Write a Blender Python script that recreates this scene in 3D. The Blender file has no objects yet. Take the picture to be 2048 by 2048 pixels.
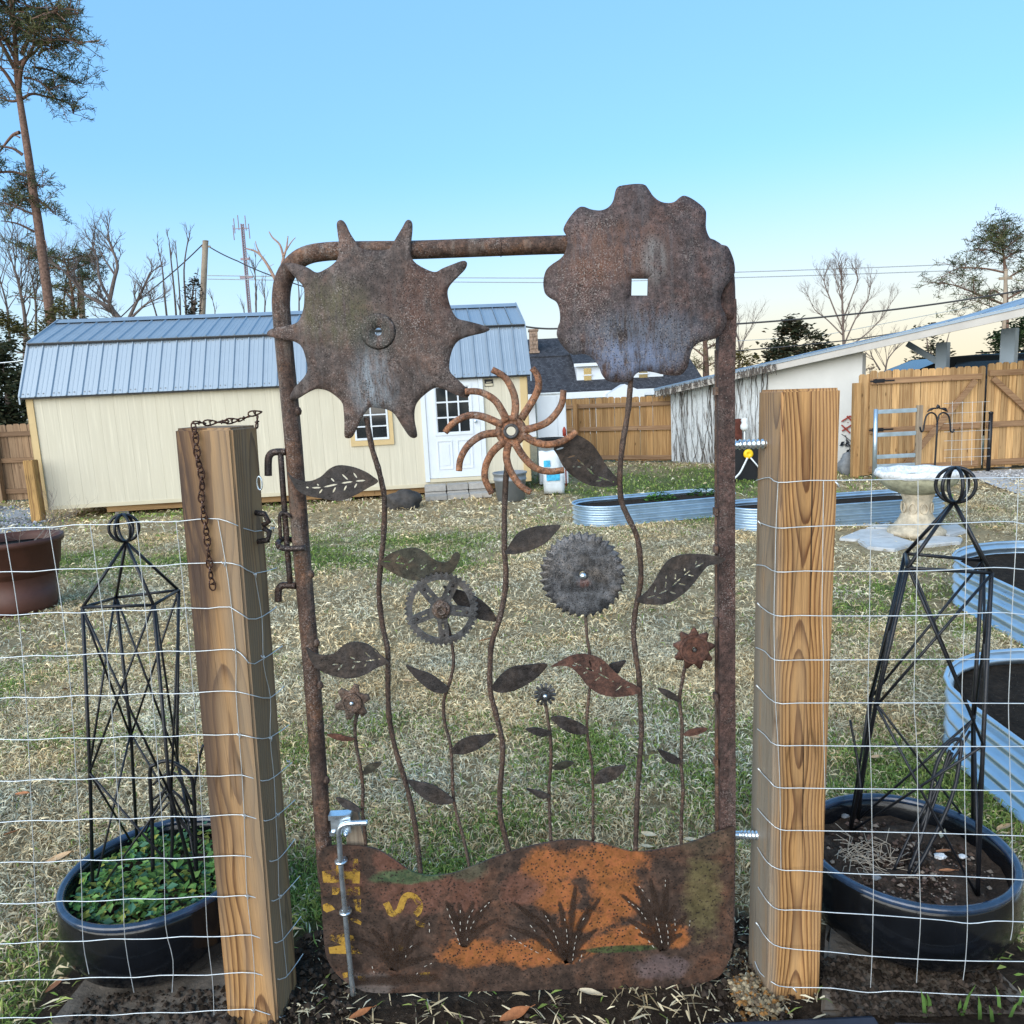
import bpy, bmesh, math, random
import numpy as np
from mathutils import Vector, Matrix
random.seed(7); np.random.seed(7)
PI = math.pi
sc = bpy.context.scene
COL = sc.collection

# ------------------------------------------------------------------ camera
CAM_H = 1.55
F = 1500.0                                   # focal length in pixels of the 2048 px photograph
d = np.array([466.0, 9576.0, F]); d /= np.linalg.norm(d)
_up = -d
_f = np.array([0, 0, 1.0]); _f = _f - _up * (_f @ _up); _f /= np.linalg.norm(_f)
_r = np.cross(d, _f)
RM = np.array([_r, _f, _up])                 # camera (x right, y down, z forward) -> world
cam = bpy.data.cameras.new('camera'); camo = bpy.data.objects.new('camera', cam); COL.objects.link(camo)
cam.sensor_width = 36; cam.lens = F / 2048 * 36; cam.clip_end = 2000; cam.clip_start = 0.05
cx, cy, cz = RM[:, 0], -RM[:, 1], -RM[:, 2]
camo.matrix_world = Matrix(((cx[0], cy[0], cz[0], 0), (cx[1], cy[1], cz[1], 0), (cx[2], cy[2], cz[2], CAM_H), (0, 0, 0, 1)))
sc.camera = camo

# ------------------------------------------------------------------ light
SUN_EL, SUN_AZ = math.radians(20), math.radians(212)      # azimuth clockwise from +Y: behind the camera, to the left
world = bpy.data.worlds.new('World'); sc.world = world; world.use_nodes = True
wn = world.node_tree; wn.nodes.clear()
sky = wn.nodes.new('ShaderNodeTexSky'); sky.sky_type = 'NISHITA'; sky.sun_disc = False
sky.sun_elevation = SUN_EL; sky.sun_rotation = SUN_AZ
sky.air_density = 1.0; sky.dust_density = 0.4; sky.ozone_density = 4.0; sky.altitude = 0
bg = wn.nodes.new('ShaderNodeBackground'); bg.inputs['Strength'].default_value = 0.10
wo = wn.nodes.new('ShaderNodeOutputWorld')
def wnode(t, **k):
    n = wn.nodes.new(t)
    for a, b in k.items(): setattr(n, a, b)
    return n
tc = wnode('ShaderNodeTexCoord'); sx = wnode('ShaderNodeSeparateXYZ'); wn.links.new(tc.outputs['Generated'], sx.inputs[0])
tint = wnode('ShaderNodeMix', data_type='RGBA', blend_type='MULTIPLY'); tint.inputs[0].default_value = 1.0; tint.inputs[7].default_value = (.82, .95, 1.0, 1); wn.links.new(sky.outputs[0], tint.inputs[6])
hz = wnode('ShaderNodeMapRange', interpolation_type='SMOOTHSTEP'); hz.inputs[1].default_value = 0.0; hz.inputs[2].default_value = .29; hz.inputs[3].default_value = .95; hz.inputs[4].default_value = 0.0; wn.links.new(sx.outputs[2], hz.inputs[0])
azm = wnode('ShaderNodeMapRange', interpolation_type='SMOOTHSTEP'); azm.inputs[1].default_value = -.3; azm.inputs[2].default_value = .38; wn.links.new(sx.outputs[0], azm.inputs[0])
hc = wnode('ShaderNodeMix', data_type='RGBA'); wn.links.new(azm.outputs[0], hc.inputs[0]); hc.inputs[6].default_value = (2.4, 2.87, 3.05, 1); hc.inputs[7].default_value = (3.1, 2.72, 1.98, 1)   # pale dusk band, peach towards the right
md = wnode('ShaderNodeMix', data_type='RGBA'); md.inputs[0].default_value = .6; md.inputs[7].default_value = (.92, 2.05, 3.3, 1); wn.links.new(tint.outputs[2], md.inputs[6])   # clear blue dusk overhead
fs = wnode('ShaderNodeMix', data_type='RGBA'); wn.links.new(hz.outputs[0], fs.inputs[0]); wn.links.new(md.outputs[2], fs.inputs[6]); wn.links.new(hc.outputs[2], fs.inputs[7])
wn.links.new(fs.outputs[2], bg.inputs[0]); wn.links.new(bg.outputs[0], wo.inputs[0])
sl = bpy.data.lights.new('sun', 'SUN'); sun = bpy.data.objects.new('sun', sl); COL.objects.link(sun)
sl.energy = 1.5; sl.angle = math.radians(80); sl.color = (1.0, 0.93, 0.82)
_el = SUN_EL
sv = Vector((math.sin(SUN_AZ) * math.cos(_el), math.cos(SUN_AZ) * math.cos(_el), math.sin(_el)))
sun.rotation_euler = sv.to_track_quat('Z', 'Y').to_euler(); sun.location = (0, -5, 8)
sc.view_settings.view_transform = 'Standard'; sc.view_settings.look = 'None'
sc.view_settings.exposure = 1.74; sc.view_settings.gamma = 1.0; sc.view_settings.use_curve_mapping = False
sc.render.engine = 'CYCLES'; sc.cycles.max_bounces = 5; sc.cycles.transparent_max_bounces = 6
sc.cycles.use_denoising = True

# ------------------------------------------------------------------ measuring: photograph pixel -> place
def ray(px, py):
    return RM @ np.array([px - 1024.0, py - 1024.0, F])
def gnd(px, py, z=0.0):
    r = ray(px, py); t = (z - CAM_H) / r[2]; return Vector((r[0] * t, r[1] * t, z))
def atY(px, py, Y):
    r = ray(px, py); t = Y / r[1]; return Vector((r[0] * t, Y, CAM_H + r[2] * t))
def atX(px, py, X):
    r = ray(px, py); t = X / r[0]; return Vector((X, r[1] * t, CAM_H + r[2] * t))
def atPlane(px, py, p, n):
    r = Vector(ray(px, py)); c = Vector((0, 0, CAM_H)); t = (p - c).dot(n) / r.dot(n); return c + r * t
def zo(ox, oy, s, pts):
    return [(ox + x / s, oy + y / s) for x, y in pts]

# ------------------------------------------------------------------ objects
def link(o): COL.objects.link(o); return o
def tag(o, label=None, cat=None, group=None, kind=None):
    if label: o['label'] = label
    if cat: o['category'] = cat
    if group: o['group'] = group
    if kind: o['kind'] = kind
    return o
def thing(name, label, cat, loc=(0, 0, 0), rz=0.0, group=None):
    o = bpy.data.objects.new(name, None); o.empty_display_size = 0.1; link(o)
    o.location = loc; o.rotation_euler = (0, 0, rz)
    return tag(o, label, cat, group)

def smooth_pts(P, n=6, closed=False):
    P = [Vector(p) for p in P]; out = []; N = len(P)
    rng = range(N) if closed else range(N - 1)
    for i in rng:
        if closed:
            a, b, c, e = P[i - 1], P[i], P[(i + 1) % N], P[(i + 2) % N]
        else:
            a, b, c, e = P[max(i - 1, 0)], P[i], P[i + 1], P[min(i + 2, N - 1)]
        for k in range(n):
            t = k / n
            out.append(0.5 * ((2 * b) + (c - a) * t + (2 * a - 5 * b + 4 * c - e) * t * t + (3 * b - a - 3 * c + e) * t ** 3))
    if not closed: out.append(P[-1])
    return out

class MB:
    def __init__(s): s.v = []; s.f = []; s.sm = []; s.col = None
    def quad(s, a, b, c, e):
        i = len(s.v); s.v += [tuple(a), tuple(b), tuple(c), tuple(e)]; s.f.append((i, i + 1, i + 2, i + 3)); s.sm.append(False)
    def poly(s, pts):
        i = len(s.v); s.v += [tuple(p) for p in pts]; s.f.append(tuple(range(i, i + len(pts)))); s.sm.append(False)
    def hexa(s, p):                       # 8 corners: bottom 4 (ccw), top 4
        i = len(s.v); s.v += [tuple(q) for q in p]
        for f in ((3, 2, 1, 0), (4, 5, 6, 7), (0, 1, 5, 4), (1, 2, 6, 5), (2, 3, 7, 6), (3, 0, 4, 7)):
            s.f.append(tuple(i + k for k in f)); s.sm.append(False)
    def box(s, x0, x1, y0, y1, z0, z1, m=None):
        p = [(x0, y0, z0), (x1, y0, z0), (x1, y1, z0), (x0, y1, z0), (x0, y0, z1), (x1, y0, z1), (x1, y1, z1), (x0, y1, z1)]
        if m is not None: p = [m @ Vector(q) for q in p]
        s.hexa(p)
    def bar(s, a, b, w, h, up=(0, 0, 1)):
        a, b = Vector(a), Vector(b); t = (b - a).normalized(); u = Vector(up)
        if abs(t.dot(u)) > 0.98: u = Vector((0, 1, 0))
        sx = t.cross(u).normalized() * w / 2; sy = sx.cross(t).normalized() * h / 2
        s.hexa([a - sx - sy, a + sx - sy, b + sx - sy, b - sx - sy, a - sx + sy, a + sx + sy, b + sx + sy, b - sx + sy])
    def tube(s, pts, r, n=8, cap=True, closed=False, flat=1.0, up=(0, 1, 0)):
        pts = [Vector(p) for p in pts]; N = len(pts)
        rr = r if isinstance(r, (list, tuple)) else [r] * N
        base = len(s.v); prev = None
        for i, p in enumerate(pts):
            if closed: t = pts[(i + 1) % N] - pts[i - 1]
            else: t = pts[min(i + 1, N - 1)] - pts[max(i - 1, 0)]
            if t.length < 1e-9: t = Vector((0, 0, 1))
            t.normalize()
            if prev is None:
                u = Vector(up)
                if abs(u.dot(t)) > 0.95: u = Vector((1, 0, 0)) if abs(t.x) < .9 else Vector((0, 0, 1))
                a = (u - t * u.dot(t)).normalized()
            else:
                a = prev - t * prev.dot(t)
                a = a.normalized() if a.length > 1e-6 else prev
            prev = a; b = t.cross(a)
            for k in range(n):
                an = 2 * PI * k / n
                s.v.append(tuple(p + a * math.cos(an) * rr[i] * flat + b * math.sin(an) * rr[i]))
        M = N if closed else N - 1
        for i in range(M):
            j = (i + 1) % N
            for k in range(n):
                k2 = (k + 1) % n
                s.f.append((base + i * n + k, base + i * n + k2, base + j * n + k2, base + j * n + k)); s.sm.append(n > 4)
        if cap and not closed:
            s.f.append(tuple(base + k for k in range(n))[::-1]); s.sm.append(False)
            s.f.append(tuple(base + (N - 1) * n + k for k in range(n))); s.sm.append(False)
    def lathe(s, prof, n=32, c=(0, 0, 0), ax='z', sx=1, sy=1, ring=False):
        if ring: prof = list(prof) + [prof[0]]
        base = len(s.v); c = Vector(c)
        for r, h in prof:
            for k in range(n):
                a = 2 * PI * k / n; p = (r * math.cos(a) * sx, r * math.sin(a) * sy, h)
                if ax == 'y': p = (p[0], h, p[1])
                if ax == 'x': p = (h, p[0], p[1])
                s.v.append(tuple(c + Vector(p)))
        for i in range(len(prof) - 1):
            for k in range(n):
                k2 = (k + 1) % n
                s.f.append((base + i * n + k, base + i * n + k2, base + (i + 1) * n + k2, base + (i + 1) * n + k)); s.sm.append(True)
        if ring: return
        if prof[0][0] > 1e-5: s.f.append(tuple(base + k for k in range(n))[::-1]); s.sm.append(False)
        if prof[-1][0] > 1e-5: s.f.append(tuple(base + (len(prof) - 1) * n + k for k in range(n))); s.sm.append(False)
    def mesh(s, name, mat, off=None):
        me = bpy.data.meshes.new(name)
        v = s.v if off is None else [(a - off[0], b - off[1], c - off[2]) for a, b, c in s.v]
        me.from_pydata(v, [], s.f); me.polygons.foreach_set('use_smooth', s.sm)
        me.materials.append(mat); me.validate(); me.update()
        return me
    def build(s, name, mat, parent=None, world=True, bevel=0.0):
        """one mesh object; vertices given in world space when world is True and the parent is unrotated"""
        off = None
        if parent is not None and world:
            off = Vector((0, 0, 0)); q = parent
            while q is not None: off = off + q.location; q = q.parent
        me = s.mesh(name, mat, off)
        if bevel:
            bm = bmesh.new(); bm.from_mesh(me)
            bmesh.ops.remove_doubles(bm, verts=bm.verts, dist=1e-6)
            bmesh.ops.bevel(bm, geom=[e for e in bm.edges if len(e.link_faces) == 2 and e.calc_face_angle(0) > 0.5], offset=bevel, segments=2, affect='EDGES', clamp_overlap=True)
            bm.to_mesh(me); bm.free()
        o = bpy.data.objects.new(name, me); link(o); o.parent = parent
        return o
def inst(name, me, parent, loc, rot=(0, 0, 0), scale=(1, 1, 1)):
    o = bpy.data.objects.new(name, me); link(o); o.parent = parent; o.location = loc; o.rotation_euler = rot; o.scale = scale
    return o

def plate2d(name, outer, holes, thick, mat, frame, parent, bend=None, bevel=0.0):
    """flat plate with real holes: outlines in 2-D, frame maps (u, v, depth) to world"""
    cu = bpy.data.curves.new('tmp', 'CURVE'); cu.dimensions = '2D'; cu.fill_mode = 'BOTH'
    cu.extrude = thick / 2; cu.bevel_depth = bevel; cu.bevel_resolution = 1
    for P in [outer] + holes:
        sp = cu.splines.new('POLY'); sp.points.add(len(P) - 1); sp.use_cyclic_u = True
        for i, p in enumerate(P): sp.points[i].co = (p[0], p[1], 0, 1)
    to = bpy.data.objects.new('tmp', cu); link(to)
    dg = bpy.context.evaluated_depsgraph_get(); dg.update()
    me = bpy.data.meshes.new_from_object(to.evaluated_get(dg)); me.name = name
    bpy.data.objects.remove(to); bpy.data.curves.remove(cu)
    off = Vector((0, 0, 0)); q = parent
    while q is not None: off = off + q.location; q = q.parent
    for v in me.vertices:
        w = v.co.z + (bend(v.co.x, v.co.y) if bend else 0)
        v.co = frame(v.co.x, v.co.y, w) - off
    me.materials.clear(); me.materials.append(mat); me.update()
    o = bpy.data.objects.new(name, me); link(o); o.parent = parent
    return o

# ------------------------------------------------------------------ materials
class NT:
    def __init__(s, name):
        s.m = bpy.data.materials.new(name); s.m.use_nodes = True; s.t = s.m.node_tree
        s.b = s.t.nodes['Principled BSDF']; s.out = s.t.nodes['Material Output']
    def n(s, typ, ins=None, **props):
        nd = s.t.nodes.new(typ)
        for k, v in props.items(): setattr(nd, k, v)
        for k, v in (ins or {}).items(): s.set(nd.inputs[k], v)
        return nd
    def set(s, sock, v):
        if isinstance(v, bpy.types.NodeSocket): s.t.links.new(v, sock)
        elif isinstance(v, bpy.types.Node): s.t.links.new(v.outputs[0], sock)
        else:
            if sock.type == 'RGBA' and len(v) == 3: v = (*v, 1)
            sock.default_value = v
    def coord(s, kind='Object', scale=(1, 1, 1), rnd=0.0):
        o = s.n('ShaderNodeTexCoord').outputs[kind]
        if rnd:
            oi = s.n('ShaderNodeObjectInfo'); mu = s.n('ShaderNodeMath', {0: oi.outputs['Random'], 1: rnd}, operation='MULTIPLY')
            o = s.n('ShaderNodeVectorMath', {0: o, 1: mu.outputs[0]}, operation='ADD').outputs[0]
        mp = s.n('ShaderNodeMapping', {0: o}); mp.inputs['Scale'].default_value = scale
        return mp.outputs[0]
    def noise(s, vec, scale, detail=6, rough=.6, dist=0.0):
        return s.n('ShaderNodeTexNoise', {'Vector': vec, 'Scale': scale, 'Detail': detail, 'Roughness': rough, 'Distortion': dist}).outputs[0]
    def vor(s, vec, scale, feat='F1', out=0, rnd=1.0):
        return s.n('ShaderNodeTexVoronoi', {'Vector': vec, 'Scale': scale, 'Randomness': rnd}, feature=feat).outputs[out]
    def ramp(s, fac, stops, interp='LINEAR'):
        nd = s.n('ShaderNodeValToRGB', {0: fac}); cr = nd.color_ramp; cr.interpolation = interp
        while len(cr.elements) < len(stops): cr.elements.new(0.5)
        for e, (p, c) in zip(cr.elements, stops):
            e.position = p; e.color = (c, c, c, 1) if isinstance(c, (int, float)) else (*c, 1)
        return nd.outputs[0]
    def mix(s, fac, a, b, mode='MIX'):
        nd = s.n('ShaderNodeMix', data_type='RGBA', blend_type=mode)
        s.set(nd.inputs[0], fac); s.set(nd.inputs[6], a); s.set(nd.inputs[7], b)
        return nd.outputs[2]
    def math(s, op, a, b=0.0, c=0.0, clamp=False):
        return s.n('ShaderNodeMath', {0: a, 1: b, 2: c}, operation=op, use_clamp=clamp).outputs[0]
    def bump(s, h, strength=.3, dist=.01):
        nd = s.n('ShaderNodeBump', {'Height': h, 'Strength': strength, 'Distance': dist}); s.set(s.b.inputs['Normal'], nd.outputs[0])
    def fin(s, col=None, rough=None, metal=None, spec=None):
        if col is not None: s.set(s.b.inputs['Base Color'], col)
        if rough is not None: s.set(s.b.inputs['Roughness'], rough)
        if metal is not None: s.set(s.b.inputs['Metallic'], metal)
        if spec is not None: s.set(s.b.inputs['Specular IOR Level'], spec)
        return s.m
    def alpha(s, a):
        s.set(s.b.inputs['Alpha'], a)
    def blob(s, vec, c, r):
        """soft round weight 1..0 about point c with radii r"""
        dv = s.n('ShaderNodeVectorMath', {0: vec, 1: c}, operation='SUBTRACT').outputs[0]
        dv = s.n('ShaderNodeVectorMath', {0: dv, 1: r}, operation='DIVIDE').outputs[0]
        ln = s.n('ShaderNodeVectorMath', {0: dv}, operation='LENGTH').outputs['Value']
        return s.n('ShaderNodeMapRange', {0: ln, 1: 0.3, 2: 1.0, 3: 1.0, 4: 0.0}, interpolation_type='SMOOTHSTEP').outputs[0]

def simple(name, col, rough=.6, metal=0.0, var=.25, scale=8.0, bump=0.0, rnd=0.0, spec=.3, bscale=40):
    t = NT(name); c = t.coord(rnd=rnd)
    n = t.noise(c, scale, 8, .65)
    lo = tuple(x * (1 - var) for x in col); hi = tuple(min(1, x * (1 + var)) for x in col)
    m = t.ramp(n, [(.3, lo), (.7, hi)])
    if rnd:
        oi = t.n('ShaderNodeObjectInfo').outputs['Random']
        k = t.n('ShaderNodeMapRange', {0: oi, 3: 1 - var, 4: 1 + var}).outputs[0]
        m = t.mix(1.0, m, t.n('ShaderNodeCombineColor', {0: k, 1: k, 2: k}).outputs[0], 'MULTIPLY')
    if bump: t.bump(t.noise(c, bscale, 6, .7), bump, .01)
    return t.fin(m, rough, metal, spec)

def rust_mat(name, dark, mid, warm, scale=6.0, streak=0.0, streakcol=(.2, .21, .23), spots=True, rough=.75, bands=None, metal=.15):
    t = NT(name); c = t.coord()
    n1 = t.noise(c, scale, 10, .72, .6)
    col = t.ramp(n1, [(.28, dark), (.47, mid), (.62, warm), (.78, tuple(x * 1.5 for x in mid))])
    n3 = t.noise(c, scale * 9, 6, .7)
    col = t.mix(.85, col, t.ramp(n3, [(.32, .28), (.5, .9), (.7, 1.9)]), 'MULTIPLY')
    n4 = t.noise(c, scale * 3.2, 7, .75); col = t.mix(.8, col, t.ramp(n4, [(.33, .45), (.5, .95), (.68, 1.6)]), 'MULTIPLY')
    if streak:
        cs = t.coord(scale=(16, 16, 1.6)); ns = t.noise(cs, 2.2, 6, .6)
        msk = t.math('MULTIPLY', t.ramp(ns, [(.52, 0.0), (.7, 1.0)]), streak)
        col = t.mix(msk, col, streakcol)
    for (cc, rr, bc, am) in (bands or []):
        w = t.blob(c, cc, rr)
        nb = t.noise(t.coord(scale=(30, 30, 5)), 2.0, 7, .7)
        w = t.math('MULTIPLY', w, t.ramp(nb, [(.38, 0.0), (.58, am)]))
        col = t.mix(w, col, bc)
    pit = t.vor(c, 210)
    if spots:
        pf = t.noise(c, 300, 3, .6); pz = t.noise(c, 7, 5, .65); col = t.mix(t.math('MULTIPLY', t.ramp(pf, [(.55, 0.0), (.63, .6)]), t.ramp(pz, [(.44, .06), (.6, 1.0)])), col, (.34, .30, .28)); col = t.mix(t.math('MULTIPLY', t.ramp(pf, [(.35, .9), (.43, 0.0)]), t.ramp(pz, [(.4, 1.0), (.58, .1)])), col, (.016, .013, .012))
        pm = t.noise(c, 14, 3, .5)
        k = t.math('MULTIPLY', t.ramp(pit, [(.16, 1.0), (.34, 0.0)]), t.ramp(pm, [(.42, 0.0), (.56, .9)]))
        col = t.mix(k, col, (.015, .012, .011))
        pit2 = t.vor(c, 130)
        k2 = t.math('MULTIPLY', t.ramp(pit2, [(.1, 1.0), (.22, 0.0)]), t.ramp(t.noise(c, 9, 3, .5), [(.5, 0.0), (.62, .55)]))
        col = t.mix(k2, col, (.3, .26, .24))
    h = t.math('ADD', t.math('MULTIPLY', n3, .6), t.math('MULTIPLY', t.ramp(pit, [(.05, 0.0), (.35, 1.0)]), .5))
    t.bump(h, .55, .004)
    return t.fin(col, t.ramp(n3, [(.3, rough - .15), (.7, rough + .12)]), metal, .35)

def wood_mat(name, light, dark, ring=95.0, axis=(0.0, .04), grey=None, rough=.65, knots=True, stain=None, wob=.022):
    """solid timber: growth rings about an axis along z, so the cut faces show cathedral grain"""
    t = NT(name); c = t.coord()
    w1 = t.noise(t.coord(scale=(.5, .5, 1)), 1.1, 2, .4)
    w2 = t.noise(t.coord(scale=(.8, .8, 1.0)), 1.35, 2, .45)
    sp = t.n('ShaderNodeSeparateXYZ', {0: c})
    x = t.math('ADD', sp.outputs[0], t.math('MULTIPLY_ADD', w1, wob * 2.4, -axis[0] - wob * 1.2))
    y = t.math('ADD', sp.outputs[1], t.math('MULTIPLY_ADD', w2, wob * 3.4, -axis[1] - wob * 1.7))
    x2 = t.math('MULTIPLY', x, x); y2 = t.math('MULTIPLY', y, y)
    r = t.math('SQRT', t.math('ADD', x2, y2))
    r = t.math('MULTIPLY_ADD', t.noise(t.coord(scale=(14, 14, 1.3)), 2.0, 4, .6), .0045, r)
    ph = t.math('FRACT', t.math('MULTIPLY', r, ring))
    g = t.ramp(ph, [(0.0, 0.05), (.3, .0), (.62, .4), (.86, 1.0), (.95, 1.0), (1.0, 0.05)])
    fib = t.noise(t.coord(scale=(60, 60, 1.5)), 6, 4, .7)
    col = t.mix(g, light, dark)
    big = t.noise(t.coord(scale=(5, 5, 1)), 2.2, 4, .55)
    col = t.mix(.7, col, t.ramp(big, [(.3, .55), (.7, 1.3)]), 'MULTIPLY')
    col = t.mix(.65, col, t.ramp(fib, [(.3, .5), (.7, 1.35)]), 'MULTIPLY')
    if grey:
        gm = t.ramp(t.noise(t.coord(scale=(12, 12, .9)), 2.0, 5, .6), [(.42, 0.0), (.68, grey[1])])
        col = t.mix(gm, col, grey[0])
    for (cc, rr, bc, am) in (stain or []):
        wgt = t.math('MULTIPLY', t.blob(c, cc, rr), t.ramp(t.noise(t.coord(scale=(18, 18, 2.5)), 2.0, 6, .65), [(.28, 0.45 * am), (.5, am)]))
        col = t.mix(wgt, col, bc)
    # checks: thin dark cracks along the grain
    ck = t.vor(t.coord(scale=(42, 42, 1.1)), 1.0, 'DISTANCE_TO_EDGE')
    ckm = t.math('MULTIPLY', t.ramp(ck, [(.0, 1.0), (.035, 0.0)]), t.ramp(t.noise(c, 5, 3, .5), [(.5, 0.0), (.62, .7)]))
    col = t.mix(ckm, col, tuple(v * .25 for v in dark))
    t.bump(t.math('SUBTRACT', t.math('ADD', t.math('MULTIPLY', g, .5), t.math('MULTIPLY', fib, .5)), ckm), .35, .004)
    return t.fin(col, rough, 0.0, .3)

def board_mat(name, light, dark, var=.3, grain=1.0, horiz=None, knots=True):
    """pickets and rails: long grain along z (or x), each board its own tone"""
    t = NT(name)
    s1 = (26, 26, 1.0) if horiz is None else (1.0, 26, 26)
    s2 = (70, 70, 2.0) if horiz is None else (2.0, 70, 70)
    c1 = t.coord(scale=s1, rnd=7.3); c2 = t.coord(scale=s2, rnd=3.1); c = t.coord(rnd=5.0)
    n1 = t.noise(c1, 1.3, 5, .6, .5); n2 = t.noise(c2, 2, 4, .6)
    col = t.ramp(n1, [(.3, dark), (.55, light), (.75, tuple(min(1, v * 1.18) for v in light))])
    col = t.mix(.5 * grain, col, t.ramp(n2, [(.3, .6), (.7, 1.3)]), 'MULTIPLY')
    oi = t.n('ShaderNodeObjectInfo').outputs['Random']
    k = t.ramp(oi, [(0.0, (1 - var, 1 - var * 1.02, 1 - var)), (.5, (1, 1, 1)), (1.0, (1 + var * .6, 1 + var * .5, 1 + var * .3))])
    col = t.mix(1.0, col, k, 'MULTIPLY')
    kn = t.vor(t.coord(scale=(7, 7, 2.6), rnd=9.0), 1.0)
    if knots: col = t.mix(t.ramp(kn, [(.04, .8), (.11, 0.0)]), col, tuple(v * .3 for v in dark))
    t.bump(n2, .25, .003)
    return t.fin(col, .8, 0.0, .2)

def attr_mat(name, rough=.85, spec=.15, trans=0.0):
    t = NT(name); a = t.n('ShaderNodeAttribute', attribute_name='tint').outputs[0]
    t.fin(a, rough, 0.0, spec)
    if trans:
        tr = t.n('ShaderNodeBsdfTranslucent', {'Color': a}); ms = t.n('ShaderNodeMixShader', {0: trans, 1: t.b.outputs[0], 2: tr.outputs[0]})
        t.t.links.new(ms.outputs[0], t.out.inputs[0])
    return t.m

def metal_sheet(name, col, rough=.35, metal=.85, var=.12, scale=5, vert=False):
    t = NT(name); c = t.coord(scale=(1, 1, .15) if vert else (1, 1, 1))
    n = t.noise(c, scale, 8, .6); n2 = t.noise(t.coord(), 60, 4, .6)
    m = t.ramp(n, [(.3, tuple(v * (1 - var) for v in col)), (.7, tuple(min(1, v * (1 + var)) for v in col))])
    t.bump(n2, .08, .002)
    return t.fin(m, t.ramp(n, [(.3, rough - .08), (.7, rough + .12)]), metal, .5)

M = {}
M['rust_frame'] = rust_mat('rust_frame', (.03, .019, .015), (.10, .06, .045), (.15, .075, .042), 9, .5, (.27, .235, .2), rough=.75)
M['rust_rail'] = rust_mat('rust_rail', (.032, .022, .019), (.075, .045, .039), (.095, .052, .042), 11, .25, (.2, .17, .15))
M['rust_star'] = rust_mat('rust_star', (.04, .03, .027), (.095, .073, .066), (.115, .07, .054), 7, .3, (.2, .19, .185),
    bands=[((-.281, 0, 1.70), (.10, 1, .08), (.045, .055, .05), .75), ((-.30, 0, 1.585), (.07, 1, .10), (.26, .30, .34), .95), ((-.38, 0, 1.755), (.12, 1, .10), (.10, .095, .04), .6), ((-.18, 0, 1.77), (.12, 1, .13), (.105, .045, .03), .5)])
M['rust_scallop'] = rust_mat('rust_scallop', (.042, .033, .032), (.085, .064, .063), (.105, .06, .05), 8, .25, (.17, .17, .18),
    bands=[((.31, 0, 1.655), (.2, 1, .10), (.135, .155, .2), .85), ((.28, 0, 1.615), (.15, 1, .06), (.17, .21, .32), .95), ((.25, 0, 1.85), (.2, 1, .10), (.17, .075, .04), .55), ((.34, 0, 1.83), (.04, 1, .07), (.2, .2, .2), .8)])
M['rust_leaf'] = rust_mat('rust_leaf', (.018, .015, .014), (.038, .032, .030), (.05, .036, .028), 9, .25, (.065, .06, .06), rough=.6, spots=False)
M['rust_leaf_red'] = rust_mat('rust_leaf_red', (.03, .016, .012), (.085, .04, .028), (.12, .052, .034), 10, .15, (.14, .10, .09), rough=.7, spots=False)
M['rust_leaf_olive'] = rust_mat('rust_leaf_olive', (.02, .019, .013), (.045, .043, .030), (.06, .043, .028), 8, .2, (.08, .078, .07), rough=.65, spots=False)
M['rust_stem'] = rust_mat('rust_stem', (.028, .017, .013), (.07, .045, .034), (.10, .056, .036), 16, .3, (.19, .15, .12))
M['rust_wheel'] = rust_mat('rust_wheel', (.05, .024, .015), (.20, .095, .055), (.33, .145, .068), 13, .45, (.42, .33, .25), rough=.7)
M['steel_grey'] = rust_mat('steel_grey', (.035, .035, .036), (.07, .07, .072), (.09, .075, .065), 8, .3, (.2, .2, .205), rough=.5, metal=.4, spots=False)
M['saw_grey'] = rust_mat('saw_grey', (.055, .056, .06), (.11, .112, .12), (.13, .11, .095), 5, .3, (.23, .24, .26), rough=.45, metal=.35,
    bands=[((.18, 0, 1.145), (.06, 1, .016), (.03, .03, .032), 1.0), ((.14, 0, 1.088), (.10, 1, .018), (.03, .03, .032), 1.0), ((.163, 0, 1.098), (.022, 1, .015), (.12, .04, .025), 1.0)])
M['sprocket'] = rust_mat('sprocket', (.04, .03, .024), (.10, .075, .058), (.14, .085, .06), 14, .2, (.22, .2, .18))
M['dark_iron'] = rust_mat('dark_iron', (.02, .016, .016), (.045, .035, .033), (.085, .045, .03), 14, .2, (.09, .08, .08), rough=.5, metal=.3)
M['rust_chain'] = rust_mat('rust_chain', (.02, .009, .006), (.055, .022, .013), (.10, .038, .018), 40, .1)
M['zinc'] = metal_sheet('zinc', (.68, .78, .86), .28, .9, .12, 30)
M['wire'] = metal_sheet('wire', (.66, .70, .72), .4, .5, .1, 30)
M['galv'] = metal_sheet('galv', (.50, .62, .72), .33, .8, .12, 6)
M['roof_metal'] = metal_sheet('roof_metal', (.29, .355, .42), .42, .35, .06, 3)
M['black_iron'] = simple('black_iron', (.012, .013, .017), .38, .2, .3, 20, .2, spec=.5)
M['glaze'] = simple('glaze', (.005, .006, .008), .14, 0, .5, 6, .05, spec=.45)
M['glaze_rim'] = simple('glaze_rim', (.02, .038, .075), .16, 0, .6, 22, .06, spec=.8)
def soil_mat(name, a, b):
    t = NT(name); c = t.coord()
    n = t.noise(c, 30, 10, .75); v = t.vor(c, 90)
    col = t.ramp(n, [(.3, a), (.55, b), (.75, tuple(x * 2.1 for x in b))])
    col = t.mix(t.math('MULTIPLY', t.ramp(v, [(.1, .7), (.22, 0.0)]), t.ramp(t.noise(c, 40, 2, .5), [(.55, 0.0), (.63, 1.0)])), col, (.25, .22, .18))
    t.bump(n, .9, .03); return t.fin(col, .95, 0, .1)
M['soil'] = soil_mat('soil', (.012, .009, .007), (.04, .029, .021))
M['mulch'] = soil_mat('mulch', (.035, .024, .018), (.10, .07, .052))
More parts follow.
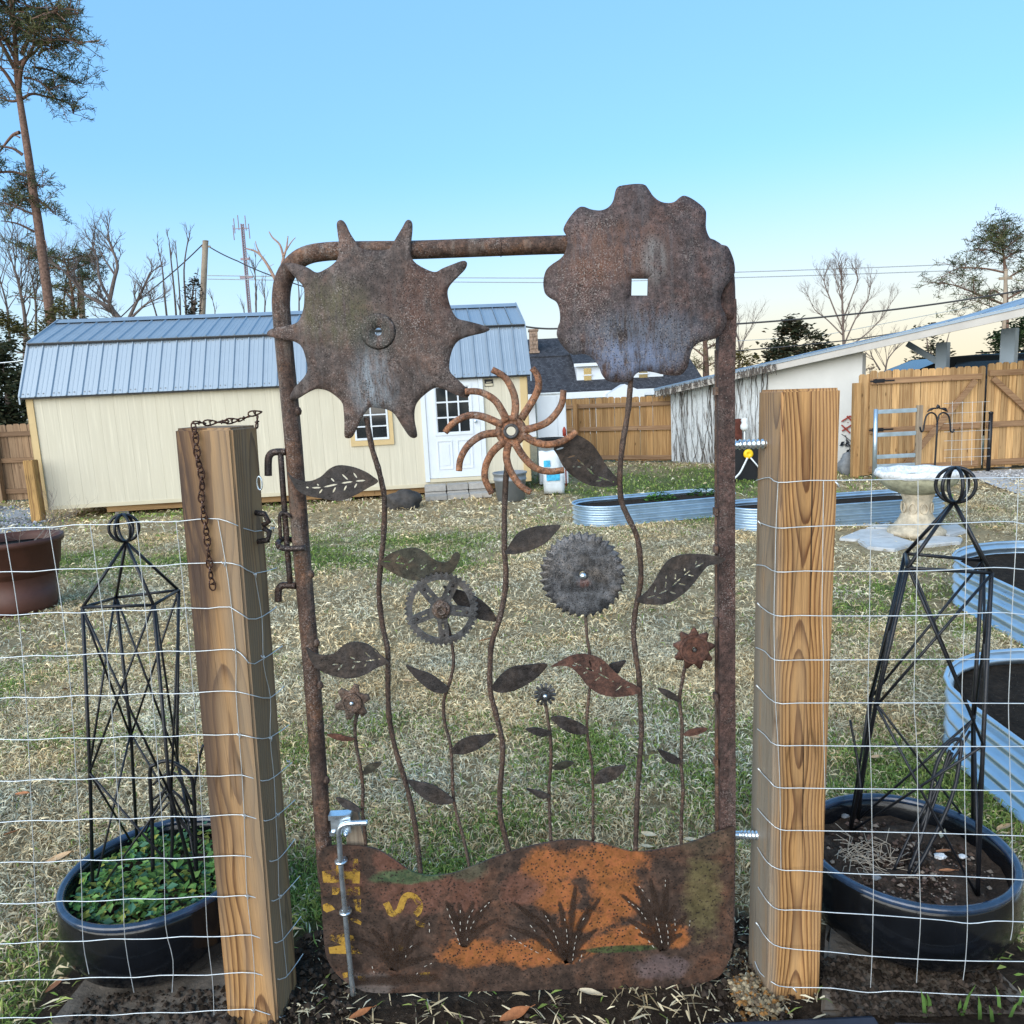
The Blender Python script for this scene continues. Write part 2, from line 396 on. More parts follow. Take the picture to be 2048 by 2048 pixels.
M['post_left'] = wood_mat('post_left', (.44, .245, .098), (.15, .068, .026), 130, (.03, .03), ((.30, .225, .15), .5), stain=[((-.04, -.07, 1.25), (.10, .2, .75), (.06, .038, .03), .95), ((-.062, -.07, .75), (.085, .2, .65), (.08, .052, .038), .85), ((.085, -.06, .8), (.075, .2, 1.3), (.24, .18, .12), .75)])
M['post_right'] = wood_mat('post_right', (.48, .265, .105), (.15, .062, .022), 150, (.004, -.038), ((.30, .215, .135), .35), rough=.5, wob=.030, stain=[((-.064, 0, .8), (.034, .2, 1.8), (.23, .20, .16), .95), ((.03, -.07, 1.22), (.0028, .02, .42), (.03, .015, .008), 1.0), ((.018, -.07, .6), (.0024, .02, .3), (.03, .015, .008), 1.0)])
M['picket_new'] = board_mat('picket_new', (.56, .36, .175), (.32, .17, .07), .42)
M['picket_gold'] = board_mat('picket_gold', (.42, .25, .11), (.25, .13, .05), .22)
M['picket_old'] = board_mat('picket_old', (.27, .18, .11), (.15, .09, .055), .25)
M['rail_wood'] = board_mat('rail_wood', (.34, .21, .12), (.2, .11, .06), .15, horiz=True)
M['rail_old'] = board_mat('rail_old', (.2, .125, .075), (.12, .07, .04), .15, horiz=True)
M['post_wood'] = board_mat('post_wood', (.38, .22, .10), (.2, .10, .04), .2)
M['grey_wood'] = board_mat('grey_wood', (.33, .27, .2), (.2, .15, .11), .2)
M['siding'] = board_mat('siding', (.60, .555, .44), (.57, .525, .41), .02, .12, knots=False)
M['shed_trim'] = simple('shed_trim', (.58, .43, .22), .7, 0, .08, 4, .05)
M['cream_trim'] = simple('cream_trim', (.58, .52, .38), .7, 0, .06, 4, .05)
M['skid_wood'] = board_mat('skid_wood', (.36, .22, .1), (.2, .11, .05), .2, horiz=True)
M['white'] = simple('white_paint', (.66, .70, .74), .5, 0, .05, 3, .03)
M['white_warm'] = simple('white_wall', (.60, .59, .56), .7, 0, .06, 2, .05)
M['fascia'] = simple('fascia_paint', (.50, .47, .43), .65, 0, .1, 3, .05)
M['glass'] = simple('window_glass', (.012, .016, .02), .06, 0, .2, 3, 0, spec=.6)
M['black_plastic'] = simple('black_plastic', (.010, .011, .013), .5, 0, .3, 10, .1)
M['yellow_plastic'] = simple('yellow_plastic', (.85, .55, .02), .4, 0, .1, 8)
M['white_plastic'] = simple('white_plastic', (.70, .74, .76), .45, 0, .12, 8, .15)
M['cyan_print'] = simple('cyan_print', (.06, .42, .66), .5, 0, .4, 16)
M['bucket_grey'] = simple('bucket_grey', (.24, .26, .28), .5, .2, .15, 5, .05)
M['brown_plastic'] = simple('brown_plastic', (.085, .036, .026), .5, 0, .25, 5, .08)
M['concrete'] = simple('concrete', (.33, .30, .26), .95, 0, .35, 14, .5)
M['bird_stone'] = simple('bird_stone', (.50, .43, .32), .95, 0, .35, 18, .5)
M['bird_bowl'] = simple('bird_bowl', (.30, .29, .2), .95, 0, .5, 12, .5)
M['bird_rim'] = simple('bird_rim', (.72, .74, .74), .8, 0, .4, 30, .6)
M['slab'] = simple('slab', (.15, .125, .10), .95, 0, .65, 7, .8)
M['paver'] = simple('paver', (.47, .48, .48), .9, 0, .18, 7, .3, rnd=2.0)
M['block'] = simple('block', (.38, .36, .33), .95, 0, .18, 16, .5, rnd=2.0)
M['edging'] = simple('edging', (.035, .042, .06), .45, 0, .3, 8, .1)
M['rock'] = simple('rock', (.06, .055, .052), .9, 0, .5, 9, .6)
M['rock_grey'] = simple('rock_grey', (.22, .23, .24), .9, 0, .3, 9, .5)
M['gravel'] = simple('gravel', (.52, .52, .52), .9, 0, .4, 40, .8)
M['gravel_grey'] = simple('gravel_grey', (.30, .31, .33), .9, 0, .4, 40, .8)
M['red_paint'] = simple('red_paint', (.30, .045, .03), .6, 0, .3, 10)
M['rust_box'] = simple('rust_box', (.11, .035, .025), .8, 0, .4, 12, .2)
M['grass'] = attr_mat('grass_blade', .8, .1, .2)
M['leafy'] = attr_mat('foliage', .7, .2, .15)
M['brick'] = simple('brick', (.28, .2, .15), .9, 0, .5, 12, .5)
M['pole'] = simple('pole_wood', (.30, .235, .17), .9, 0, .25, 4, .2)
M['cable'] = simple('cable', (.05, .05, .052), .7, 0, .1, 5)
M['cable_far'] = simple('cable_far', (.34, .38, .40), .7, 0, .1, 5)
M['tower'] = simple('tower_steel', (.28, .22, .24), .7, 0, .2, 5)
M['car_paint'] = simple('car_paint', (.010, .011, .013), .22, 0, .2, 3, spec=.6)
M['bark_pine'] = simple('bark_pine', (.16, .098, .074), .95, 0, .6, 14, .9)
M['bark_grey'] = simple('bark_grey', (.16, .122, .105), .95, 0, .35, 9, .4)
M['bark_twig'] = simple('bark_twig', (.14, .112, .10), .95, 0, .3, 9, .3)
M['bark_snag_sunlit'] = simple('bark_snag_sunlit', (.36, .235, .18), .95, 0, .3, 9, .4)  # warm low sunlight put into the bark colour
M['rubber'] = simple('rubber', (.015, .015, .015), .8, 0, .2, 9)

# ------------------------------------------------------------------ the metal garden gate
GY = 1.75
gate = thing('garden_gate', 'rusty metal gate of flower stems, leaves and tool-blade blooms between two wooden posts', 'gate', (0, GY, 0))
def g(p, Y=GY): return atY(p[0], p[1], Y)
def gframe(Y): return lambda u, v, w: Vector((u, Y + w, v))
def gpts(pts, Y): return [(atY(x, y, Y).x, atY(x, y, Y).z) for x, y in pts]
def sm2(pts, n=4, closed=True):
    return [(p.x, p.y) for p in smooth_pts([(x, y, 0) for x, y in pts], n, closed)]

# frame: bent pipe on the left and over the top, flat channel rail on the right
pipe = [(652, 1760), (645, 1650), (631, 1448), (620, 1300), (603, 1100), (588, 900), (579, 800), (571, 720), (564, 640), (562, 600), (567, 562), (584, 531), (612, 511), (655, 503), (720, 501), (823, 500), (960, 495), (1100, 490), (1250, 487), (1380, 488)]
mb = MB(); mb.tube(smooth_pts([g(p, GY + .022) for p in pipe], 4), .0205, 16); fr = mb.build('frame_pipe', M['rust_frame'], gate)
mb = MB()
for p in [(1001, 494)]:
    a = g((1000.5, 494), GY + .022); b = g((1003, 494), GY + .022)
    mb.tube([a, b], .0213, 16)
mb.build('pipe_joint', M['dark_iron'], fr)
rail = [(1380, 488), (1420, 497), (1442, 520), (1451, 560), (1453, 640), (1450, 760), (1451, 1100), (1452, 1400), (1453, 1600), (1452, 1780), (1450, 1880)]
R3 = smooth_pts([g(p, GY + .02) for p in rail], 3)
mb = MB(); mb.tube(R3, .0205, 4, flat=.8, up=(1, 0, 0)); 
for i in range(len(R3) - 1):                                  # folded lip along the inner edge of the channel
    pass
mb = MB()
rl = [(1452, 600)] + rail[4:]
R3 = smooth_pts([g(p, GY + .02) for p in rl], 2)
w, dp = .0195, .014
for a, b in zip(R3[:-1], R3[1:]):
    mb.hexa([a + Vector((-w, -dp, 0)), a + Vector((w, -dp, 0)), a + Vector((w, dp, 0)), a + Vector((-w, dp, 0)), b + Vector((-w, -dp, 0)), b + Vector((w, -dp, 0)), b + Vector((w, dp, 0)), b + Vector((-w, dp, 0))][::-1])
mb.tube(smooth_pts([g(p, GY + .022) for p in rail[:5]], 4), .0205, 16)
rr = mb.build('frame_rail', M['rust_rail'], gate)
mb = MB()
for yy in (790, 1030, 1105, 1250, 1400, 1530):
    a = g((1431, yy), GY + .01); mb.bar(a, a + Vector((0, 0, .018)), .008, .02)
mb.bar(g((1434, 700), GY + .028), g((1434, 1690), GY + .028), .010, .008)
mb.build('rail_lip', M['rust_frame'], rr)
mb = MB(); rng = random.Random(3)
for p in [(596, 822), (622, 1148), (640, 1370), (633, 1285), (653, 1560), (582, 668)]:   # weld lumps on the pipe
    a = g(p, GY + .015); mb = MB(); mb.lathe([(0, -.012), (.007, -.008), (.009, 0), (.006, .008), (0, .011)], 8, a); mb.build('weld_lump', M['rust_frame'], fr)

# bottom plate with its wavy hill line, light through its blade cuts painted on as dashes
PYY = GY - .006
plate_px = zo(560, 1448, 3.22, [(250, 850), (280, 800), (340, 782), (400, 778), (520, 785), (620, 803), (720, 860), (800, 918), (870, 955), (950, 975), (1040, 970), (1130, 955), (1250, 910), (1400, 850), (1550, 800), (1700, 765), (1850, 742)]) + \
    zo(1000, 1448, 3.22, [(560, 750), (700, 780), (850, 820), (1000, 810), (1150, 780), (1270, 745), (1370, 700), (1440, 683), (1500, 662), (1507, 800), (1505, 1000), (1502, 1200), (1498, 1400), (1480, 1500), (1430, 1600), (1350, 1650), (1200, 1690), (1000, 1700), (600, 1705), (300, 1706)]) + \
    zo(560, 1448, 3.22, [(1500, 1715), (1000, 1720), (700, 1730), (560, 1720), (480, 1690), (380, 1620), (310, 1520), (285, 1400), (268, 1150), (257, 1000), (247, 900)])
slits = [  # (x, y) polylines in the photograph, painted as pale dashes for light through them
    zo(560, 1448, 3.22, [(1160, 1410), (1125, 1310), (1075, 1170)]), zo(560, 1448, 3.22, [(1162, 1350), (1162, 1180)]),
    zo(560, 1448, 3.22, [(1195, 1340), (1215, 1240), (1250, 1175)]), zo(560, 1448, 3.22, [(1200, 1410), (1225, 1310), (1280, 1210), (1350, 1135)]),
    zo(560, 1448, 3.22, [(955, 1240), (965, 1300), (960, 1370)]), zo(560, 1448, 3.22, [(810, 1490), (835, 1430), (900, 1380)]),
    zo(560, 1448, 3.22, [(730, 1430), (733, 1510)]), zo(560, 1448, 3.22, [(610, 1590), (590, 1530)]), zo(560, 1448, 3.22, [(880, 1600), (930, 1550), (1000, 1520)]),
    zo(1000, 1448, 3.22, [(65, 1345), (150, 1410), (260, 1470), (370, 1535)]), zo(1000, 1448, 3.22, [(150, 1225), (215, 1310), (270, 1380), (330, 1450)]),
    zo(1000, 1448, 3.22, [(290, 1220), (335, 1300), (370, 1390), (400, 1490)]), zo(1000, 1448, 3.22, [(415, 1240), (430, 1350), (435, 1490)]),
    zo(1000, 1448, 3.22, [(465, 1510), (485, 1380), (510, 1290), (575, 1180)]), zo(1000, 1448, 3.22, [(510, 1515), (535, 1450)]),
    zo(1000, 1448, 3.22, [(820, 1130), (890, 1180), (940, 1250)]), zo(1000, 1448, 3.22, [(890, 1030), (950, 1110), (1000, 1230), (1040, 1400)]),
    zo(1000, 1448, 3.22, [(1062, 990), (1058, 1060)]), zo(1000, 1448, 3.22, [(840, 1285), (900, 1320), (990, 1430)]), zo(1000, 1448, 3.22, [(1060, 1250), (1078, 1330), (1078, 1410)]),
    zo(1000, 1448, 3.22, [(1122, 1240), (1125, 1320)]), zo(1000, 1448, 3.22, [(1220, 1250), (1215, 1290)])]
def dashes(poly, Y, w, dash, gap):
    """narrow lens-shaped slots along a polyline on the gate plane"""
    P = smooth_pts([(*gpts([p], Y)[0], 0) for p in poly], 6); out = []
    L = [0.0]
    for a, b in zip(P[:-1], P[1:]): L.append(L[-1] + (b - a).length)
    def at(s):
        for i in range(len(P) - 1):
            if L[i + 1] >= s: return P[i].lerp(P[i + 1], (s - L[i]) / max(1e-9, L[i + 1] - L[i]))
        return P[-1]
    s = 0.0; k = 0
    while s < L[-1] - .004:
        e = min(L[-1], s + dash * (.7 + .6 * ((k * 37 % 11) / 11)))
        a, b = at(s), at(e); t = (b - a)
        if t.length > .002:
            n = Vector((-t.y, t.x, 0)).normalized() * w / 2; m = (a + b) / 2
            out.append([(q.x, q.y) for q in (a, a.lerp(m, .5) + n, b.lerp(m, .5) + n, b, b.lerp(m, .5) - n, a.lerp(m, .5) - n)])
        s = e + gap * (.6 + .8 * ((k * 53 % 7) / 7)); k += 1
    return out
def apart(H_, gap=.0026):
    """drop or shorten slots that would run into one another"""
    out, pts = [], []
    for h in H_:
        S_ = [((h[0][0] * (1 - t_) + h[3][0] * t_), (h[0][1] * (1 - t_) + h[3][1] * t_)) for t_ in np.linspace(0, 1, 9)]
        ok = [all(math.hypot(a - c_, b - e_) > gap + .0021 for c_, e_ in pts) for a, b in S_]
        if not all(ok):
            run = [i for i in range(9) if ok[i]]
            if len(run) < 4: continue
            best, cur = [], []
            for i in range(9):
                cur = cur + [i] if ok[i] else []
                if len(cur) > len(best): best = cur
            if len(best) < 4: continue
            a, b = Vector((*S_[best[0]], 0)), Vector((*S_[best[-1]], 0)); t_ = b - a; n = Vector((-t_.y, t_.x, 0)).normalized() * .0019; m = (a + b) / 2
            h = [(q.x, q.y) for q in (a, a.lerp(m, .5) + n, b.lerp(m, .5) + n, b, b.lerp(m, .5) - n, a.lerp(m, .5) - n)]; S_ = [S_[i] for i in best]
        pts += S_; out.append(h)
    return out
holes = []  # dash outlines only, the hill plate stays uncut
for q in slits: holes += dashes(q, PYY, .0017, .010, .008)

t = NT('plate_paint'); c = t.coord()
n1 = t.noise(c, 7, 10, .7, .5); n2 = t.noise(c, 55, 7, .72); n0 = t.noise(c, 22, 8, .7)
col = t.ramp(n1, [(.3, (.03, .02, .016)), (.5, (.06, .037, .027)), (.65, (.10, .048, .029)), (.8, (.06, .046, .034))])
def patch(cc, rr, c1, c2, lo, hi, am=1.0):
    global col
    w_ = t.blob(c, cc, rr); w_ = t.math('MULTIPLY', t.ramp(t.math('ADD', t.math('MULTIPLY_ADD', n2, .7, t.math('MULTIPLY_ADD', n0, 1.0, -.4)), t.math('MULTIPLY', w_, .55)), [(lo - .12, 0.0), (hi + .05, am)]), t.ramp(w_, [(0.02, 0.0), (.2, 1.0)]))
    col = t.mix(w_, col, t.mix(t.ramp(n2, [(.35, 0.0), (.65, 1.0)]), c1, c2))
OR1, OR2 = (.36, .135, .035), (.22, .07, .026)
for cc, rr in [((.20, 0, .37), (.15, 1, .07)), ((.215, 0, .285), (.10, 1, .13)), ((.14, 0, .205), (.10, 1, .05)), ((.05, 0, .36), (.10, 1, .08)), ((.30, 0, .16), (.16, 1, .05)), ((.22, 0, .14), (.13, 1, .035)), ((.37, 0, .145), (.05, 1, .05)), ((.02, 0, .12), (.20, 1, .06)), ((-.16, 0, .13), (.13, 1, .06)), ((.06, 0, .28), (.09, 1, .07))]:
    patch(cc, rr, OR1, OR2, .72, .86, .92)
for cc, rr in [((-.33, 0, .40), (.10, 1, .06)), ((-.30, 0, .30), (.16, 1, .09)), ((-.17, 0, .31), (.08, 1, .12)), ((-.02, 0, .30), (.09, 1, .07)), ((-.45, 0, .36), (.05, 1, .08))]:
    patch(cc, rr, (.17, .07, .042), (.11, .052, .038), .75, .9, .8)
patch((.44, 0, .26), (.075, 1, .19), (.15, .125, .05), (.09, .075, .035), .72, .95, .8)
patch((.45, 0, .41), (.10, 1, .06), (.075, .065, .04), (.10, .06, .04), .6, .8, .7)
patch((-.31, 0, .355), (.12, 1, .028), (.045, .10, .045), (.07, .085, .04), .62, .75, .9)
patch((-.16, 0, .37), (.07, 1, .05), (.07, .075, .045), (.06, .06, .04), .62, .75, .8)
patch((.23, 0, .12), (.12, 1, .013), (.035, .06, .018), (.05, .06, .025), .5, .7, .95)
patch((-.43, 0, .05), (.09, 1, .05), (.19, .165, .15), (.12, .09, .08), .62, .8, .8)
patch((.33, 0, .06), (.09, 1, .05), (.16, .12, .12), (.10, .07, .07), .6, .8, .7)
v1 = t.vor(c, 120); pm = t.ramp(t.noise(c, 16, 5, .65), [(.36, 0.0), (.5, .95)])
col = t.mix(t.math('MULTIPLY', t.ramp(v1, [(.2, 1.0), (.38, 0.0)]), pm), col, (.022, .014, .011))
col = t.mix(.85, col, t.ramp(n2, [(.32, .35), (.5, .9), (.68, 1.6)]), 'MULTIPLY'); col = t.mix(.6, col, t.ramp(t.noise(c, 30, 8, .75), [(.35, .45), (.6, 1.4)]), 'MULTIPLY')
t.bump(t.math('ADD', n2, t.ramp(v1, [(.1, 0.0), (.3, .5)])), .4, .003)
t.fin(col, .62, .05, .35); M['plate'] = t.m
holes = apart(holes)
bplate = plate2d('hill_plate', sm2(gpts(plate_px, PYY), 3), [], .005, M['plate'], gframe(PYY), gate)

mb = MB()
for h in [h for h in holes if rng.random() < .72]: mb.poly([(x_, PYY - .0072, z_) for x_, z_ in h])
cm = mb.build('slit_light', simple('slit_light_paint', (.46, .43, .38), .6, .1, .5, 60), bplate); cm['kind'] = 'stuff'  # pale slivers painted for light through slits the plate itself lacks
# soot-dark burnt blades round the pale dashes, and worn painted lettering: thin coats lying on the plate
t = NT('scorch'); a = t.n('ShaderNodeAttribute', attribute_name='fade').outputs['Fac']
nn = t.noise(t.coord(), 40, 6, .7)
t.fin(t.ramp(nn, [(.3, (.022, .014, .010)), (.7, (.06, .038, .028))]), .8, 0, .15)
t.alpha(t.math('MULTIPLY', t.ramp(t.math('ADD', a, t.math('MULTIPLY_ADD', nn, 1.5, -.75)), [(.2, 0.0), (1.0, 1.0)]), .8)); M['scorch'] = t.m
def fade_strip(name, mat, poly, widths, Y, parent):
    P = smooth_pts([(*gpts([p], Y)[0], 0) for p in poly], 4); N = len(P)
    W = [np.interp(i / (N - 1), np.linspace(0, 1, len(widths)), widths) for i in range(N)]
    v, f, fa = [], [], []
    for i, p in enumerate(P):
        tt = (P[min(i + 1, N - 1)] - P[max(i - 1, 0)]).normalized(); n = Vector((-tt.y, tt.x, 0))
        for k, fd in ((-1, 0), (-.55, .8), (0, 1), (.55, .8), (1, 0)):
            q = p + n * W[i] * k; v.append((q.x, Y - GY, q.y)); fa.append(fd * (0 if i in (0, N - 1) else 1))
    for i in range(N - 1):
        for k in range(4): f.append((i * 5 + k, i * 5 + k + 1, i * 5 + k + 6, i * 5 + k + 5))
    me = bpy.data.meshes.new(name); me.from_pydata(v, [], f); me.materials.append(mat)
    at = me.attributes.new('fade', 'FLOAT', 'POINT'); at.data.foreach_set('value', fa)
    o = bpy.data.objects.new(name, me); link(o); o.parent = parent
    return o
SC = PYY - .0031
clumps = [(zo(1000, 1448, 3.22, [(440, 1540)])[0], zo(1000, 1448, 3.22, [(20, 1290), (60, 1130), (120, 1180), (260, 1180), (380, 1130), (490, 1020), (590, 1150), (660, 1100), (640, 1310), (560, 1460)])),
          (zo(1000, 1448, 3.22, [(1050, 1460)])[0], zo(1000, 1448, 3.22, [(800, 1250), (760, 1080), (850, 1020), (960, 980), (1080, 970), (1130, 1150), (1210, 1230), (1180, 1350), (880, 1350)])),
          (zo(560, 1448, 3.22, [(1180, 1440)])[0], zo(560, 1448, 3.22, [(1060, 1130), (1150, 1140), (1250, 1130), (1370, 1120), (1420, 1250)])),
          (zo(560, 1448, 3.22, [(730, 1590)])[0], zo(560, 1448, 3.22, [(500, 1380), (580, 1310), (700, 1280), (830, 1260), (960, 1220), (1010, 1500), (930, 1400)]))]
k = 0
for root_, tips in clumps:
    for tp in tips:
        k += 1
        mid = ((root_[0] * .45 + tp[0] * .55) + (root_[0] - tp[0]) * .12, (root_[1] * .45 + tp[1] * .55) - 4)
        fade_strip('scorched_blade', M['scorch'], [root_, mid, tp], [.010, .013, .004], SC - .00006 * k, bplate)
fade_strip('scorched_blade', M['scorch'], [(690, 1965), (780, 1960), (880, 1955)], [.014, .02, .012], SC - .0033, bplate)

t = NT('yellow_lettering'); nn = t.noise(t.coord(), 26, 8, .72); n2 = t.noise(t.coord(), 90, 4, .7)
t.fin(t.mix(t.ramp(n2, [(.35, 0.0), (.7, .8)]), (.45, .27, .045), (.28, .15, .03)), .6, 0, .3)
t.alpha(t.ramp(nn, [(.44, 0.0), (.53, .95)])); M['lettering'] = t.m
lets = [  # worn letters of a sign turned on its side
    [(315, 1320), (370, 1318), (410, 1350), (470, 1365), (480, 1395), (420, 1405), (530, 1470), (525, 1482), (320, 1480), (312, 1440), (400, 1425), (312, 1385)],
    [(470, 1130), (520, 1130), (522, 1215), (490, 1205)], [(275, 1165), (300, 1155), (335, 1170), (355, 1195), (300, 1215), (278, 1200)], [(450, 1255), (480, 1248), (525, 1275), (520, 1296), (470, 1275)],
    [(335, 1052), (515, 1048), (515, 1105), (335, 1100)], [(270, 950), (362, 935), (362, 900), (400, 898), (402, 950), (468, 950), (470, 870), (500, 868), (515, 960), (512, 1028), (278, 1022)],
    [(870, 1262), (935, 1285), (930, 1318), (880, 1300)], [(895, 1605), (965, 1598), (960, 1640), (910, 1638)], [(760, 1420), (795, 1425), (790, 1465), (762, 1460)], [(400, 1605), (435, 1600), (435, 1630), (410, 1640)], [(500, 1625), (545, 1620), (548, 1655), (505, 1650)]]
for i, L in enumerate(lets):
    pl = gpts(zo(560, 1448, 3.22, L), SC - .0006)
    plate2d('painted_letter', pl, [], .0003, M['lettering'], gframe(PYY - .0030 - .00001 * i), bplate)
Sp = zo(560, 1448, 3.22, [(682, 1150), (700, 1185), (712, 1215), (735, 1222), (765, 1205), (782, 1165), (800, 1120), (830, 1102), (870, 1118), (898, 1160), (892, 1205), (868, 1228)])
P = smooth_pts([(*gpts([p], SC)[0], 0) for p in Sp], 5); Lf, Rt = [], []
for i, p in enumerate(P):
    tt = (P[min(i + 1, len(P) - 1)] - P[max(i - 1, 0)]).normalized(); n = Vector((-tt.y, tt.x, 0)) * .0085
    Lf.append(((p + n).x, (p + n).y)); Rt.append(((p - n).x, (p - n).y))
plate2d('painted_letter', Lf + Rt[::-1], [], .0003, M['lettering'], gframe(PYY - .0032), bplate)

# stems
def stem_part(pts, r, Y, mat='rust_stem'):
    P = smooth_pts([g(p, Y) for p in pts], 4); N = len(P)
    rr_ = [r * (1.0 + .12 * math.sin(i * 1.7) * math.sin(i * .6)) for i in range(N)]
    mb = MB(); mb.tube(P, rr_, 8); return mb.build('flower_stem', M[mat], gate)
YS = GY + .006
sA = stem_part([(733, 835), (737, 860), (745, 900), (756, 935), (764, 968), (769, 1002), (767, 1074), (761, 1130), (758, 1186), (764, 1245), (775, 1297), (776, 1335), (776, 1384), (780, 1448), (796, 1516), (815, 1578), (830, 1650), (838, 1715), (842, 1760)], .0066, YS)
sB = stem_part([(1015, 925), (1012, 953), (1009, 1024), (1009, 1099), (1012, 1148), (1008, 1198), (997, 1245), (983, 1288), (980, 1335), (981, 1384), (992, 1428), (1004, 1480), (1005, 1520), (1000, 1578), (1001, 1634), (1010, 1672), (1020, 1712)], .0068, YS)
sC = stem_part([(1262, 745), (1260, 780), (1255, 830), (1245, 889), (1240, 940), (1240, 969), (1243, 1003), (1256, 1034), (1274, 1074), (1281, 1124), (1281, 1167), (1272, 1214), (1267, 1261), (1271, 1307), (1278, 1354), (1281, 1416), (1283, 1462), (1280, 1515), (1275, 1588), (1272, 1665), (1271, 1710)], .0066, YS)
sD = stem_part([(882, 1218), (895, 1250), (904, 1288), (907, 1329), (899, 1366), (888, 1400), (889, 1443), (901, 1490), (905, 1550), (907, 1597), (917, 1641), (928, 1681), (940, 1740)], .0042, YS)
sE = stem_part([(1168, 1160), (1171, 1226), (1174, 1273), (1179, 1304), (1181, 1350), (1179, 1382), (1174, 1434), (1176, 1480), (1184, 1530), (1186, 1572), (1186, 1690)], .0038, YS)
sF = stem_part([(1090, 1400), (1098, 1453), (1101, 1480), (1102, 1529), (1098, 1572), (1099, 1622), (1102, 1690)], .0042, YS)
sG = stem_part([(1384, 1310), (1371, 1332), (1364, 1366), (1359, 1400), (1364, 1447), (1363, 1490), (1362, 1526), (1366, 1580), (1363, 1634), (1362, 1695)], .0046, YS)
sH = stem_part([(707, 1404), (714, 1425), (710, 1450), (712, 1488), (721, 1535), (726, 1578), (725, 1619), (729, 1659), (733, 1705)], .0046, YS)

# leaves: cut sheet, slightly bent about their midrib; big ones have cut veins
def leaf(frame, pts, stem_, Y, mat, veins=(), bendk=0.0, tilt=0.0):
    bendk = 0.0; tilt = rng.uniform(-.12, .12)
    (ox, oy, s_) = frame
    px = zo(ox, oy, s_, pts); out = sm2(gpts(px, Y), 4)
    cu_, cv_ = np.mean([p[0] for p in out]), np.mean([p[1] for p in out])
    hs = []
    for vn in veins: hs += dashes(zo(ox, oy, s_, vn), Y, .0038, .034, .003)
    hs = apart(hs)
    if veins: bendk = 0.0
    L = max(math.hypot(p[0] - cu_, p[1] - cv_) for p in out)
    b_ = lambda u, v: bendk * (((u - cu_) ** 2 + (v - cv_) ** 2) / (L * L) - .4) + tilt * (v - cv_)
    return plate2d('leaf', out, hs, .003, M[mat], gframe(Y), stem_, b_)
A5, A96, A56, A10, A16 = (500, 900, 3.22), (960, 950, 3.22), (560, 1448, 3.22), (1000, 1448, 3.22), (1000, 640, 3.45)
YL = GY - .006
leaf(A5, [(825, 205), (790, 170), (740, 138), (660, 108), (570, 98), (510, 122), (455, 172), (385, 200), (320, 195), (270, 172), (242, 140), (250, 165), (300, 250), (360, 290), (450, 310), (580, 326), (680, 290), (760, 245)], sA, YL - .03, 'rust_leaf', [[(745, 195), (640, 205), (535, 225), (440, 245), (360, 240)], [(640, 200), (580, 145)], [(635, 205), (600, 270)], [(700, 195), (665, 145)], [(700, 195), (672, 245)], [(560, 220), (520, 180)], [(560, 225), (533, 275)], [(470, 240), (430, 220)], [(475, 242), (445, 280)]])
leaf(A5, [(838, 722), (900, 668), (980, 638), (1050, 628), (1110, 645), (1170, 695), (1235, 722), (1285, 710), (1305, 672), (1335, 658), (1355, 680), (1335, 740), (1300, 790), (1230, 822), (1140, 852), (1060, 840), (980, 820), (900, 780), (850, 742)], sA, YL - .004, 'rust_leaf_olive', [[(850, 715), (930, 722), (1010, 735)], [(935, 720), (970, 675)], [(1010, 735), (1062, 690)], [(1015, 735), (1010, 775)], [(1095, 775), (1140, 732)], [(1095, 740), (1110, 748)], [(1175, 775), (1200, 752)]])
leaf(A5, [(890, 1360), (830, 1310), (760, 1252), (670, 1236), (600, 1260), (540, 1310), (470, 1320), (410, 1305), (362, 1272), (388, 1350), (440, 1412), (530, 1450), (640, 1469), (740, 1446), (820, 1400), (885, 1376)], sA, YL - .02, 'rust_leaf', [[(660, 1365), (740, 1360), (840, 1345)], [(700, 1360), (640, 1330)], [(690, 1362), (650, 1420)], [(600, 1375), (565, 1420)], [(780, 1340), (725, 1290)], [(770, 1350), (735, 1395)], [(590, 1378), (520, 1382)], [(830, 1310), (800, 1285)]])
leaf(A5, [(1595, 1105), (1580, 1070), (1540, 1010), (1460, 945), (1380, 910), (1320, 892), (1243, 874), (1290, 935), (1330, 990), (1400, 1050), (1480, 1092)], sB, YL + .026, 'rust_leaf')
leaf(A5, [(1003, 1385), (1080, 1413), (1160, 1440), (1220, 1480), (1278, 1535), (1240, 1566), (1170, 1550), (1100, 1500), (1040, 1440)], sD, YL, 'rust_leaf')
leaf(A96, [(160, 500), (195, 440), (250, 370), (350, 333), (430, 326), (518, 324), (480, 380), (420, 440), (330, 482), (240, 506), (175, 508)], sB, YL, 'rust_leaf')
leaf(A96, [(75, 1375), (120, 1300), (200, 1235), (300, 1218), (432, 1211), (390, 1280), (320, 1340), (220, 1392), (130, 1406)], sB, YL, 'rust_leaf')
leaf(A16, [(832, 1112), (790, 1070), (740, 1010), (690, 930), (640, 860), (580, 815), (520, 790), (470, 810), (410, 850), (370, 885), (400, 940), (430, 1000), (470, 1050), (540, 1103), (620, 1142), (720, 1154), (815, 1142)], sC, YL + .01, 'rust_leaf', [[(385, 895), (440, 878)], [(465, 950), (520, 935)], [(530, 960), (590, 1010), (640, 1060), (700, 1100), (790, 1118)], [(600, 1015), (500, 1012)], [(625, 1055), (632, 1010)], [(720, 1105), (660, 1115)]], bendk=.02)
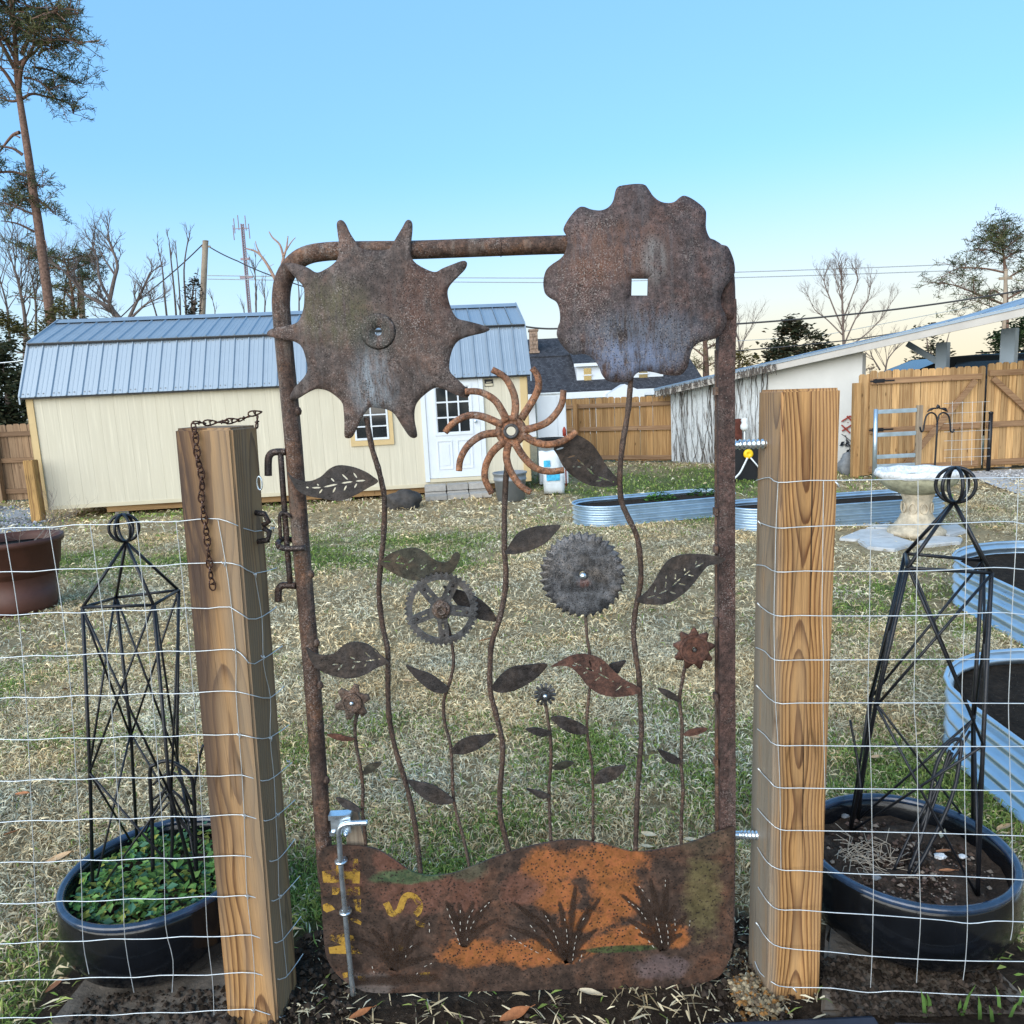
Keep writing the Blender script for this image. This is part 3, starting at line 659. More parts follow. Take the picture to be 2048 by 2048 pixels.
leaf(A96, [(1012, 800), (1080, 740), (1130, 670), (1170, 600), (1225, 540), (1300, 514), (1400, 509), (1500, 519), (1582, 540), (1540, 572), (1470, 586), (1420, 640), (1370, 702), (1300, 770), (1200, 826), (1100, 832), (1030, 822)], sC, YL - .02, 'rust_leaf', [[(1070, 790), (1125, 775), (1200, 745), (1260, 695), (1320, 640), (1385, 595), (1460, 555)], [(1120, 775), (1133, 712)], [(1130, 780), (1165, 795)], [(1192, 745), (1200, 645)], [(1205, 745), (1262, 765)], [(1255, 695), (1260, 620)], [(1265, 697), (1335, 710)], [(1320, 638), (1318, 600)], [(1325, 640), (1380, 652)], [(1380, 600), (1398, 550)]])
leaf(A96, [(458, 1236), (520, 1200), (580, 1170), (660, 1156), (740, 1168), (800, 1200), (850, 1250), (920, 1310), (1000, 1350), (1032, 1372), (1020, 1398), (950, 1416), (850, 1421), (760, 1400), (690, 1352), (640, 1290), (590, 1245), (530, 1230)], sC, YL - .016, 'rust_leaf_red', [[(600, 1210), (700, 1250), (790, 1290), (860, 1330)], [(640, 1235), (590, 1225)], [(720, 1250), (700, 1180)], [(720, 1258), (660, 1280)], [(785, 1285), (775, 1230)], [(790, 1290), (730, 1330)], [(850, 1300), (835, 1340)], [(915, 1350), (870, 1388)], [(965, 1360), (940, 1362)]])
leaf(A96, [(830, 1222), (880, 1202), (940, 1194), (912, 1240), (890, 1275), (850, 1262)], sE, YL + .02, 'rust_leaf')
leaf(A96, [(1142, 1370), (1210, 1385), (1268, 1420), (1288, 1462), (1250, 1452), (1190, 1422)], sG, YL, 'rust_leaf')
leaf(A96, [(1308, 1672), (1350, 1640), (1420, 1626), (1467, 1634), (1420, 1665), (1350, 1680)], sG, YL, 'rust_leaf_red')
leaf(A96, [(1140, 1765), (1200, 1780), (1262, 1812), (1300, 1852), (1250, 1862), (1190, 1832)], sG, YL, 'rust_leaf')
leaf(A96, [(293, 1635), (350, 1624), (410, 1635), (458, 1665), (400, 1686), (340, 1666)], sF, YL, 'rust_leaf')
leaf(A96, [(455, 1560), (520, 1550), (600, 1575), (670, 1612), (698, 1660), (620, 1672), (540, 1642), (490, 1602)], sE, YL, 'rust_leaf')
leaf(A96, [(464, 1890), (500, 1855), (550, 1840), (606, 1849), (560, 1886), (510, 1899)], sF, YL, 'rust_leaf_olive')
leaf(A10, [(600, 372), (630, 310), (690, 280), (750, 270), (812, 267), (770, 330), (700, 372), (615, 386)], sE, YL, 'rust_leaf')
leaf(A10, [(168, 415), (220, 420), (280, 436), (322, 467), (270, 481), (220, 456)], sF, YL, 'rust_leaf')
leaf(A56, [(1105, 168), (1150, 110), (1230, 76), (1310, 68), (1388, 64), (1340, 120), (1260, 170), (1180, 196), (1115, 190)], sD, YL, 'rust_leaf')
leaf(A56, [(822, 364), (900, 374), (980, 390), (1050, 430), (1112, 478), (1110, 505), (1060, 515), (1000, 510), (930, 480), (860, 420)], sD, YL, 'rust_leaf')
leaf(A56, [(303, 65), (360, 60), (420, 75), (488, 96), (440, 111), (380, 106), (340, 91)], sH, YL, 'rust_leaf_red')
leaf(A56, [(535, 302), (560, 265), (600, 250), (656, 247), (620, 290), (580, 316), (545, 323)], sH, YL, 'rust_leaf_olive')
leaf(A56, [(358, 475), (420, 485), (480, 516), (527, 556), (490, 562), (420, 541), (385, 511)], sH, YL, 'rust_leaf')

# polar discs: outline swept to a centre hole, dished, with thickness
def disc(name, out_px, ctr_px, Y, mat, parent, dish, thick=.006, hole=lambda a: .008, rings=8, n=None, smooth=4, ripple=0.0):
    C = g(ctr_px, Y)
    O = sm2(gpts(out_px, Y), smooth) if smooth else gpts(out_px, Y)
    N = len(O); v, f, sm = [], [], []
    mx = max(math.hypot(u - C.x, w - C.z) for u, w in O)
    for side in (0, 1):
        for k in range(rings + 1):
            t_ = k / rings
            for (u, w) in O:
                a = math.atan2(w - C.z, u - C.x); rh = hole(a)
                x0, z0 = C.x + rh * math.cos(a), C.z + rh * math.sin(a)
                x, z = x0 + (u - x0) * t_, z0 + (w - z0) * t_
                rad = math.hypot(x - C.x, z - C.z) / mx
                y = Y + dish(rad) + side * thick + ripple * math.sin(a * 3 + 1) * rad * rad
                v.append((x, y - GY, z))
    R_ = rings + 1
    for k in range(rings):
        for i in range(N):
            j = (i + 1) % N
            f.append((k * N + i, (k + 1) * N + i, (k + 1) * N + j, k * N + j)); sm.append(True)
            b0 = R_ * N
            f.append((b0 + k * N + i, b0 + k * N + j, b0 + (k + 1) * N + j, b0 + (k + 1) * N + i)); sm.append(True)
    for i in range(N):
        j = (i + 1) % N; k = rings * N; b0 = R_ * N
        f.append((k + i, b0 + k + i, b0 + k + j, k + j)); sm.append(False)
        f.append((i, j, b0 + j, b0 + i)); sm.append(False)
    me = bpy.data.meshes.new(name); me.from_pydata(v, [], f); me.polygons.foreach_set('use_smooth', sm); me.materials.append(mat)
    me.validate(); me.update()
    bm = bmesh.new(); bm.from_mesh(me); bmesh.ops.recalc_face_normals(bm, faces=bm.faces); bm.to_mesh(me); bm.free()
    o = bpy.data.objects.new(name, me); link(o); o.parent = parent
    return o, C
star_px = zo(500, 350, 3.22, [(553, 305), (575, 283), (605, 300), (640, 370), (680, 430), (703, 465), (760, 482), (850, 485), (903, 472), (930, 420), (975, 340), (1000, 292), (1020, 282), (1040, 300), (1042, 360), (1035, 440), (1035, 510), (1060, 560), (1120, 600), (1190, 625), (1240, 600), (1310, 570), (1370, 548), (1396, 560), (1385, 600), (1340, 650), (1290, 705), (1272, 750), (1280, 810), (1305, 880), (1340, 925), (1400, 940), (1480, 960), (1530, 978), (1541, 995), (1500, 1015), (1420, 1035), (1345, 1065), (1305, 1120), (1285, 1200), (1288, 1265), (1330, 1310), (1390, 1370), (1413, 1410), (1400, 1430), (1370, 1432), (1300, 1405), (1240, 1377), (1190, 1372), (1130, 1410), (1080, 1460), (1060, 1510), (1058, 1580), (1070, 1650), (1072, 1685), (1050, 1696), (1020, 1680), (980, 1620), (930, 1540), (880, 1510), (810, 1500), (770, 1500), (720, 1560), (680, 1640), (650, 1690), (620, 1697), (603, 1680), (605, 1600), (602, 1520), (595, 1470), (560, 1430), (500, 1390), (430, 1378), (370, 1400), (300, 1440), (260, 1448), (247, 1430), (280, 1370), (340, 1310), (368, 1260), (362, 1190), (335, 1110), (290, 1075), (220, 1060), (130, 1042), (103, 1030), (103, 1010), (130, 990), (200, 975), (280, 960), (320, 930), (345, 860), (350, 790), (345, 725), (310, 680), (270, 640), (225, 585), (218, 565), (240, 560), (300, 570), (370, 595), (430, 628), (490, 605), (540, 570), (566, 530), (570, 440), (560, 370)])
YD = GY - .012
st, C0 = disc('star_disc', star_px, (758, 664), YD, M['rust_star'], gate, lambda r: .022 * (r * r) - .012, hole=lambda a: .0085)
mb = MB(); mb.lathe([(.040, .0065), (.034, .0045), (.029, .0035), (.024, .004), (.018, .007), (.012, .010), (.0095, .012)][::-1], 40, (C0.x, YD - .018, C0.z), 'y', ring=True)
mb.build('hub_ring', M['rust_star'], st)
scal_px = zo(1000, 330, 3.22, [(750, 155), (765, 130), (795, 120), (880, 110), (938, 116), (965, 150), (992, 195), (1035, 230), (1085, 240), (1130, 230), (1162, 202), (1195, 187), (1245, 205), (1305, 248), (1335, 285), (1336, 330), (1332, 400), (1352, 460), (1392, 498), (1440, 508), (1476, 518), (1500, 560), (1520, 620), (1523, 690), (1490, 742), (1450, 790), (1427, 850), (1432, 910), (1460, 960), (1470, 1010), (1440, 1070), (1400, 1113), (1330, 1130), (1275, 1150), (1240, 1190), (1226, 1250), (1215, 1300), (1180, 1345), (1130, 1356), (1050, 1347), (1000, 1335), (940, 1329), (890, 1337), (862, 1365), (840, 1391), (770, 1400), (700, 1390), (662, 1350), (640, 1298), (600, 1245), (545, 1216), (475, 1220), (430, 1190), (390, 1140), (368, 1090), (375, 1040), (388, 1000), (385, 935), (365, 880), (320, 850), (290, 815), (281, 750), (295, 680), (330, 640), (390, 600), (420, 558), (435, 500), (430, 450), (412, 410), (425, 370), (465, 310), (510, 265), (545, 261), (590, 280), (650, 288), (700, 268), (733, 222)])
sq = lambda a: .0185 / max(abs(math.cos(a + .05)), abs(math.sin(a + .05))) * .98
so, C1 = disc('scalloped_disc', scal_px, (1277, 576), YD - .006, M['rust_scallop'], gate, lambda r: .030 * (r * r) - .016, hole=sq)
# circular saw blade
sw = []; cxp, cyp = 1165, 1149
for k in range(34):
    a0 = 2 * PI * k / 34 + .1; R_ = 86 * (1 - .006 * math.sin(2 * a0))
    for dr, da in ((-6.5, 0.0), (-5.5, .03), (.3, .045), (-.6, .075), (-3.2, .12), (-5.6, .165)):
        sw.append((cxp + (R_ + dr) * math.cos(a0 + da), cyp - (R_ + dr) * math.sin(a0 + da)))
sb, C2 = disc('saw_blade', sw, (cxp, cyp), YD + .004, M['saw_grey'], gate, lambda r: 0.0, thick=.003, hole=lambda a: .0075, smooth=0, rings=5)
mb = MB(); mb.lathe([(0, -.006), (.007, -.005), (.0085, 0), (.0085, .004)], 12, (C2.x + .001, YD - .002, C2.z - .002), 'y'); mb.build('blade_bolt', M['zinc'], sb)
# small sprockets
def star_sprocket(name, c_px, rb, rt, n, Y, ph, mat, face, boltmat='steel_grey', tw=.33):
    o_ = []
    for k in range(n):
        a0 = 2 * PI * k / n + ph; w_ = PI / n
        for rr_, da in ((rb, -w_ * .95), (rb + (rt - rb) * .35, -w_ * .62), (rt, -w_ * tw * .55), (rt, w_ * tw * .55), (rb + (rt - rb) * .35, w_ * .62)):
            o_.append((c_px[0] + rr_ * math.cos(a0 + da), c_px[1] - rr_ * math.sin(a0 + da)))
    o, C = disc(name, o_, c_px, Y, M[mat], gate, lambda r: 0.0, thick=.005, hole=lambda a: .0045, smooth=0, rings=3)
    k_ = GY / 1500 * 1.02
    mb = MB(); mb.lathe([(face * k_, .002), (face * k_, -.005), (face * k_ * .86, -.006), (face * k_ * .84, -.003), (face * k_ * .2, -.003), (face * k_ * .2, .001)][::-1], 28, (C.x, Y - .001, C.z), 'y', ring=True)
    mb.sm = [False] * len(mb.sm); mb.build('sprocket_cup', M[mat], o)
    mb = MB(); mb.lathe([(0, -.005), (.0042, -.0045), (.0055, -.001), (.0055, .002)], 10, (C.x, Y - .0075, C.z), 'y'); mb.build('bolt_head', M[boltmat], o)
    return o
star_sprocket('small_sprocket', (704.5, 1404.5), 22, 36, 6, YD, .3, 'sprocket', 20, 'zinc', .5)
star_sprocket('small_sprocket', (1388, 1298), 30, 42, 9, YD, .15, 'rust_leaf_red', 30)
star_sprocket('small_pinion', (1090, 1390), 12.5, 22, 13, YD, .0, 'steel_grey', 11, 'zinc', .8)
# bicycle chainring with five arms
cr = (882.5, 1217.5); o_ = []
for k in range(44):
    a0 = 2 * PI * k / 44
    for rr_, da in ((69.5, -.06), (74, -.02), (74, .015), (69.5, .05)): o_.append((cr[0] + rr_ * math.cos(a0 + da), cr[1] - rr_ * math.sin(a0 + da)))
arms = [math.radians(a) for a in (-7, 64, 131, 203, 276)]; hs = []
for i in range(5):
    a0, a1 = arms[i], arms[(i + 1) % 5] + (2 * PI if i == 4 else 0)
    sec = []
    for k in range(11): 
        a = a0 + .17 + (a1 - a0 - .34) * k / 10; sec.append((cr[0] + 58 * math.cos(a), cr[1] - 58 * math.sin(a)))
    for k in range(7):
        a = a1 - .47 - (a1 - a0 - .94) * k / 6; sec.append((cr[0] + 23 * math.cos(a), cr[1] - 23 * math.sin(a)))
    hs.append(gpts(sec, YD - .006))
for a in arms:
    hs.append(gpts([(cr[0] + r_ * math.cos(a + s_), cr[1] - r_ * math.sin(a + s_)) for r_, s_ in ((30, -.07), (42, -.045), (42, .045), (30, .07))], YD - .006))
ch = plate2d('chainring', gpts(o_, YD - .006), hs, .004, M['steel_grey'], gframe(YD - .006), gate)
Cc = g(cr, YD - .006)
mb = MB(); mb.lathe([(.022, .003), (.022, -.006), (.017, -.009), (.013, -.009), (.013, -.013), (.008, -.013), (.007, -.009), (0, -.009)][::-1], 28, (Cc.x, YD - .008, Cc.z), 'y'); mb.build('chainring_hub', M['sprocket'], ch)
for a in arms:
    p = g((cr[0] + 52 * math.cos(a), cr[1] - 52 * math.sin(a)), YD - .006); mb = MB(); mb.lathe([(0, -.003), (.003, -.0025), (.0035, .001)], 8, (p.x, YD - .0095, p.z), 'y'); mb.build('chainring_bolt', M['rust_leaf'], ch)
# hay-rake wheel
YW = GY - .022
hubc = g((1022, 862), YW)
mb = MB(); mb.lathe([(.034, .006), (.036, -.002), (.033, -.008), (.026, -.009), (.024, -.006), (.018, -.006), (.0175, -.012), (.012, -.012), (.0105, -.006), (.0105, .006)][::-1], 40, (hubc.x, YW, hubc.z), 'y', ring=True)
wh = mb.build('rake_wheel', M['rust_wheel'], gate)
mb = MB(); mb.lathe([(.0175, .0), (.0175, -.004), (.0108, -.004), (.0108, .0)][::-1], 28, (hubc.x, YW - .0125, hubc.z), 'y', ring=True); mb.build('wheel_washer', M['steel_grey'], wh)
tines = [[(984, 739), (1010, 755), (1026, 783), (1031, 810), (1028, 840)], [(1064, 736), (1075, 752), (1077, 775), (1066, 800), (1042, 838)], [(1127, 780), (1122, 811), (1098, 842), (1066, 856), (1042, 860)], [(1153, 863), (1130, 880), (1099, 889), (1070, 884), (1044, 868)], [(1128, 940), (1096, 943), (1068, 934), (1046, 912), (1030, 886)],
         [(1062, 985), (1040, 970), (1022, 944), (1013, 915), (1017, 886)], [(984, 987), (970, 958), (972, 930), (986, 903), (1010, 882)], [(918, 942), (921, 918), (937, 890), (966, 870), (1002, 866)], [(890, 865), (907, 846), (937, 831), (968, 834), (1004, 850)], [(930, 783), (960, 784), (988, 799), (1003, 820), (1014, 842)]]
for T in tines:
    P = smooth_pts([g(p, YW - .004) for p in T], 5); N = len(P); mb = MB()
    mb.tube(P, [.0075 + .0022 * i / N for i in range(N)], 10, flat=.75); mb.build('wheel_tine', M['rust_wheel'], wh)

# latch handle on the left of the frame
def lt(pts): return zo(330, 800, 3.863, pts)
YLt = GY + .012
mb = MB()
mb.tube(smooth_pts([g(p, YLt) for p in lt([(798, 585), (797, 500), (803, 440), (830, 408), (880, 400), (935, 402)])], 4), .0085, 10)
mb.tube(smooth_pts([g(p, YLt) for p in lt([(893, 410), (920, 800), (945, 1150), (968, 1425)])], 3), .0068, 10)
mb.tube(smooth_pts([g(p, YLt) for p in lt([(1012, 1435), (920, 1432), (888, 1445), (876, 1480), (876, 1555)])], 4), .0085, 10)
lh = mb.build('latch_handle', M['dark_iron'], gate)
mb = MB()
mb.tube(smooth_pts([g(p, YLt - .028) for p in lt([(1085, 1143), (960, 1150), (885, 1138)])], 3), .0068, 10)
mb.tube(smooth_pts([g(lt([(885, 1138)])[0], YLt - .028), g(lt([(872, 1105)])[0], YLt - .005), g(lt([(910, 1075)])[0], YLt + .018), g(lt([(985, 1080)])[0], YLt + .02)], 4), .0068, 10)
mb.tube(smooth_pts([g(p, YLt - .01) for p in lt([(892, 1075), (888, 980), (886, 900), (905, 872), (945, 880), (968, 905)])], 4), .0045, 8)
mb.build('latch_loop', M['dark_iron'], lh)
# drop rod with its cane handle
YR = GY - .022
def ro(pts): return zo(640, 1600, 4.6, pts)
mb = MB(); mb.tube(smooth_pts([g(p, YR - .008) for p in ro([(440, 208), (330, 212), (235, 222), (188, 250), (172, 300), (180, 420), (200, 700), (225, 950), (250, 1250), (275, 1500), (305, 1790)])], 5), .0068, 12)
rod = mb.build('drop_rod', M['zinc'], gate)
for cpt in ((195, 555), (235, 1020)):
    a = g(ro([cpt])[0], YR); mb = MB()
    mb.lathe([(.0075, -.004), (.016, -.004), (.016, .001), (.0075, .001)], 20, a, 'z'); mb.box(a.x - .009, a.x + .009, a.y, a.y + .022, a.z - .007, a.z + .002)
    mb.build('rod_bracket', M['zinc'], gate)
a = g(ro([(95, 125)])[0], YR + .012); b = g(ro([(290, 305)])[0], YR + .012); mb = MB()
mb.box(a.x, b.x, a.y - .004, a.y, b.z + .003, a.z - .012); mb.box(a.x - .003, b.x + .003, a.y - .012, a.y + .014, a.z - .012, a.z)
mb.box(a.x - .004, a.x + .008, a.y - .010, a.y - .004, b.z, b.z + .01); 
mb.lathe([(0, -.012), (.006, -.010), (.006, 0)][::-1], 12, (b.x - .012, a.y - .004, b.z + .004), 'y')
mb.build('rod_keeper', M['zinc'], gate)
a = g(ro([(215, 110)])[0], GY + .012); b = g(ro([(425, 470)])[0], GY + .012); mb = MB()
mb.hexa([(a.x, a.y, b.z), (b.x, a.y, b.z), (b.x, a.y + .02, b.z), (a.x, a.y + .02, b.z), (a.x + .004, a.y, a.z), (b.x - .014, a.y, a.z), (b.x - .014, a.y + .02, a.z), (a.x + .004, a.y + .02, a.z)])
mb.build('keeper_block', M['grey_wood'], gate)

# ------------------------------------------------------------------ gate posts
def post(name, label, mat, bl, tl, wd, Yf, rz, top_px):
    """square timber, front-left bottom and top corners given in the world"""
    h = tl.z + .25
    t = thing(name, label, 'post', (bl.x + wd / 2, Yf + wd / 2, 0), rz, 'square timber gate posts')
    lean = math.atan2(tl.x - bl.x, tl.z - bl.z)
    bm = bmesh.new(); bmesh.ops.create_cube(bm, size=1)
    for v in bm.verts: v.co = Vector((v.co.x * wd, v.co.y * wd, v.co.z * h))
    bmesh.ops.bevel(bm, geom=list(bm.edges), offset=.006, segments=3, affect='EDGES')
    bmesh.ops.translate(bm, verts=bm.verts, vec=(0, 0, h / 2 - .25))
    bmesh.ops.rotate(bm, verts=bm.verts, cent=(0, 0, 0), matrix=Matrix.Rotation(lean, 3, 'Y'))
    me = bpy.data.meshes.new('timber'); bm.to_mesh(me); bm.free(); me.materials.append(mat)
    o = bpy.data.objects.new('timber', me); link(o); o.parent = t
    return t, lean
YP = 1.69
bl, tl = atY(456, 2035, YP), atY(353, 858, YP)
pl_, leanL = post('gate_post', 'timber gate post with rusty chain hanging on it, left of the gate', M['post_left'], Vector((bl.x, YP, 0)), tl, .134, YP, math.radians(-6), None)
PLX = bl.x
br, tr = atY(1531, 1975, YP), atY(1560, 780, YP)
pr_, leanR = post('gate_post', 'timber gate post with arched grain holding the gate hinge bolts, right of the gate', M['post_right'], Vector((br.x, YP, 0)), tr, .136, YP, math.radians(3), None)
# hinge bolts screwed into the right post
for (a, b) in (((1452, 891), (1535, 887)), ((1462, 1669), (1528, 1671))):
    A, B = g(a, 1.775), g(b, 1.775); n = 18; mb = MB(); P, R_ = [], []
    for i in range(n * 4 + 1):
        s_ = i / (n * 4); P.append(A.lerp(B, s_)); R_.append(.0095 if s_ < .25 else .0105 + .0015 * math.cos(s_ * 2 * PI * 9))
    B2 = B + (B - A).normalized() * .09
    mb.tube(P + [B2], R_ + [.0095], 12)
    mb.tube([A + Vector((-.012, 0, -.03)), A + Vector((-.012, 0, .03))], .011, 12)
    rot = pr_
    o = mb.build('hinge_bolt', M['zinc'], None); o.parent = pr_; o.matrix_parent_inverse = Matrix.Translation(pr_.location).inverted() if False else Matrix()
    # express in the rotated post's frame
    mi = (Matrix.Translation(pr_.location) @ Matrix.Rotation(pr_.rotation_euler.z, 4, 'Z')).inverted(); o.data.transform(mi)

def on_post(mb, name, mat, pst):
    o = mb.build(name, mat); o.parent = pst
    o.data.transform((Matrix.Translation(pst.location) @ Matrix.Rotation(pst.rotation_euler.z, 4, 'Z')).inverted()); return o
# latch keeper and eye ring on the inner side of the left post
mb = MB(); c_ = atY(529, 1052, 1.77); mb.tube([c_ + Vector((-.03, 0, .035)), c_ + Vector((.004, -.004, .030)), c_ + Vector((.012, -.004, .010)), c_ + Vector((-.002, -.004, .002))], .007, 8)
mb.tube([c_ + Vector((-.002, -.004, -.004)), c_ + Vector((.012, -.004, -.014)), c_ + Vector((.006, -.004, -.034)), c_ + Vector((-.03, 0, -.038))], .007, 8); on_post(mb, 'latch_keeper', M['dark_iron'], pl_)
mb = MB(); c_ = atY(520, 966, 1.74); mb.tube([c_ + Vector((.006 * math.cos(q), -.004, .016 * math.sin(q))) for q in np.linspace(0, 2 * PI, 17)[:-1]], .0018, 6, closed=True); on_post(mb, 'eye_ring', M['zinc'], pl_)

# ------------------------------------------------------------------ rusty chain over the left post
chain = thing('rusty_chain', 'rusty twisted link chain draped over the top of the left gate post', 'chain', (atY(400, 860, 1.68).x, 1.68, 1.0))
def link_mesh():
    mb = MB(); P = []
    for k in range(16):
        a = 2 * PI * k / 16; P.append(Vector((.0062 * math.sin(a) * (1 + .25 * math.cos(a)), .0018 * math.sin(2 * a), .0155 * math.cos(a))))
    mb.tube(P, .0019, 6, closed=True)
    mb.tube([Vector((.004 * math.cos(q), .004 * math.sin(q), -.0025 + .0012 * i)) for i, q in enumerate(np.linspace(0, 4 * PI, 9)[:5])], .0017, 5)
    return mb.mesh('chain_link', M['rust_chain'])
lm = link_mesh()
topz = tl.z
cp = [Vector((atY(507, 846, 1.74).x, 1.765, topz + .004)), Vector((atY(507, 846, 1.74).x, 1.765, topz + .026)), Vector((atY(480, 850, 1.74).x, 1.755, topz + .014)), Vector((atY(440, 855, 1.72).x, 1.735, topz + .010)), Vector((atY(405, 850, 1.7).x, 1.71, topz + .010)), Vector((atY(388, 848, 1.69).x, 1.69, topz + .010))]
cp += [atY(x, y, 1.676) for x, y in [(391, 870), (393, 895), (396, 920), (402, 945), (404, 970), (403, 995), (406, 1020), (410, 1045), (413, 1070), (416, 1095), (418, 1120), (421, 1148), (425, 1172)]]
CP = smooth_pts(cp, 8); acc = 0; last = CP[0]; nxt = 0.0; k = 0
for i in range(1, len(CP)):
    seg = (CP[i] - CP[i - 1]).length; acc += seg
    if acc >= nxt:
        t_ = (CP[min(i + 1, len(CP) - 1)] - CP[i - 1]).normalized()
        q = t_.to_track_quat('Z', 'Y') @ Matrix.Rotation((k % 2) * 1.25 + rng.uniform(-.4, .4), 4, 'Z').to_quaternion()
        o = inst('chain_link', lm, chain, CP[i] - chain.location); o.rotation_mode = 'QUATERNION'; o.rotation_quaternion = q
        nxt += .0255; k += 1

# ------------------------------------------------------------------ woven wire fences either side
def wire_obj(name, pts, parent, r=.0012, n=5):
    mb = MB(); mb.tube(pts, r, n, cap=False); return mb.build(name, M['wire'], parent)
YF = 1.683
wl = thing('wire_fence', 'galvanised woven wire fence in front of the planter with green foliage, left of the gate', 'fence', (-1.3, YF, 0))
SL = [  # (y at the left picture edge, then knots across the post)
    (1058, [(438, 1038), (470, 1049), (509, 1063), (550, 1056)]), (1145, [(447, 1125), (480, 1131), (509, 1147), (553, 1136)]), (1230, [(460, 1214), (497, 1238), (525, 1233), (553, 1214)]), (1315, [(469, 1299), (490, 1316), (509, 1328), (565, 1292)]),
    (1397, [(472, 1383), (510, 1392), (540, 1396), (568, 1373)]), (1480, [(478, 1469), (510, 1476), (540, 1475), (578, 1450)]), (1562, [(484, 1550), (525, 1562), (550, 1553), (584, 1525)]), (1644, [(488, 1630), (531, 1642), (556, 1630), (590, 1600)]),
    (1726, [(491, 1712), (543, 1723), (565, 1710), (590, 1678)]), (1808, [(494, 1791), (547, 1802), (570, 1785), (600, 1752)]), (1887, [(503, 1870), (553, 1886), (575, 1868), (602, 1833)]), (1962, [(509, 1946), (559, 1959), (580, 1945), (606, 1908)]), (2037, [(509, 2019), (562, 2035), (590, 2015), (611, 1975)])]
SP = Vector((0, 0, 0))
sideP = Vector((PLX + .139, YP, 0)); sideN = Vector((1, math.tan(math.radians(4)) * -1, 0)).normalized()
def post_face(pst, lean, wd, px, py, sgn):
    """where the ray meets the side face (sgn +1 right, -1 left) of a leaning post; local y tells how far round the corner"""
    rz_ = Matrix.Rotation(pst.rotation_euler.z, 3, 'Z'); n_ = rz_ @ Vector((math.cos(lean) * sgn, 0, -math.sin(lean) * sgn)); c_ = Vector((pst.location.x, pst.location.y, 0))
    h = atPlane(px, py, c_ + n_ * (wd / 2 + .0035), n_); return h, (rz_.transposed() @ (h - c_)).y
def post_front(pst, wd, px, py):
    rz_ = Matrix.Rotation(pst.rotation_euler.z, 3, 'Z'); n_ = rz_ @ Vector((0, -1, 0)); c_ = Vector((pst.location.x, pst.location.y, 0))
    return atPlane(px, py, c_ + n_ * (wd / 2 + .0035), n_)
def left_pt(px, py):
    if px < 330: return atY(px, py, YF)
    h, ly = post_face(pl_, leanL, .134, px, py, 1)
    if ly > -.134 / 2 - .003: return h
    f_ = post_front(pl_, .134, px, py); e_ = atY(px, py, YF)
    return f_ if f_.y < e_.y else e_
for i, (y0, K) in enumerate(SL):
    x1, y1 = K[0]; pts = []
    for j in range(12):
        s_ = j / 12; x = -60 + (x1 + 60) * s_; y = y0 + (y1 - y0) * (x / x1) + 1.6 * math.sin(j * 2.1 + i * 1.7)
        pts.append((x, y))
    P = [left_pt(x, y) for x, y in pts] + [left_pt(x, y) for x, y in K]
    wire_obj('strand', smooth_pts(P, 2), wl)
TL_ = [[(9, 1060), (36, 1225), (52, 1400), (62, 1600), (72, 1810), (80, 1960)], [(98, 1053), (125, 1225), (143, 1400), (155, 1600), (163, 1760), (166, 1880), (178, 1948)], [(180, 1048), (205, 1225), (222, 1400), (236, 1600), (246, 1760), (250, 1880), (268, 1985)], [(273, 1046), (291, 1225), (306, 1400), (318, 1560), (328, 1700), (331, 1850), (346, 1920), (344, 1985)], [(352, 1043), (372, 1225), (388, 1400), (400, 1560), (408, 1700), (414, 1860), (425, 1960), (428, 2030)],
       [(436, 1040), (452, 1130), (463, 1214), (472, 1310), (472, 1383), (478, 1469), (484, 1550), (488, 1630), (491, 1712), (494, 1791), (503, 1870), (509, 1946), (509, 2019)], [(509, 1147), (524, 1238), (527, 1328), (541, 1396), (540, 1475), (548, 1555), (552, 1640), (556, 1714), (558, 1790), (566, 1875), (574, 1950)]]
for T in TL_: wire_obj('stay', smooth_pts([left_pt(x, y) for x, y in T], 3), wl, .0009)
# little wraps at crossings on the post
mb = MB()
for (x, y) in [(545, 1056), (447, 1126), (510, 1148), (469, 1300), (526, 1313), (478, 1469), (541, 1476), (577, 1522), (488, 1630), (556, 1627), (494, 1791), (560, 1790), (506, 2019)]:
    a = left_pt(x, y); mb = MB(); mb.tube([a + Vector((-.004, -.003, .004)), a + Vector((0, -.004, -.001)), a + Vector((.004, -.003, .003)), a + Vector((.002, -.002, -.008))], .0016, 5); mb.build('wire_knot', M['wire'], wl)

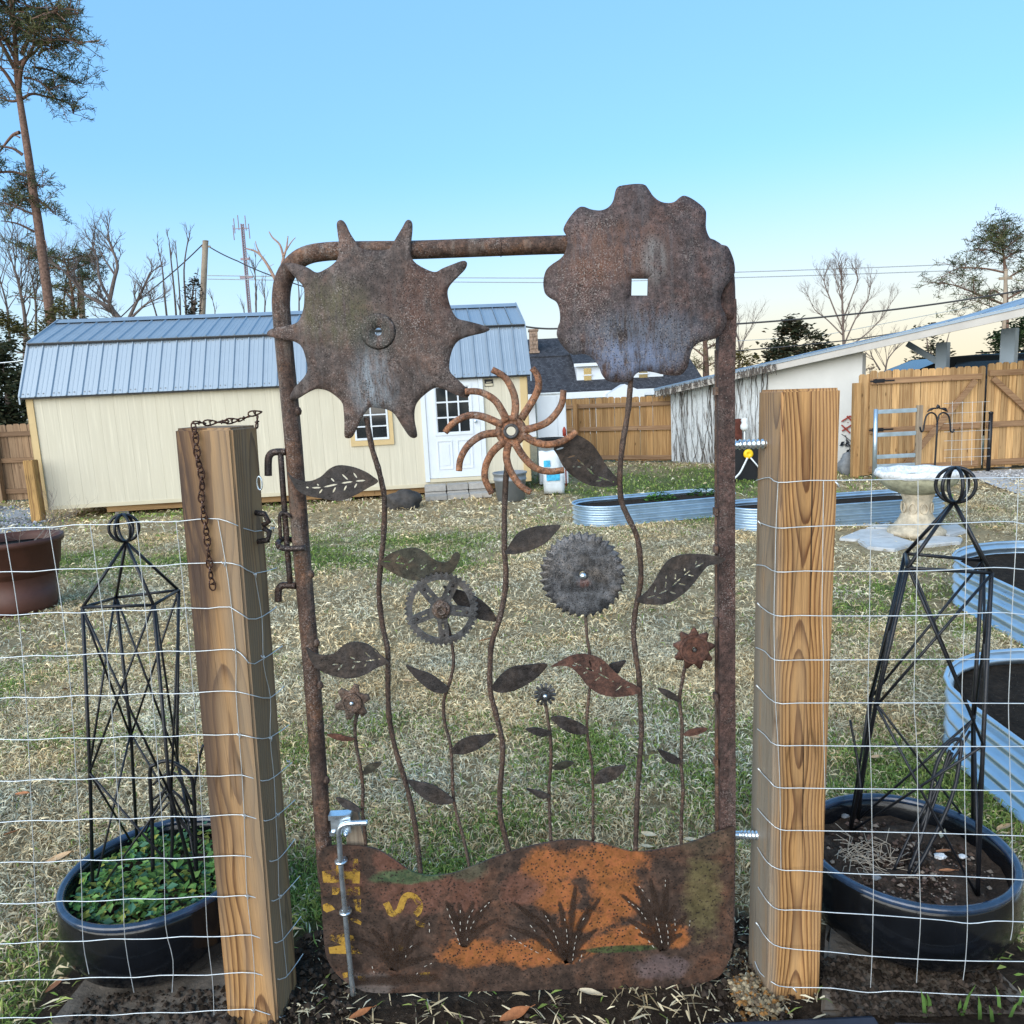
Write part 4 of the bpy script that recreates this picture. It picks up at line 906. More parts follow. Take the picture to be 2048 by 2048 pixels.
wr = thing('wire_fence', 'galvanised woven wire fence in front of the soil-filled planter, right of the gate', 'fence', (1.2, 1.66, 0))
rp, rn = Vector((.6, YP - .005, 0)), Vector((math.sin(math.radians(9)), math.cos(math.radians(9)), 0))
def right_pt(px, py):
    h, ly = post_face(pr_, leanR, .136, px, py, -1)
    if ly > -.136 / 2 - .003: return h
    f_ = post_front(pr_, .136, px, py); e_ = atPlane(px, py, rp, rn)
    return f_ if (f_.y < e_.y and px < 1690) else e_
SR = [[(1512, 961), (1538, 955), (1557, 965), (1620, 961), (1678, 961), (1850, 958), (2048, 955)], [(1521, 1046), (1554, 1056), (1600, 1054), (1678, 1051), (1850, 1049), (2007, 1043), (2048, 1048)], [(1513, 1130), (1530, 1132), (1554, 1144), (1610, 1142), (1678, 1143), (1850, 1142), (1988, 1135), (2048, 1139)], [(1519, 1211), (1550, 1231), (1600, 1231), (1678, 1232), (1850, 1231), (1988, 1225), (2048, 1229)], [(1512, 1295), (1530, 1303), (1550, 1320), (1600, 1320), (1678, 1320), (1850, 1319), (2048, 1318)], [(1518, 1375), (1550, 1405), (1600, 1406), (1678, 1406), (1850, 1406), (2048, 1407)], [(1515, 1458), (1530, 1470), (1552, 1490), (1610, 1491), (1678, 1492), (1850, 1493), (2048, 1493)],
      [(1521, 1543), (1540, 1563), (1555, 1575), (1600, 1576), (1662, 1577), (1850, 1579), (2048, 1582)], [(1515, 1617), (1535, 1640), (1560, 1659), (1600, 1661), (1662, 1662), (1850, 1666), (2048, 1672)], [(1515, 1695), (1535, 1725), (1563, 1740), (1600, 1741), (1662, 1745), (1750, 1749), (1900, 1752), (2048, 1760)], [(1516, 1774), (1535, 1803), (1557, 1819), (1600, 1820), (1662, 1825), (1750, 1830), (1880, 1840), (1940, 1847), (1990, 1842), (2048, 1844)], [(1516, 1849), (1532, 1875), (1563, 1895), (1662, 1904), (1750, 1913), (1900, 1921), (2048, 1923)], [(1510, 1923), (1520, 1945), (1545, 1965), (1572, 1974), (1662, 1976), (1735, 1985), (1790, 1982), (1900, 1988), (2048, 1993)]]
for S_ in SR:
    S_ = S_ + [(2120, S_[-1][1] + (S_[-1][1] - S_[-2][1]) * .4)]
    wire_obj('strand', smooth_pts([right_pt(x, y) for x, y in S_], 3), wr)
TR_ = [[(1556, 965), (1552, 1056), (1550, 1144), (1548, 1231), (1549, 1320), (1551, 1405), (1556, 1490), (1560, 1577), (1561, 1660), (1562, 1740)], [(1647, 961), (1646, 1052), (1645, 1143), (1644, 1232), (1647, 1320), (1646, 1406), (1648, 1492), (1650, 1577)], [(1743, 960), (1742, 1050), (1740, 1143), (1739, 1231), (1737, 1320), (1736, 1406), (1740, 1493), (1743, 1578), (1744, 1664), (1747, 1749), (1746, 1830), (1744, 1913), (1741, 1975)], [(1836, 958), (1836, 1050), (1834, 1142), (1832, 1231), (1830, 1319), (1828, 1406), (1834, 1493), (1835, 1579), (1837, 1666), (1839, 1750), (1841, 1838), (1836, 1917), (1833, 1965)],
       [(1934, 957), (1933, 1047), (1932, 1140), (1929, 1228), (1926, 1318), (1924, 1406), (1929, 1493), (1929, 1581), (1931, 1668), (1933, 1755), (1935, 1846), (1931, 1921), (1926, 1960)], [(2037, 956), (2034, 1046), (2029, 1137), (2024, 1227), (2021, 1318), (2017, 1407), (2019, 1493), (2021, 1582), (2024, 1670), (2025, 1760), (2026, 1843), (2021, 1880)]]
for T in TR_: wire_obj('stay', smooth_pts([right_pt(x, y) for x, y in T], 3), wr, .0009)
mb = MB()
for (x, y) in [(1675, 968), (1520, 1046), (1519, 1210), (1517, 1374), (1520, 1540), (1516, 1848), (1590, 1978)]:
    a = right_pt(x, y); mb = MB(); mb.tube([a + Vector((-.006, -.002, .006)), a + Vector((-.001, -.004, 0)), a + Vector((.003, -.002, -.007))], .002, 5); mb.build('wire_staple', M['wire'], wr)

# ------------------------------------------------------------------ slabs, bowls and trellises beside the gate
def rough_slab(name, pts, h, mat, label, cat, grp=None, sub=3, amp=.004):
    c_ = sum((Vector(p) for p in pts), Vector()) / len(pts)
    t = MB(); top = [Vector((p[0], p[1], h)) for p in pts]; bot = [Vector((p[0], p[1], -.08)) for p in pts]
    bm = bmesh.new(); vs = [bm.verts.new(p) for p in top]; f = bm.faces.new(vs)
    if f.normal.z < 0: f.normal_flip()
    r = bmesh.ops.extrude_face_region(bm, geom=[f]); bmesh.ops.translate(bm, verts=[v for v in r['geom'] if isinstance(v, bmesh.types.BMVert)], vec=(0, 0, -h - .06))
    bmesh.ops.bevel(bm, geom=list(bm.edges), offset=.008, segments=2, affect='EDGES')
    bmesh.ops.recalc_face_normals(bm, faces=bm.faces)
    for v in bm.verts: v.co -= Vector((c_.x, c_.y, 0)); v.co += Vector((rng.uniform(-amp, amp), rng.uniform(-amp, amp), rng.uniform(-amp, amp) * .5))
    me = bpy.data.meshes.new(name); bm.to_mesh(me); bm.free(); me.materials.append(mat)
    o = bpy.data.objects.new(name, me); link(o); o.location = (c_.x, c_.y, 0); tag(o, label, cat, grp); return o
rough_slab('stone_slab', [gnd(180, 1950), gnd(90, 2060), gnd(462, 2085), gnd(520, 1900), gnd(430, 1835)], .012, M['slab'], 'dusty concrete slab under the glazed bowl left of the gate', 'slab', 'slabs under the planters')
rough_slab('stone_slab', [gnd(1655, 1850), gnd(1640, 2030), gnd(2080, 2030), gnd(1985, 1935), gnd(1900, 1850)], .012, M['slab'], 'dirty concrete slab under the glazed bowl right of the gate', 'slab', 'slabs under the planters')
def bowl(label, c, r, hz):
    t = thing('glazed_bowl', label, 'planter', (c[0], c[1], 0), 0, 'dark glazed bowls behind the fence')
    k = r / .25
    mb = MB(); mb.lathe([(.13 * k, .012), (.19 * k, .03), (.24 * k, .075), (.263 * k, .13), (.264 * k, .18), (.258 * k, hz - .022), (.250 * k, hz - .004), (.243 * k, hz - .012), (.232 * k, hz - .03), (.236 * k, .14), (.2 * k, .06)], 64, (c[0], c[1], 0)); b = mb.build('bowl_body', M['glaze'], t)
    mb = MB(); mb.lathe([(.2565 * k, hz - .016), (.261 * k, hz - .007), (.256 * k, hz), (.245 * k, hz + .001), (.239 * k, hz - .008), (.238 * k, hz - .016)], 64, (c[0], c[1], 0), ring=True); mb.build('bowl_rim', M['glaze_rim'], t)
    mb = MB(); rs = [.0, .04, .08, .12, .16, .2, .233]; n = 40; base = []
    for i, q in enumerate(rs):
        for j in range(n):
            a = 2 * PI * j / n; mb.v.append((c[0] + q * k * math.cos(a), c[1] + q * k * math.sin(a), hz - .062 + .014 * math.sin(a * 3 + q * 30) * (q < .23) + rng.uniform(-.006, .006)))
    for i in range(len(rs) - 1):
        for j in range(n): mb.f.append((i * n + j, i * n + (j + 1) % n, (i + 1) * n + (j + 1) % n, (i + 1) * n + j)); mb.sm.append(True)
    mb.build('potting_soil', M['mulch'], t)
    return t
BL, BR_ = (-1.06, 1.985), (1.052, 1.915); BZ = .262
bowl('dark glazed bowl planted with green foliage, left of the gate', BL, .252, BZ)
bowl('dark glazed bowl of bare soil and dead stems, right of the gate', BR_, .262, BZ)

def trellis(label, corners, mids, feet, ball_c, ball_r, apex, rad, base):
    t = thing('obelisk_trellis', label, 'trellis', base, 0, 'black wire obelisk trellises in the bowls')
    for i in range(4):
        mb = MB(); mb.tube([corners[i], mids[i], feet[i]], rad * 1.15, 7); mb.build('leg', M['black_iron'], t)
        mb = MB(); j = (i + 1) % 4; mb.tube([corners[i], corners[j]], rad, 6); mb.build('top_ring_bar', M['black_iron'], t)
        mb = MB(); mb.tube([corners[i], corners[i].lerp(apex, .5) + (corners[i] - apex) * .02, apex], rad, 6); mb.build('roof_rod', M['black_iron'], t)
        for (a, b) in ((corners[i], mids[j]), (corners[j], mids[i]), (mids[i], feet[j]), (mids[j], feet[i])):
            mb = MB(); off = (a + b) / 2; off = Vector((off.x - base[0], off.y - base[1], 0)).normalized() * .003
            mb.tube([a + off, b + off], rad * .75, 6); mb.build('brace_rod', M['black_iron'], t)
    for k_ in range(3):
        a0 = k_ * PI / 3 + .35; mb = MB()
        mb.tube([ball_c + Vector((math.cos(a0) * math.sin(q), math.sin(a0) * math.sin(q), math.cos(q))) * ball_r for q in np.linspace(0, 2 * PI, 28)[:-1]], rad, 6, closed=True); mb.build('ball_hoop', M['black_iron'], t)
    return t
c4 = [atY(165, 1215, 1.90), atY(307, 1210, 1.91), atY(357, 1180, 2.08), atY(232, 1195, 2.08)]
m4 = [atY(180, 1545, 1.90), atY(340, 1585, 1.89), atY(354, 1522, 2.1), atY(262, 1470, 2.1)]
f4 = [gnd(186, 1800, .2), gnd(398, 1795, .2), gnd(398, 1700, .2), gnd(275, 1702, .2)]
ap = (c4[0] + c4[2]) / 2; apx = atY(252, 1084, ap.y)
trellis('black wire obelisk trellis with a ball top, in the left bowl', c4, m4, f4, atY(248, 1056, ap.y), .0365, apx, .0042, (BL[0], BL[1], .2))
c4 = [atY(1815, 1136, 1.84), atY(1983, 1146, 1.84), atY(1966, 1121, 1.99), atY(1811, 1107, 1.99)]
m4 = [atY(1752, 1410, 1.84), atY(1966, 1492, 1.82), atY(1946, 1440, 2.0), atY(1742, 1395, 2.0)]
f4 = [gnd(1700, 1665, .2), gnd(1955, 1795, .2), gnd(1946, 1660, .2), gnd(1716, 1640, .2)]
ap = (c4[0] + c4[2]) / 2; apx = atY(1908, 1003, ap.y)
trellis('black wire obelisk trellis with a ball top, in the right bowl', c4, m4, f4, atY(1911, 970, ap.y), .0455, apx, .0048, (BR_[0], BR_[1], .2))
# small arched trellises
Ya = 1.98
t = thing('arch_trellis', 'small black arched trellis with twisting rods, standing among foliage in the left bowl', 'trellis', (atY(340, 1700, Ya).x, Ya, .2))
mb = MB(); mb.tube(smooth_pts([atY(x, y, Ya) for x, y in [(306, 1745), (304, 1640), (300, 1545), (308, 1530), (330, 1522), (352, 1528), (380, 1550), (388, 1590), (391, 1680), (394, 1760)]], 4), .0055, 8); mb.build('arch_rod', M['black_iron'], t)
mb = MB(); mb.tube(smooth_pts([atY(x, y, Ya) for x, y in [(340, 1760), (345, 1680), (343, 1600), (342, 1545)]], 3), .005, 7); mb.build('centre_rod', M['black_iron'], t)
for P in ([(306, 1570), (322, 1555), (342, 1545), (360, 1560), (386, 1610)], [(304, 1600), (325, 1585), (341, 1580), (365, 1600), (388, 1640)], [(306, 1640), (325, 1620), (343, 1605), (360, 1640), (390, 1680)], [(308, 1620), (320, 1600), (334, 1570), (342, 1545)], [(388, 1575), (398, 1520), (406, 1490)]):
    mb = MB(); mb.tube(smooth_pts([atY(x, y, Ya) for x, y in P], 3), .0038, 6); mb.build('scroll_rod', M['black_iron'], t)
t = thing('arch_trellis', 'small black arched trellis leaning over in the right bowl', 'trellis', (gnd(1816, 1745, .2).x, gnd(1816, 1745, .2).y, .2))
Lp = lambda x, y: atY(x, y, 1.86 + (1750 - y) * .0004)
for P, r_ in (([(1816, 1748), (1850, 1650), (1870, 1540), (1895, 1490), (1918, 1478), (1922, 1500), (1905, 1590), (1860, 1690), (1826, 1750)], .0052), ([(1830, 1700), (1870, 1600), (1890, 1530), (1900, 1500)], .004), ([(1840, 1660), (1880, 1560), (1905, 1505)], .004), ([(1788, 1740), (1830, 1650), (1880, 1560)], .0035)):
    mb = MB(); mb.tube(smooth_pts([Lp(x, y) for x, y in P], 4), r_, 7); mb.build('arch_rod', M['black_iron'], t)
for P in ([(1905, 1500), (1935, 1455), (1950, 1430)], [(1860, 1560), (1905, 1520), (1940, 1462)], [(1700, 1440), (1715, 1520), (1722, 1590)]):
    mb = MB(); mb.tube(smooth_pts([Lp(x, y) for x, y in P], 3), .0035, 6); mb.build('scroll_rod', M['black_iron'], t)

# ------------------------------------------------------------------ ground
def vnoise(x, y, sc_, seed):
    """smooth value noise on numpy arrays"""
    r = np.random.RandomState(seed); T = r.rand(256, 256)
    u, v = x * sc_ + 100.3, y * sc_ + 57.7
    i, j = np.floor(u).astype(int), np.floor(v).astype(int); fu, fv = u - i, v - j
    fu = fu * fu * (3 - 2 * fu); fv = fv * fv * (3 - 2 * fv)
    a, b, c_, e = T[i % 256, j % 256], T[(i + 1) % 256, j % 256], T[i % 256, (j + 1) % 256], T[(i + 1) % 256, (j + 1) % 256]
    return (a * (1 - fu) + b * fu) * (1 - fv) + (c_ * (1 - fu) + e * fu) * fv
GREEN = [(gnd(*p), r, w) for p, r, w in [((600, 1480), .35, .35), ((1170, 1500), .3, .5), ((1000, 1250), .35, .3), ((700, 1060), 1.6, .35), ((200, 1090), 1.6, .45), ((1300, 1060), 1.4, .5), ((1700, 1300), .9, .5), ((1780, 1180), .9, .5), ((1880, 1560), .5, .6), ((100, 1560), .5, .45), ((1450, 1440), .3, .3), ((60, 1980), .3, .5), ((2020, 2000), .3, .6), ((900, 1130), .5, .2), ((1150, 1260), .5, .3), ((1350, 950), 3.0, .35), ((1460, 1560), .3, .3), ((500, 1330), .5, .2), ((30, 1240), .6, .3), ((880, 1760), .12, .5)]]
STRAW = [(gnd(*p), r, w) for p, r, w in [((750, 1250), 1.0, .3), ((300, 1350), 1.3, .25), ((900, 1600), .4, .25), ((750, 1000), 2.2, .12), ((1100, 1100), 1.2, .2), ((1560, 1100), .9, .35)]]
def green_field(x, y):
    q = .55 * vnoise(x, y, .55, 1) + .35 * vnoise(x, y, 2.1, 2) + .22 * vnoise(x, y, 6.5, 3)
    for p, r, w in GREEN: q = q + w * .62 * np.exp(-((x - p.x) ** 2 + (y - p.y) ** 2) / (r * r))
    for p, r, w in STRAW: q = q - w * .6 * np.exp(-((x - p.x) ** 2 + (y - p.y) ** 2) / (r * r))
    return q
def soil_field(x, y):
    """bare earth round the gate and posts, patchy elsewhere"""
    e = 1.0 / (1 + np.exp((y - 1.93 - .10 * (vnoise(x, y, 5, 8) - .5)) / .05))
    e = np.maximum(e, np.exp(-((x + .06) ** 2 / .06 + (y - 2.02) ** 2 / .02)) * .9)
    e = np.maximum(e, 1.1 * np.exp(-((x - .52) ** 2 / .03 + (y - 1.85) ** 2 / .06)))
    e = np.maximum(e, 1.1 * np.exp(-((x + .62) ** 2 / .02 + (y - 1.85) ** 2 / .05)))
    e = np.where((x < -1.28) | (x > 1.28), e * np.exp(-((np.abs(x) - 1.28) / .06) ** 2), e)
    return e

# one sheet: a fine patch near the camera stitched into coarse rings out to the horizon
xs = np.concatenate([[-600, -200, -80, -40, -20, -12, -8], np.linspace(-5, 5, 120), [8, 12, 20, 40, 80, 200, 600]])
ys = np.concatenate([[-60, -20, -8, -3, 0], np.linspace(1.2, 9, 150), np.linspace(9.6, 20, 24), [26, 40, 70, 120, 250, 500, 900]])
X_, Y_ = np.meshgrid(xs, ys)
Zg = .012 * (vnoise(X_, Y_, 3.1, 21) - .5) + .010 * (vnoise(X_, Y_, 9, 22) - .5)
Zg = Zg * ((np.abs(X_) < 6) & (Y_ > .5) & (Y_ < 10)) - .006
Zg = Zg + .012 * soil_field(X_, Y_) * (vnoise(X_, Y_, 14, 23)) * (Y_ < 2.6)
V = np.stack([X_.ravel(), Y_.ravel(), Zg.ravel()], 1); nx, ny = len(xs), len(ys)
fc = [(j * nx + i, j * nx + i + 1, (j + 1) * nx + i + 1, (j + 1) * nx + i) for j in range(ny - 1) for i in range(nx - 1)]
me = bpy.data.meshes.new('ground'); me.from_pydata(V.tolist(), [], fc); me.polygons.foreach_set('use_smooth', [True] * len(fc))
me.attributes.new('soil', 'FLOAT', 'POINT').data.foreach_set('value', soil_field(X_, Y_).ravel())
gr = green_field(X_, Y_); me.attributes.new('green', 'FLOAT', 'POINT').data.foreach_set('value', gr.ravel())
t = NT('lawn'); c = t.coord()
n1 = t.noise(c, 34, 8, .7); n2 = t.noise(c, 150, 5, .7); n3 = t.noise(c, 2.2, 6, .6)
sa = t.n('ShaderNodeAttribute', attribute_name='soil').outputs['Fac']; ga = t.n('ShaderNodeAttribute', attribute_name='green').outputs['Fac']
straw = t.ramp(n1, [(.25, (.09, .065, .036)), (.5, (.36, .275, .155)), (.75, (.56, .46, .29))])
green = t.ramp(n1, [(.3, (.035, .06, .016)), (.6, (.10, .15, .04)), (.8, (.17, .2, .07))])
gm = t.ramp(t.math('ADD', ga, t.math('MULTIPLY_ADD', n1, .5, -.25)), [(.72, 0.0), (.95, .85)])
col = t.mix(gm, straw, green)
col = t.mix(.5, col, t.ramp(n3, [(.3, .72), (.7, 1.2)]), 'MULTIPLY')
col = t.mix(.5, col, t.ramp(n2, [(.3, .5), (.7, 1.4)]), 'MULTIPLY')
soilc = t.ramp(n1, [(.3, (.016, .012, .009)), (.55, (.05, .036, .026)), (.75, (.10, .075, .055))])
col = t.mix(t.ramp(t.math('ADD', sa, t.math('MULTIPLY_ADD', n1, .5, -.25)), [(.35, 0.0), (.6, 1.0)]), col, soilc)
t.bump(t.math('ADD', n1, t.math('MULTIPLY', n2, .5)), .8, .02)
t.fin(col, .95, 0, .1); me.materials.append(t.m)
ground = bpy.data.objects.new('ground', me); link(ground); tag(ground, kind='structure')

# ------------------------------------------------------------------ lawn blades
FOOT = []      # no-grass footprints: (x, y, rx, ry)
FOOT += [(BL[0], BL[1], .2, .2), (BR_[0], BR_[1], .2, .2), (PLX + .07, YP + .07, .09, .09), (br.x + .07, YP + .07, .09, .09)]
BEDS = [((1.12, 8.88), (2.36, 9.19), .40, .225), ((2.72, 8.12), (4.44, 8.32), .38, .23), ((3.55, 4.05), (3.62, 4.72), .68, .30), ((2.23, 2.16), (2.26, 2.76), .53, .28)]
def in_bed(x, y):
    o = np.zeros(x.shape, bool)
    for a, b, r, h in BEDS:
        ax_, ay_ = b[0] - a[0], b[1] - a[1]; L2 = ax_ ** 2 + ay_ ** 2
        tt = np.clip(((x - a[0]) * ax_ + (y - a[1]) * ay_) / L2, 0, 1)
        o |= np.hypot(x - a[0] - tt * ax_, y - a[1] - tt * ay_) < r + .01
    return o
SLABX = [(-1.25, -.64, 1.55, 1.93), (.72, 1.2, 1.55, 1.90)]
def blades(name, n, ylo, yhi, L, W, seed, label, soilkeep=.10, greenthr=.80, lift=1.0, ypow=1.0):
    r = np.random.RandomState(seed)
    u = r.rand(n) ** ypow; y = ylo + (yhi - ylo) * u
    x = (r.rand(n) * 2 - 1) * (.86 * y + .25)
    g_ = green_field(x, y); s_ = soil_field(x, y)
    keep = ~in_bed(x, y) & ((s_ < .42) | (r.rand(n) < soilkeep))
    for fx, fy, rx, ry in FOOT: keep &= ((x - fx) / rx) ** 2 + ((y - fy) / ry) ** 2 > 1
    for a, b, c_, e in SLABX: keep &= ~((x > a) & (x < b) & (y > c_) & (y < e))
    keep &= ~((y > 6.45) & (y < 7.6) & (x > 3.1) & (x < 4.7) & (r.rand(n) < .93))
    keep &= ~((y > 10.9) & (x > 6.0) & (x > 6.9 - (y - 10.9) * .1))
    dens = vnoise(x, y, 5.5, seed + 5); keep &= r.rand(n) < np.clip(.12 + 1.35 * dens, 0, 1)
    x, y, g_, s_ = x[keep], y[keep], g_[keep], s_[keep]; n = len(x)
    isg = (g_ + r.normal(0, .17, n)) > greenthr + .05
    Lb = L * r.uniform(.45, 1.25, n) * np.where(isg, .85, 1.0); Wb = W * r.uniform(.5, 1.2, n)
    ph = r.rand(n) * 2 * PI; bend = r.normal(0, .9, n)
    el = np.where(isg, r.uniform(.35, 1.25, n), r.uniform(.02, .75, n)) * lift
    el = np.where(s_ > .42, el * .35, el)
    dx, dy = np.cos(ph), np.sin(ph); sx, sy = -dy, dx
    V = np.zeros((n, 5, 3))
    z0 = np.full(n, .0) + .006 * (s_ > .4)
    m1 = .5 * Lb * np.cos(el); h1 = .55 * Lb * np.sin(el) + .006
    m2 = m1 + .48 * Lb * np.cos(el * .2); h2 = np.maximum(.004, h1 * r.uniform(.3, 1.15, n))
    cxo = .28 * Lb * bend * .5
    for k, (m_, h_, w_, off) in enumerate(((0, z0, .7, 0), (0, z0, -.7, 0), (m1, h1, 1, .35), (m1, h1, -1, .35), (m2, h2, 0, 1.0))):
        V[:, k, 0] = x + dx * m_ + sx * (Wb * w_ * .5 + cxo * off); V[:, k, 1] = y + dy * m_ + sy * (Wb * w_ * .5 + cxo * off); V[:, k, 2] = h_
    tw = r.normal(0, .35, n) * Wb; V[:, 2, 2] += tw; V[:, 3, 2] = np.maximum(.002, V[:, 3, 2] - tw)
    me = bpy.data.meshes.new(name); me.vertices.add(n * 5); me.vertices.foreach_set('co', V.reshape(-1))
    base = np.arange(n) * 5
    loops = np.stack([base, base + 1, base + 3, base + 2, base + 2, base + 3, base + 4], 1).reshape(-1)
    me.loops.add(n * 7); me.loops.foreach_set('vertex_index', loops)
    me.polygons.add(n * 2); st_ = np.stack([np.arange(n) * 7, np.arange(n) * 7 + 4], 1).reshape(-1)
    me.polygons.foreach_set('loop_start', st_); me.polygons.foreach_set('loop_total', np.tile([4, 3], n))
    k1 = r.rand(n, 1); k2 = r.rand(n, 1)
    st1, st2, st3 = np.array([.88, .76, .51]), np.array([.70, .56, .34]), np.array([.34, .25, .14])
    cs = np.where(k1 < .45, st1, np.where(k1 < .8, st2, st3)) * (.6 + .65 * k2)
    g1, g2 = np.array([.12, .21, .045]), np.array([.30, .35, .10])
    cg = g1 * (1 - k1) + g2 * k1; cg = cg * (.65 + .65 * k2)
    pt_ = (.84 + .36 * vnoise(x, y, 1.7, seed + 9) + .22 * (vnoise(x, y, 9, seed + 3) - .5))[:, None]; wm = (vnoise(x, y, 2.9, seed + 4)[:, None] - .5) * np.array([.22, .02, -.28]) + 1
    C_ = np.where(isg[:, None], cg * (.6 + .5 * pt_), cs * pt_ * wm); C_ = np.concatenate([C_, np.ones((n, 1))], 1)
    me.update(calc_edges=True)
    at = me.attributes.new('tint', 'FLOAT_COLOR', 'POINT'); at.data.foreach_set('color', np.repeat(C_, 5, 0).reshape(-1))
    me.materials.append(M['grass']); me.validate()
    o = bpy.data.objects.new(name, me); link(o); tag(o, label, 'grass', None, 'stuff'); return o
blades('grass', 270000, 1.55, 4.6, .052, .0042, 11, 'dry straw coloured lawn with green patches just behind the gate', .12, ypow=.85)
blades('grass', 160000, 4.4, 9.5, .062, .0068, 12, 'dry lawn with green patches in the middle of the yard', .0, ypow=.8)
blades('grass', 45000, 9.2, 17.5, .10, .016, 13, 'green and straw lawn by the shed and back fence', .0, greenthr=.70)

# crumbs of earth round the gate foot
def crumbs(name, n, regs, smin, smax, mat, label, cat, seed, zf=0.0, tintcols=None):
    r = np.random.RandomState(seed); ico = [(0, 0, 1), (.9, 0, .2), (.2, .9, .1), (-.8, .4, .15), (-.5, -.8, .2), (.4, -.8, .1), (0, 0, -.5)]
    fcs = [(0, 1, 2), (0, 2, 3), (0, 3, 4), (0, 4, 5), (0, 5, 1), (6, 2, 1), (6, 3, 2), (6, 4, 3), (6, 5, 4), (6, 1, 5)]
    vs, fs, cl = [], [], []
    for k in range(n):
        (x0, x1, y0, y1, fz) = regs[r.randint(len(regs))]
        x, y = r.uniform(x0, x1), r.uniform(y0, y1); s = smin * (smax / smin) ** (r.rand() ** 2.2); a = r.rand() * 6.3; b0 = len(vs)
        ca, sa_ = math.cos(a), math.sin(a); sq = r.uniform(.6, 1.2)
        for (p, q, w_) in ico:
            p, q = p * (1 + r.uniform(-.25, .25)), q * sq * (1 + r.uniform(-.25, .25))
            vs.append((x + s * (p * ca - q * sa_), y + s * (p * sa_ + q * ca), fz + zf + s * (w_ * .8 + .25)))
        fs += [tuple(b0 + i for i in f) for f in fcs]
        if tintcols: kf = r.uniform(.6, 1.3); cl += [(*[v * kf for v in tintcols[r.randint(len(tintcols))]], 1)] * 7
    me = bpy.data.meshes.new(name); me.from_pydata(vs, [], fs); me.materials.append(mat)
    if tintcols: me.attributes.new('tint', 'FLOAT_COLOR', 'POINT').data.foreach_set('color', np.array(cl).reshape(-1))
    o = bpy.data.objects.new(name, me); link(o); tag(o, label, cat, None, 'stuff'); return o
DIRT = [(.03, .022, .016), (.05, .037, .028), (.085, .064, .05)]
crumbs('soil_crumbs', 6500, [(-.72, .72, 1.56, 1.95, .006), (-.68, -.48, 1.6, 2.0, .006), (.42, .66, 1.58, 2.0, .006), (-.2, .1, 1.92, 2.1, .006), (-1.2, -.75, 1.6, 1.8, .014), (.74, 1.2, 1.6, 1.8, .014), (.74, 1.2, 1.6, 1.8, .014)], .0025, .014, M['grass'], 'dark crumbled earth under the gate', 'earth', 31, 0, DIRT)
crumbs('earth_clods', 1500, [(.50, .63, 1.60, 1.86, .004), (.52, .60, 1.62, 1.75, .02), (.50, .56, 1.64, 1.72, .03)], .003, .010, M['grass'], 'pale crumbly clods of earth beside the right gate post', 'earth', 32, 0, [(.30, .24, .15), (.38, .31, .2), (.16, .12, .08), (.30, .15, .05)])

# ------------------------------------------------------------------ plants in the bowls
def leaf_cloud(name, pts, mat, size, label, cat, cols, seed, kind='stuff', nl=1, parent=None, up=.5, shape=(1.0, .62)):
    """many small leaf faces at pts (x,y,z); each leaf a bent rhomb"""
    r = np.random.RandomState(seed); vs, fs, cl = [], [], []
    for p in pts:
        for q in range(nl):
            a = r.rand() * 2 * PI; e = r.uniform(-.3, 1.1) * up; s = size * r.uniform(.55, 1.35)
            t_ = Vector((math.cos(a) * math.cos(e), math.sin(a) * math.cos(e), math.sin(e))); sd = Vector((-math.sin(a), math.cos(a), r.uniform(-.6, .6))).normalized()
            o_ = Vector(p) + Vector((r.normal(0, size * .5), r.normal(0, size * .5), r.normal(0, size * .3))) if nl > 1 else Vector(p)
            b0 = len(vs); m_ = o_ + t_ * s * .5 * shape[0]; nrm = t_.cross(sd)
            vs += [tuple(o_), tuple(m_ + sd * s * .5 * shape[1] + nrm * s * .12), tuple(o_ + t_ * s * shape[0]), tuple(m_ - sd * s * .5 * shape[1] + nrm * s * .12)]
            fs += [(b0, b0 + 1, b0 + 2), (b0, b0 + 2, b0 + 3)]
            c_ = cols[r.randint(len(cols))]; k_ = r.uniform(.6, 1.35); cl += [(c_[0] * k_, c_[1] * k_, c_[2] * k_, 1)] * 4
    me = bpy.data.meshes.new(name); me.from_pydata(vs, [], fs); me.materials.append(mat)
    me.attributes.new('tint', 'FLOAT_COLOR', 'POINT').data.foreach_set('color', np.array(cl).reshape(-1))
    o = bpy.data.objects.new(name, me); link(o); o.parent = parent
    if parent is None: tag(o, label, cat, None, kind)
    elif kind == 'stuff': o['kind'] = 'stuff'
    return o
r_ = np.random.RandomState(5); pts = []
while len(pts) < 1500:
    x, y = r_.uniform(-.24, .24, 2)
    q = math.hypot(x, y)
    if q > .225 or (y > .08 and x > -.02 and r_.rand() < .7): continue
    pts.append((BL[0] + x, BL[1] + y, BZ - .055 + r_.rand() * (.055 - .12 * q * q) + .01 * math.sin(x * 40)))
leaf_cloud('ground_cover', pts, M['leafy'], .026, 'low leafy green plants filling the left bowl', 'plants', [(.07, .16, .04), (.12, .25, .06), (.18, .31, .085), (.07, .17, .10), (.26, .28, .06)], 6)
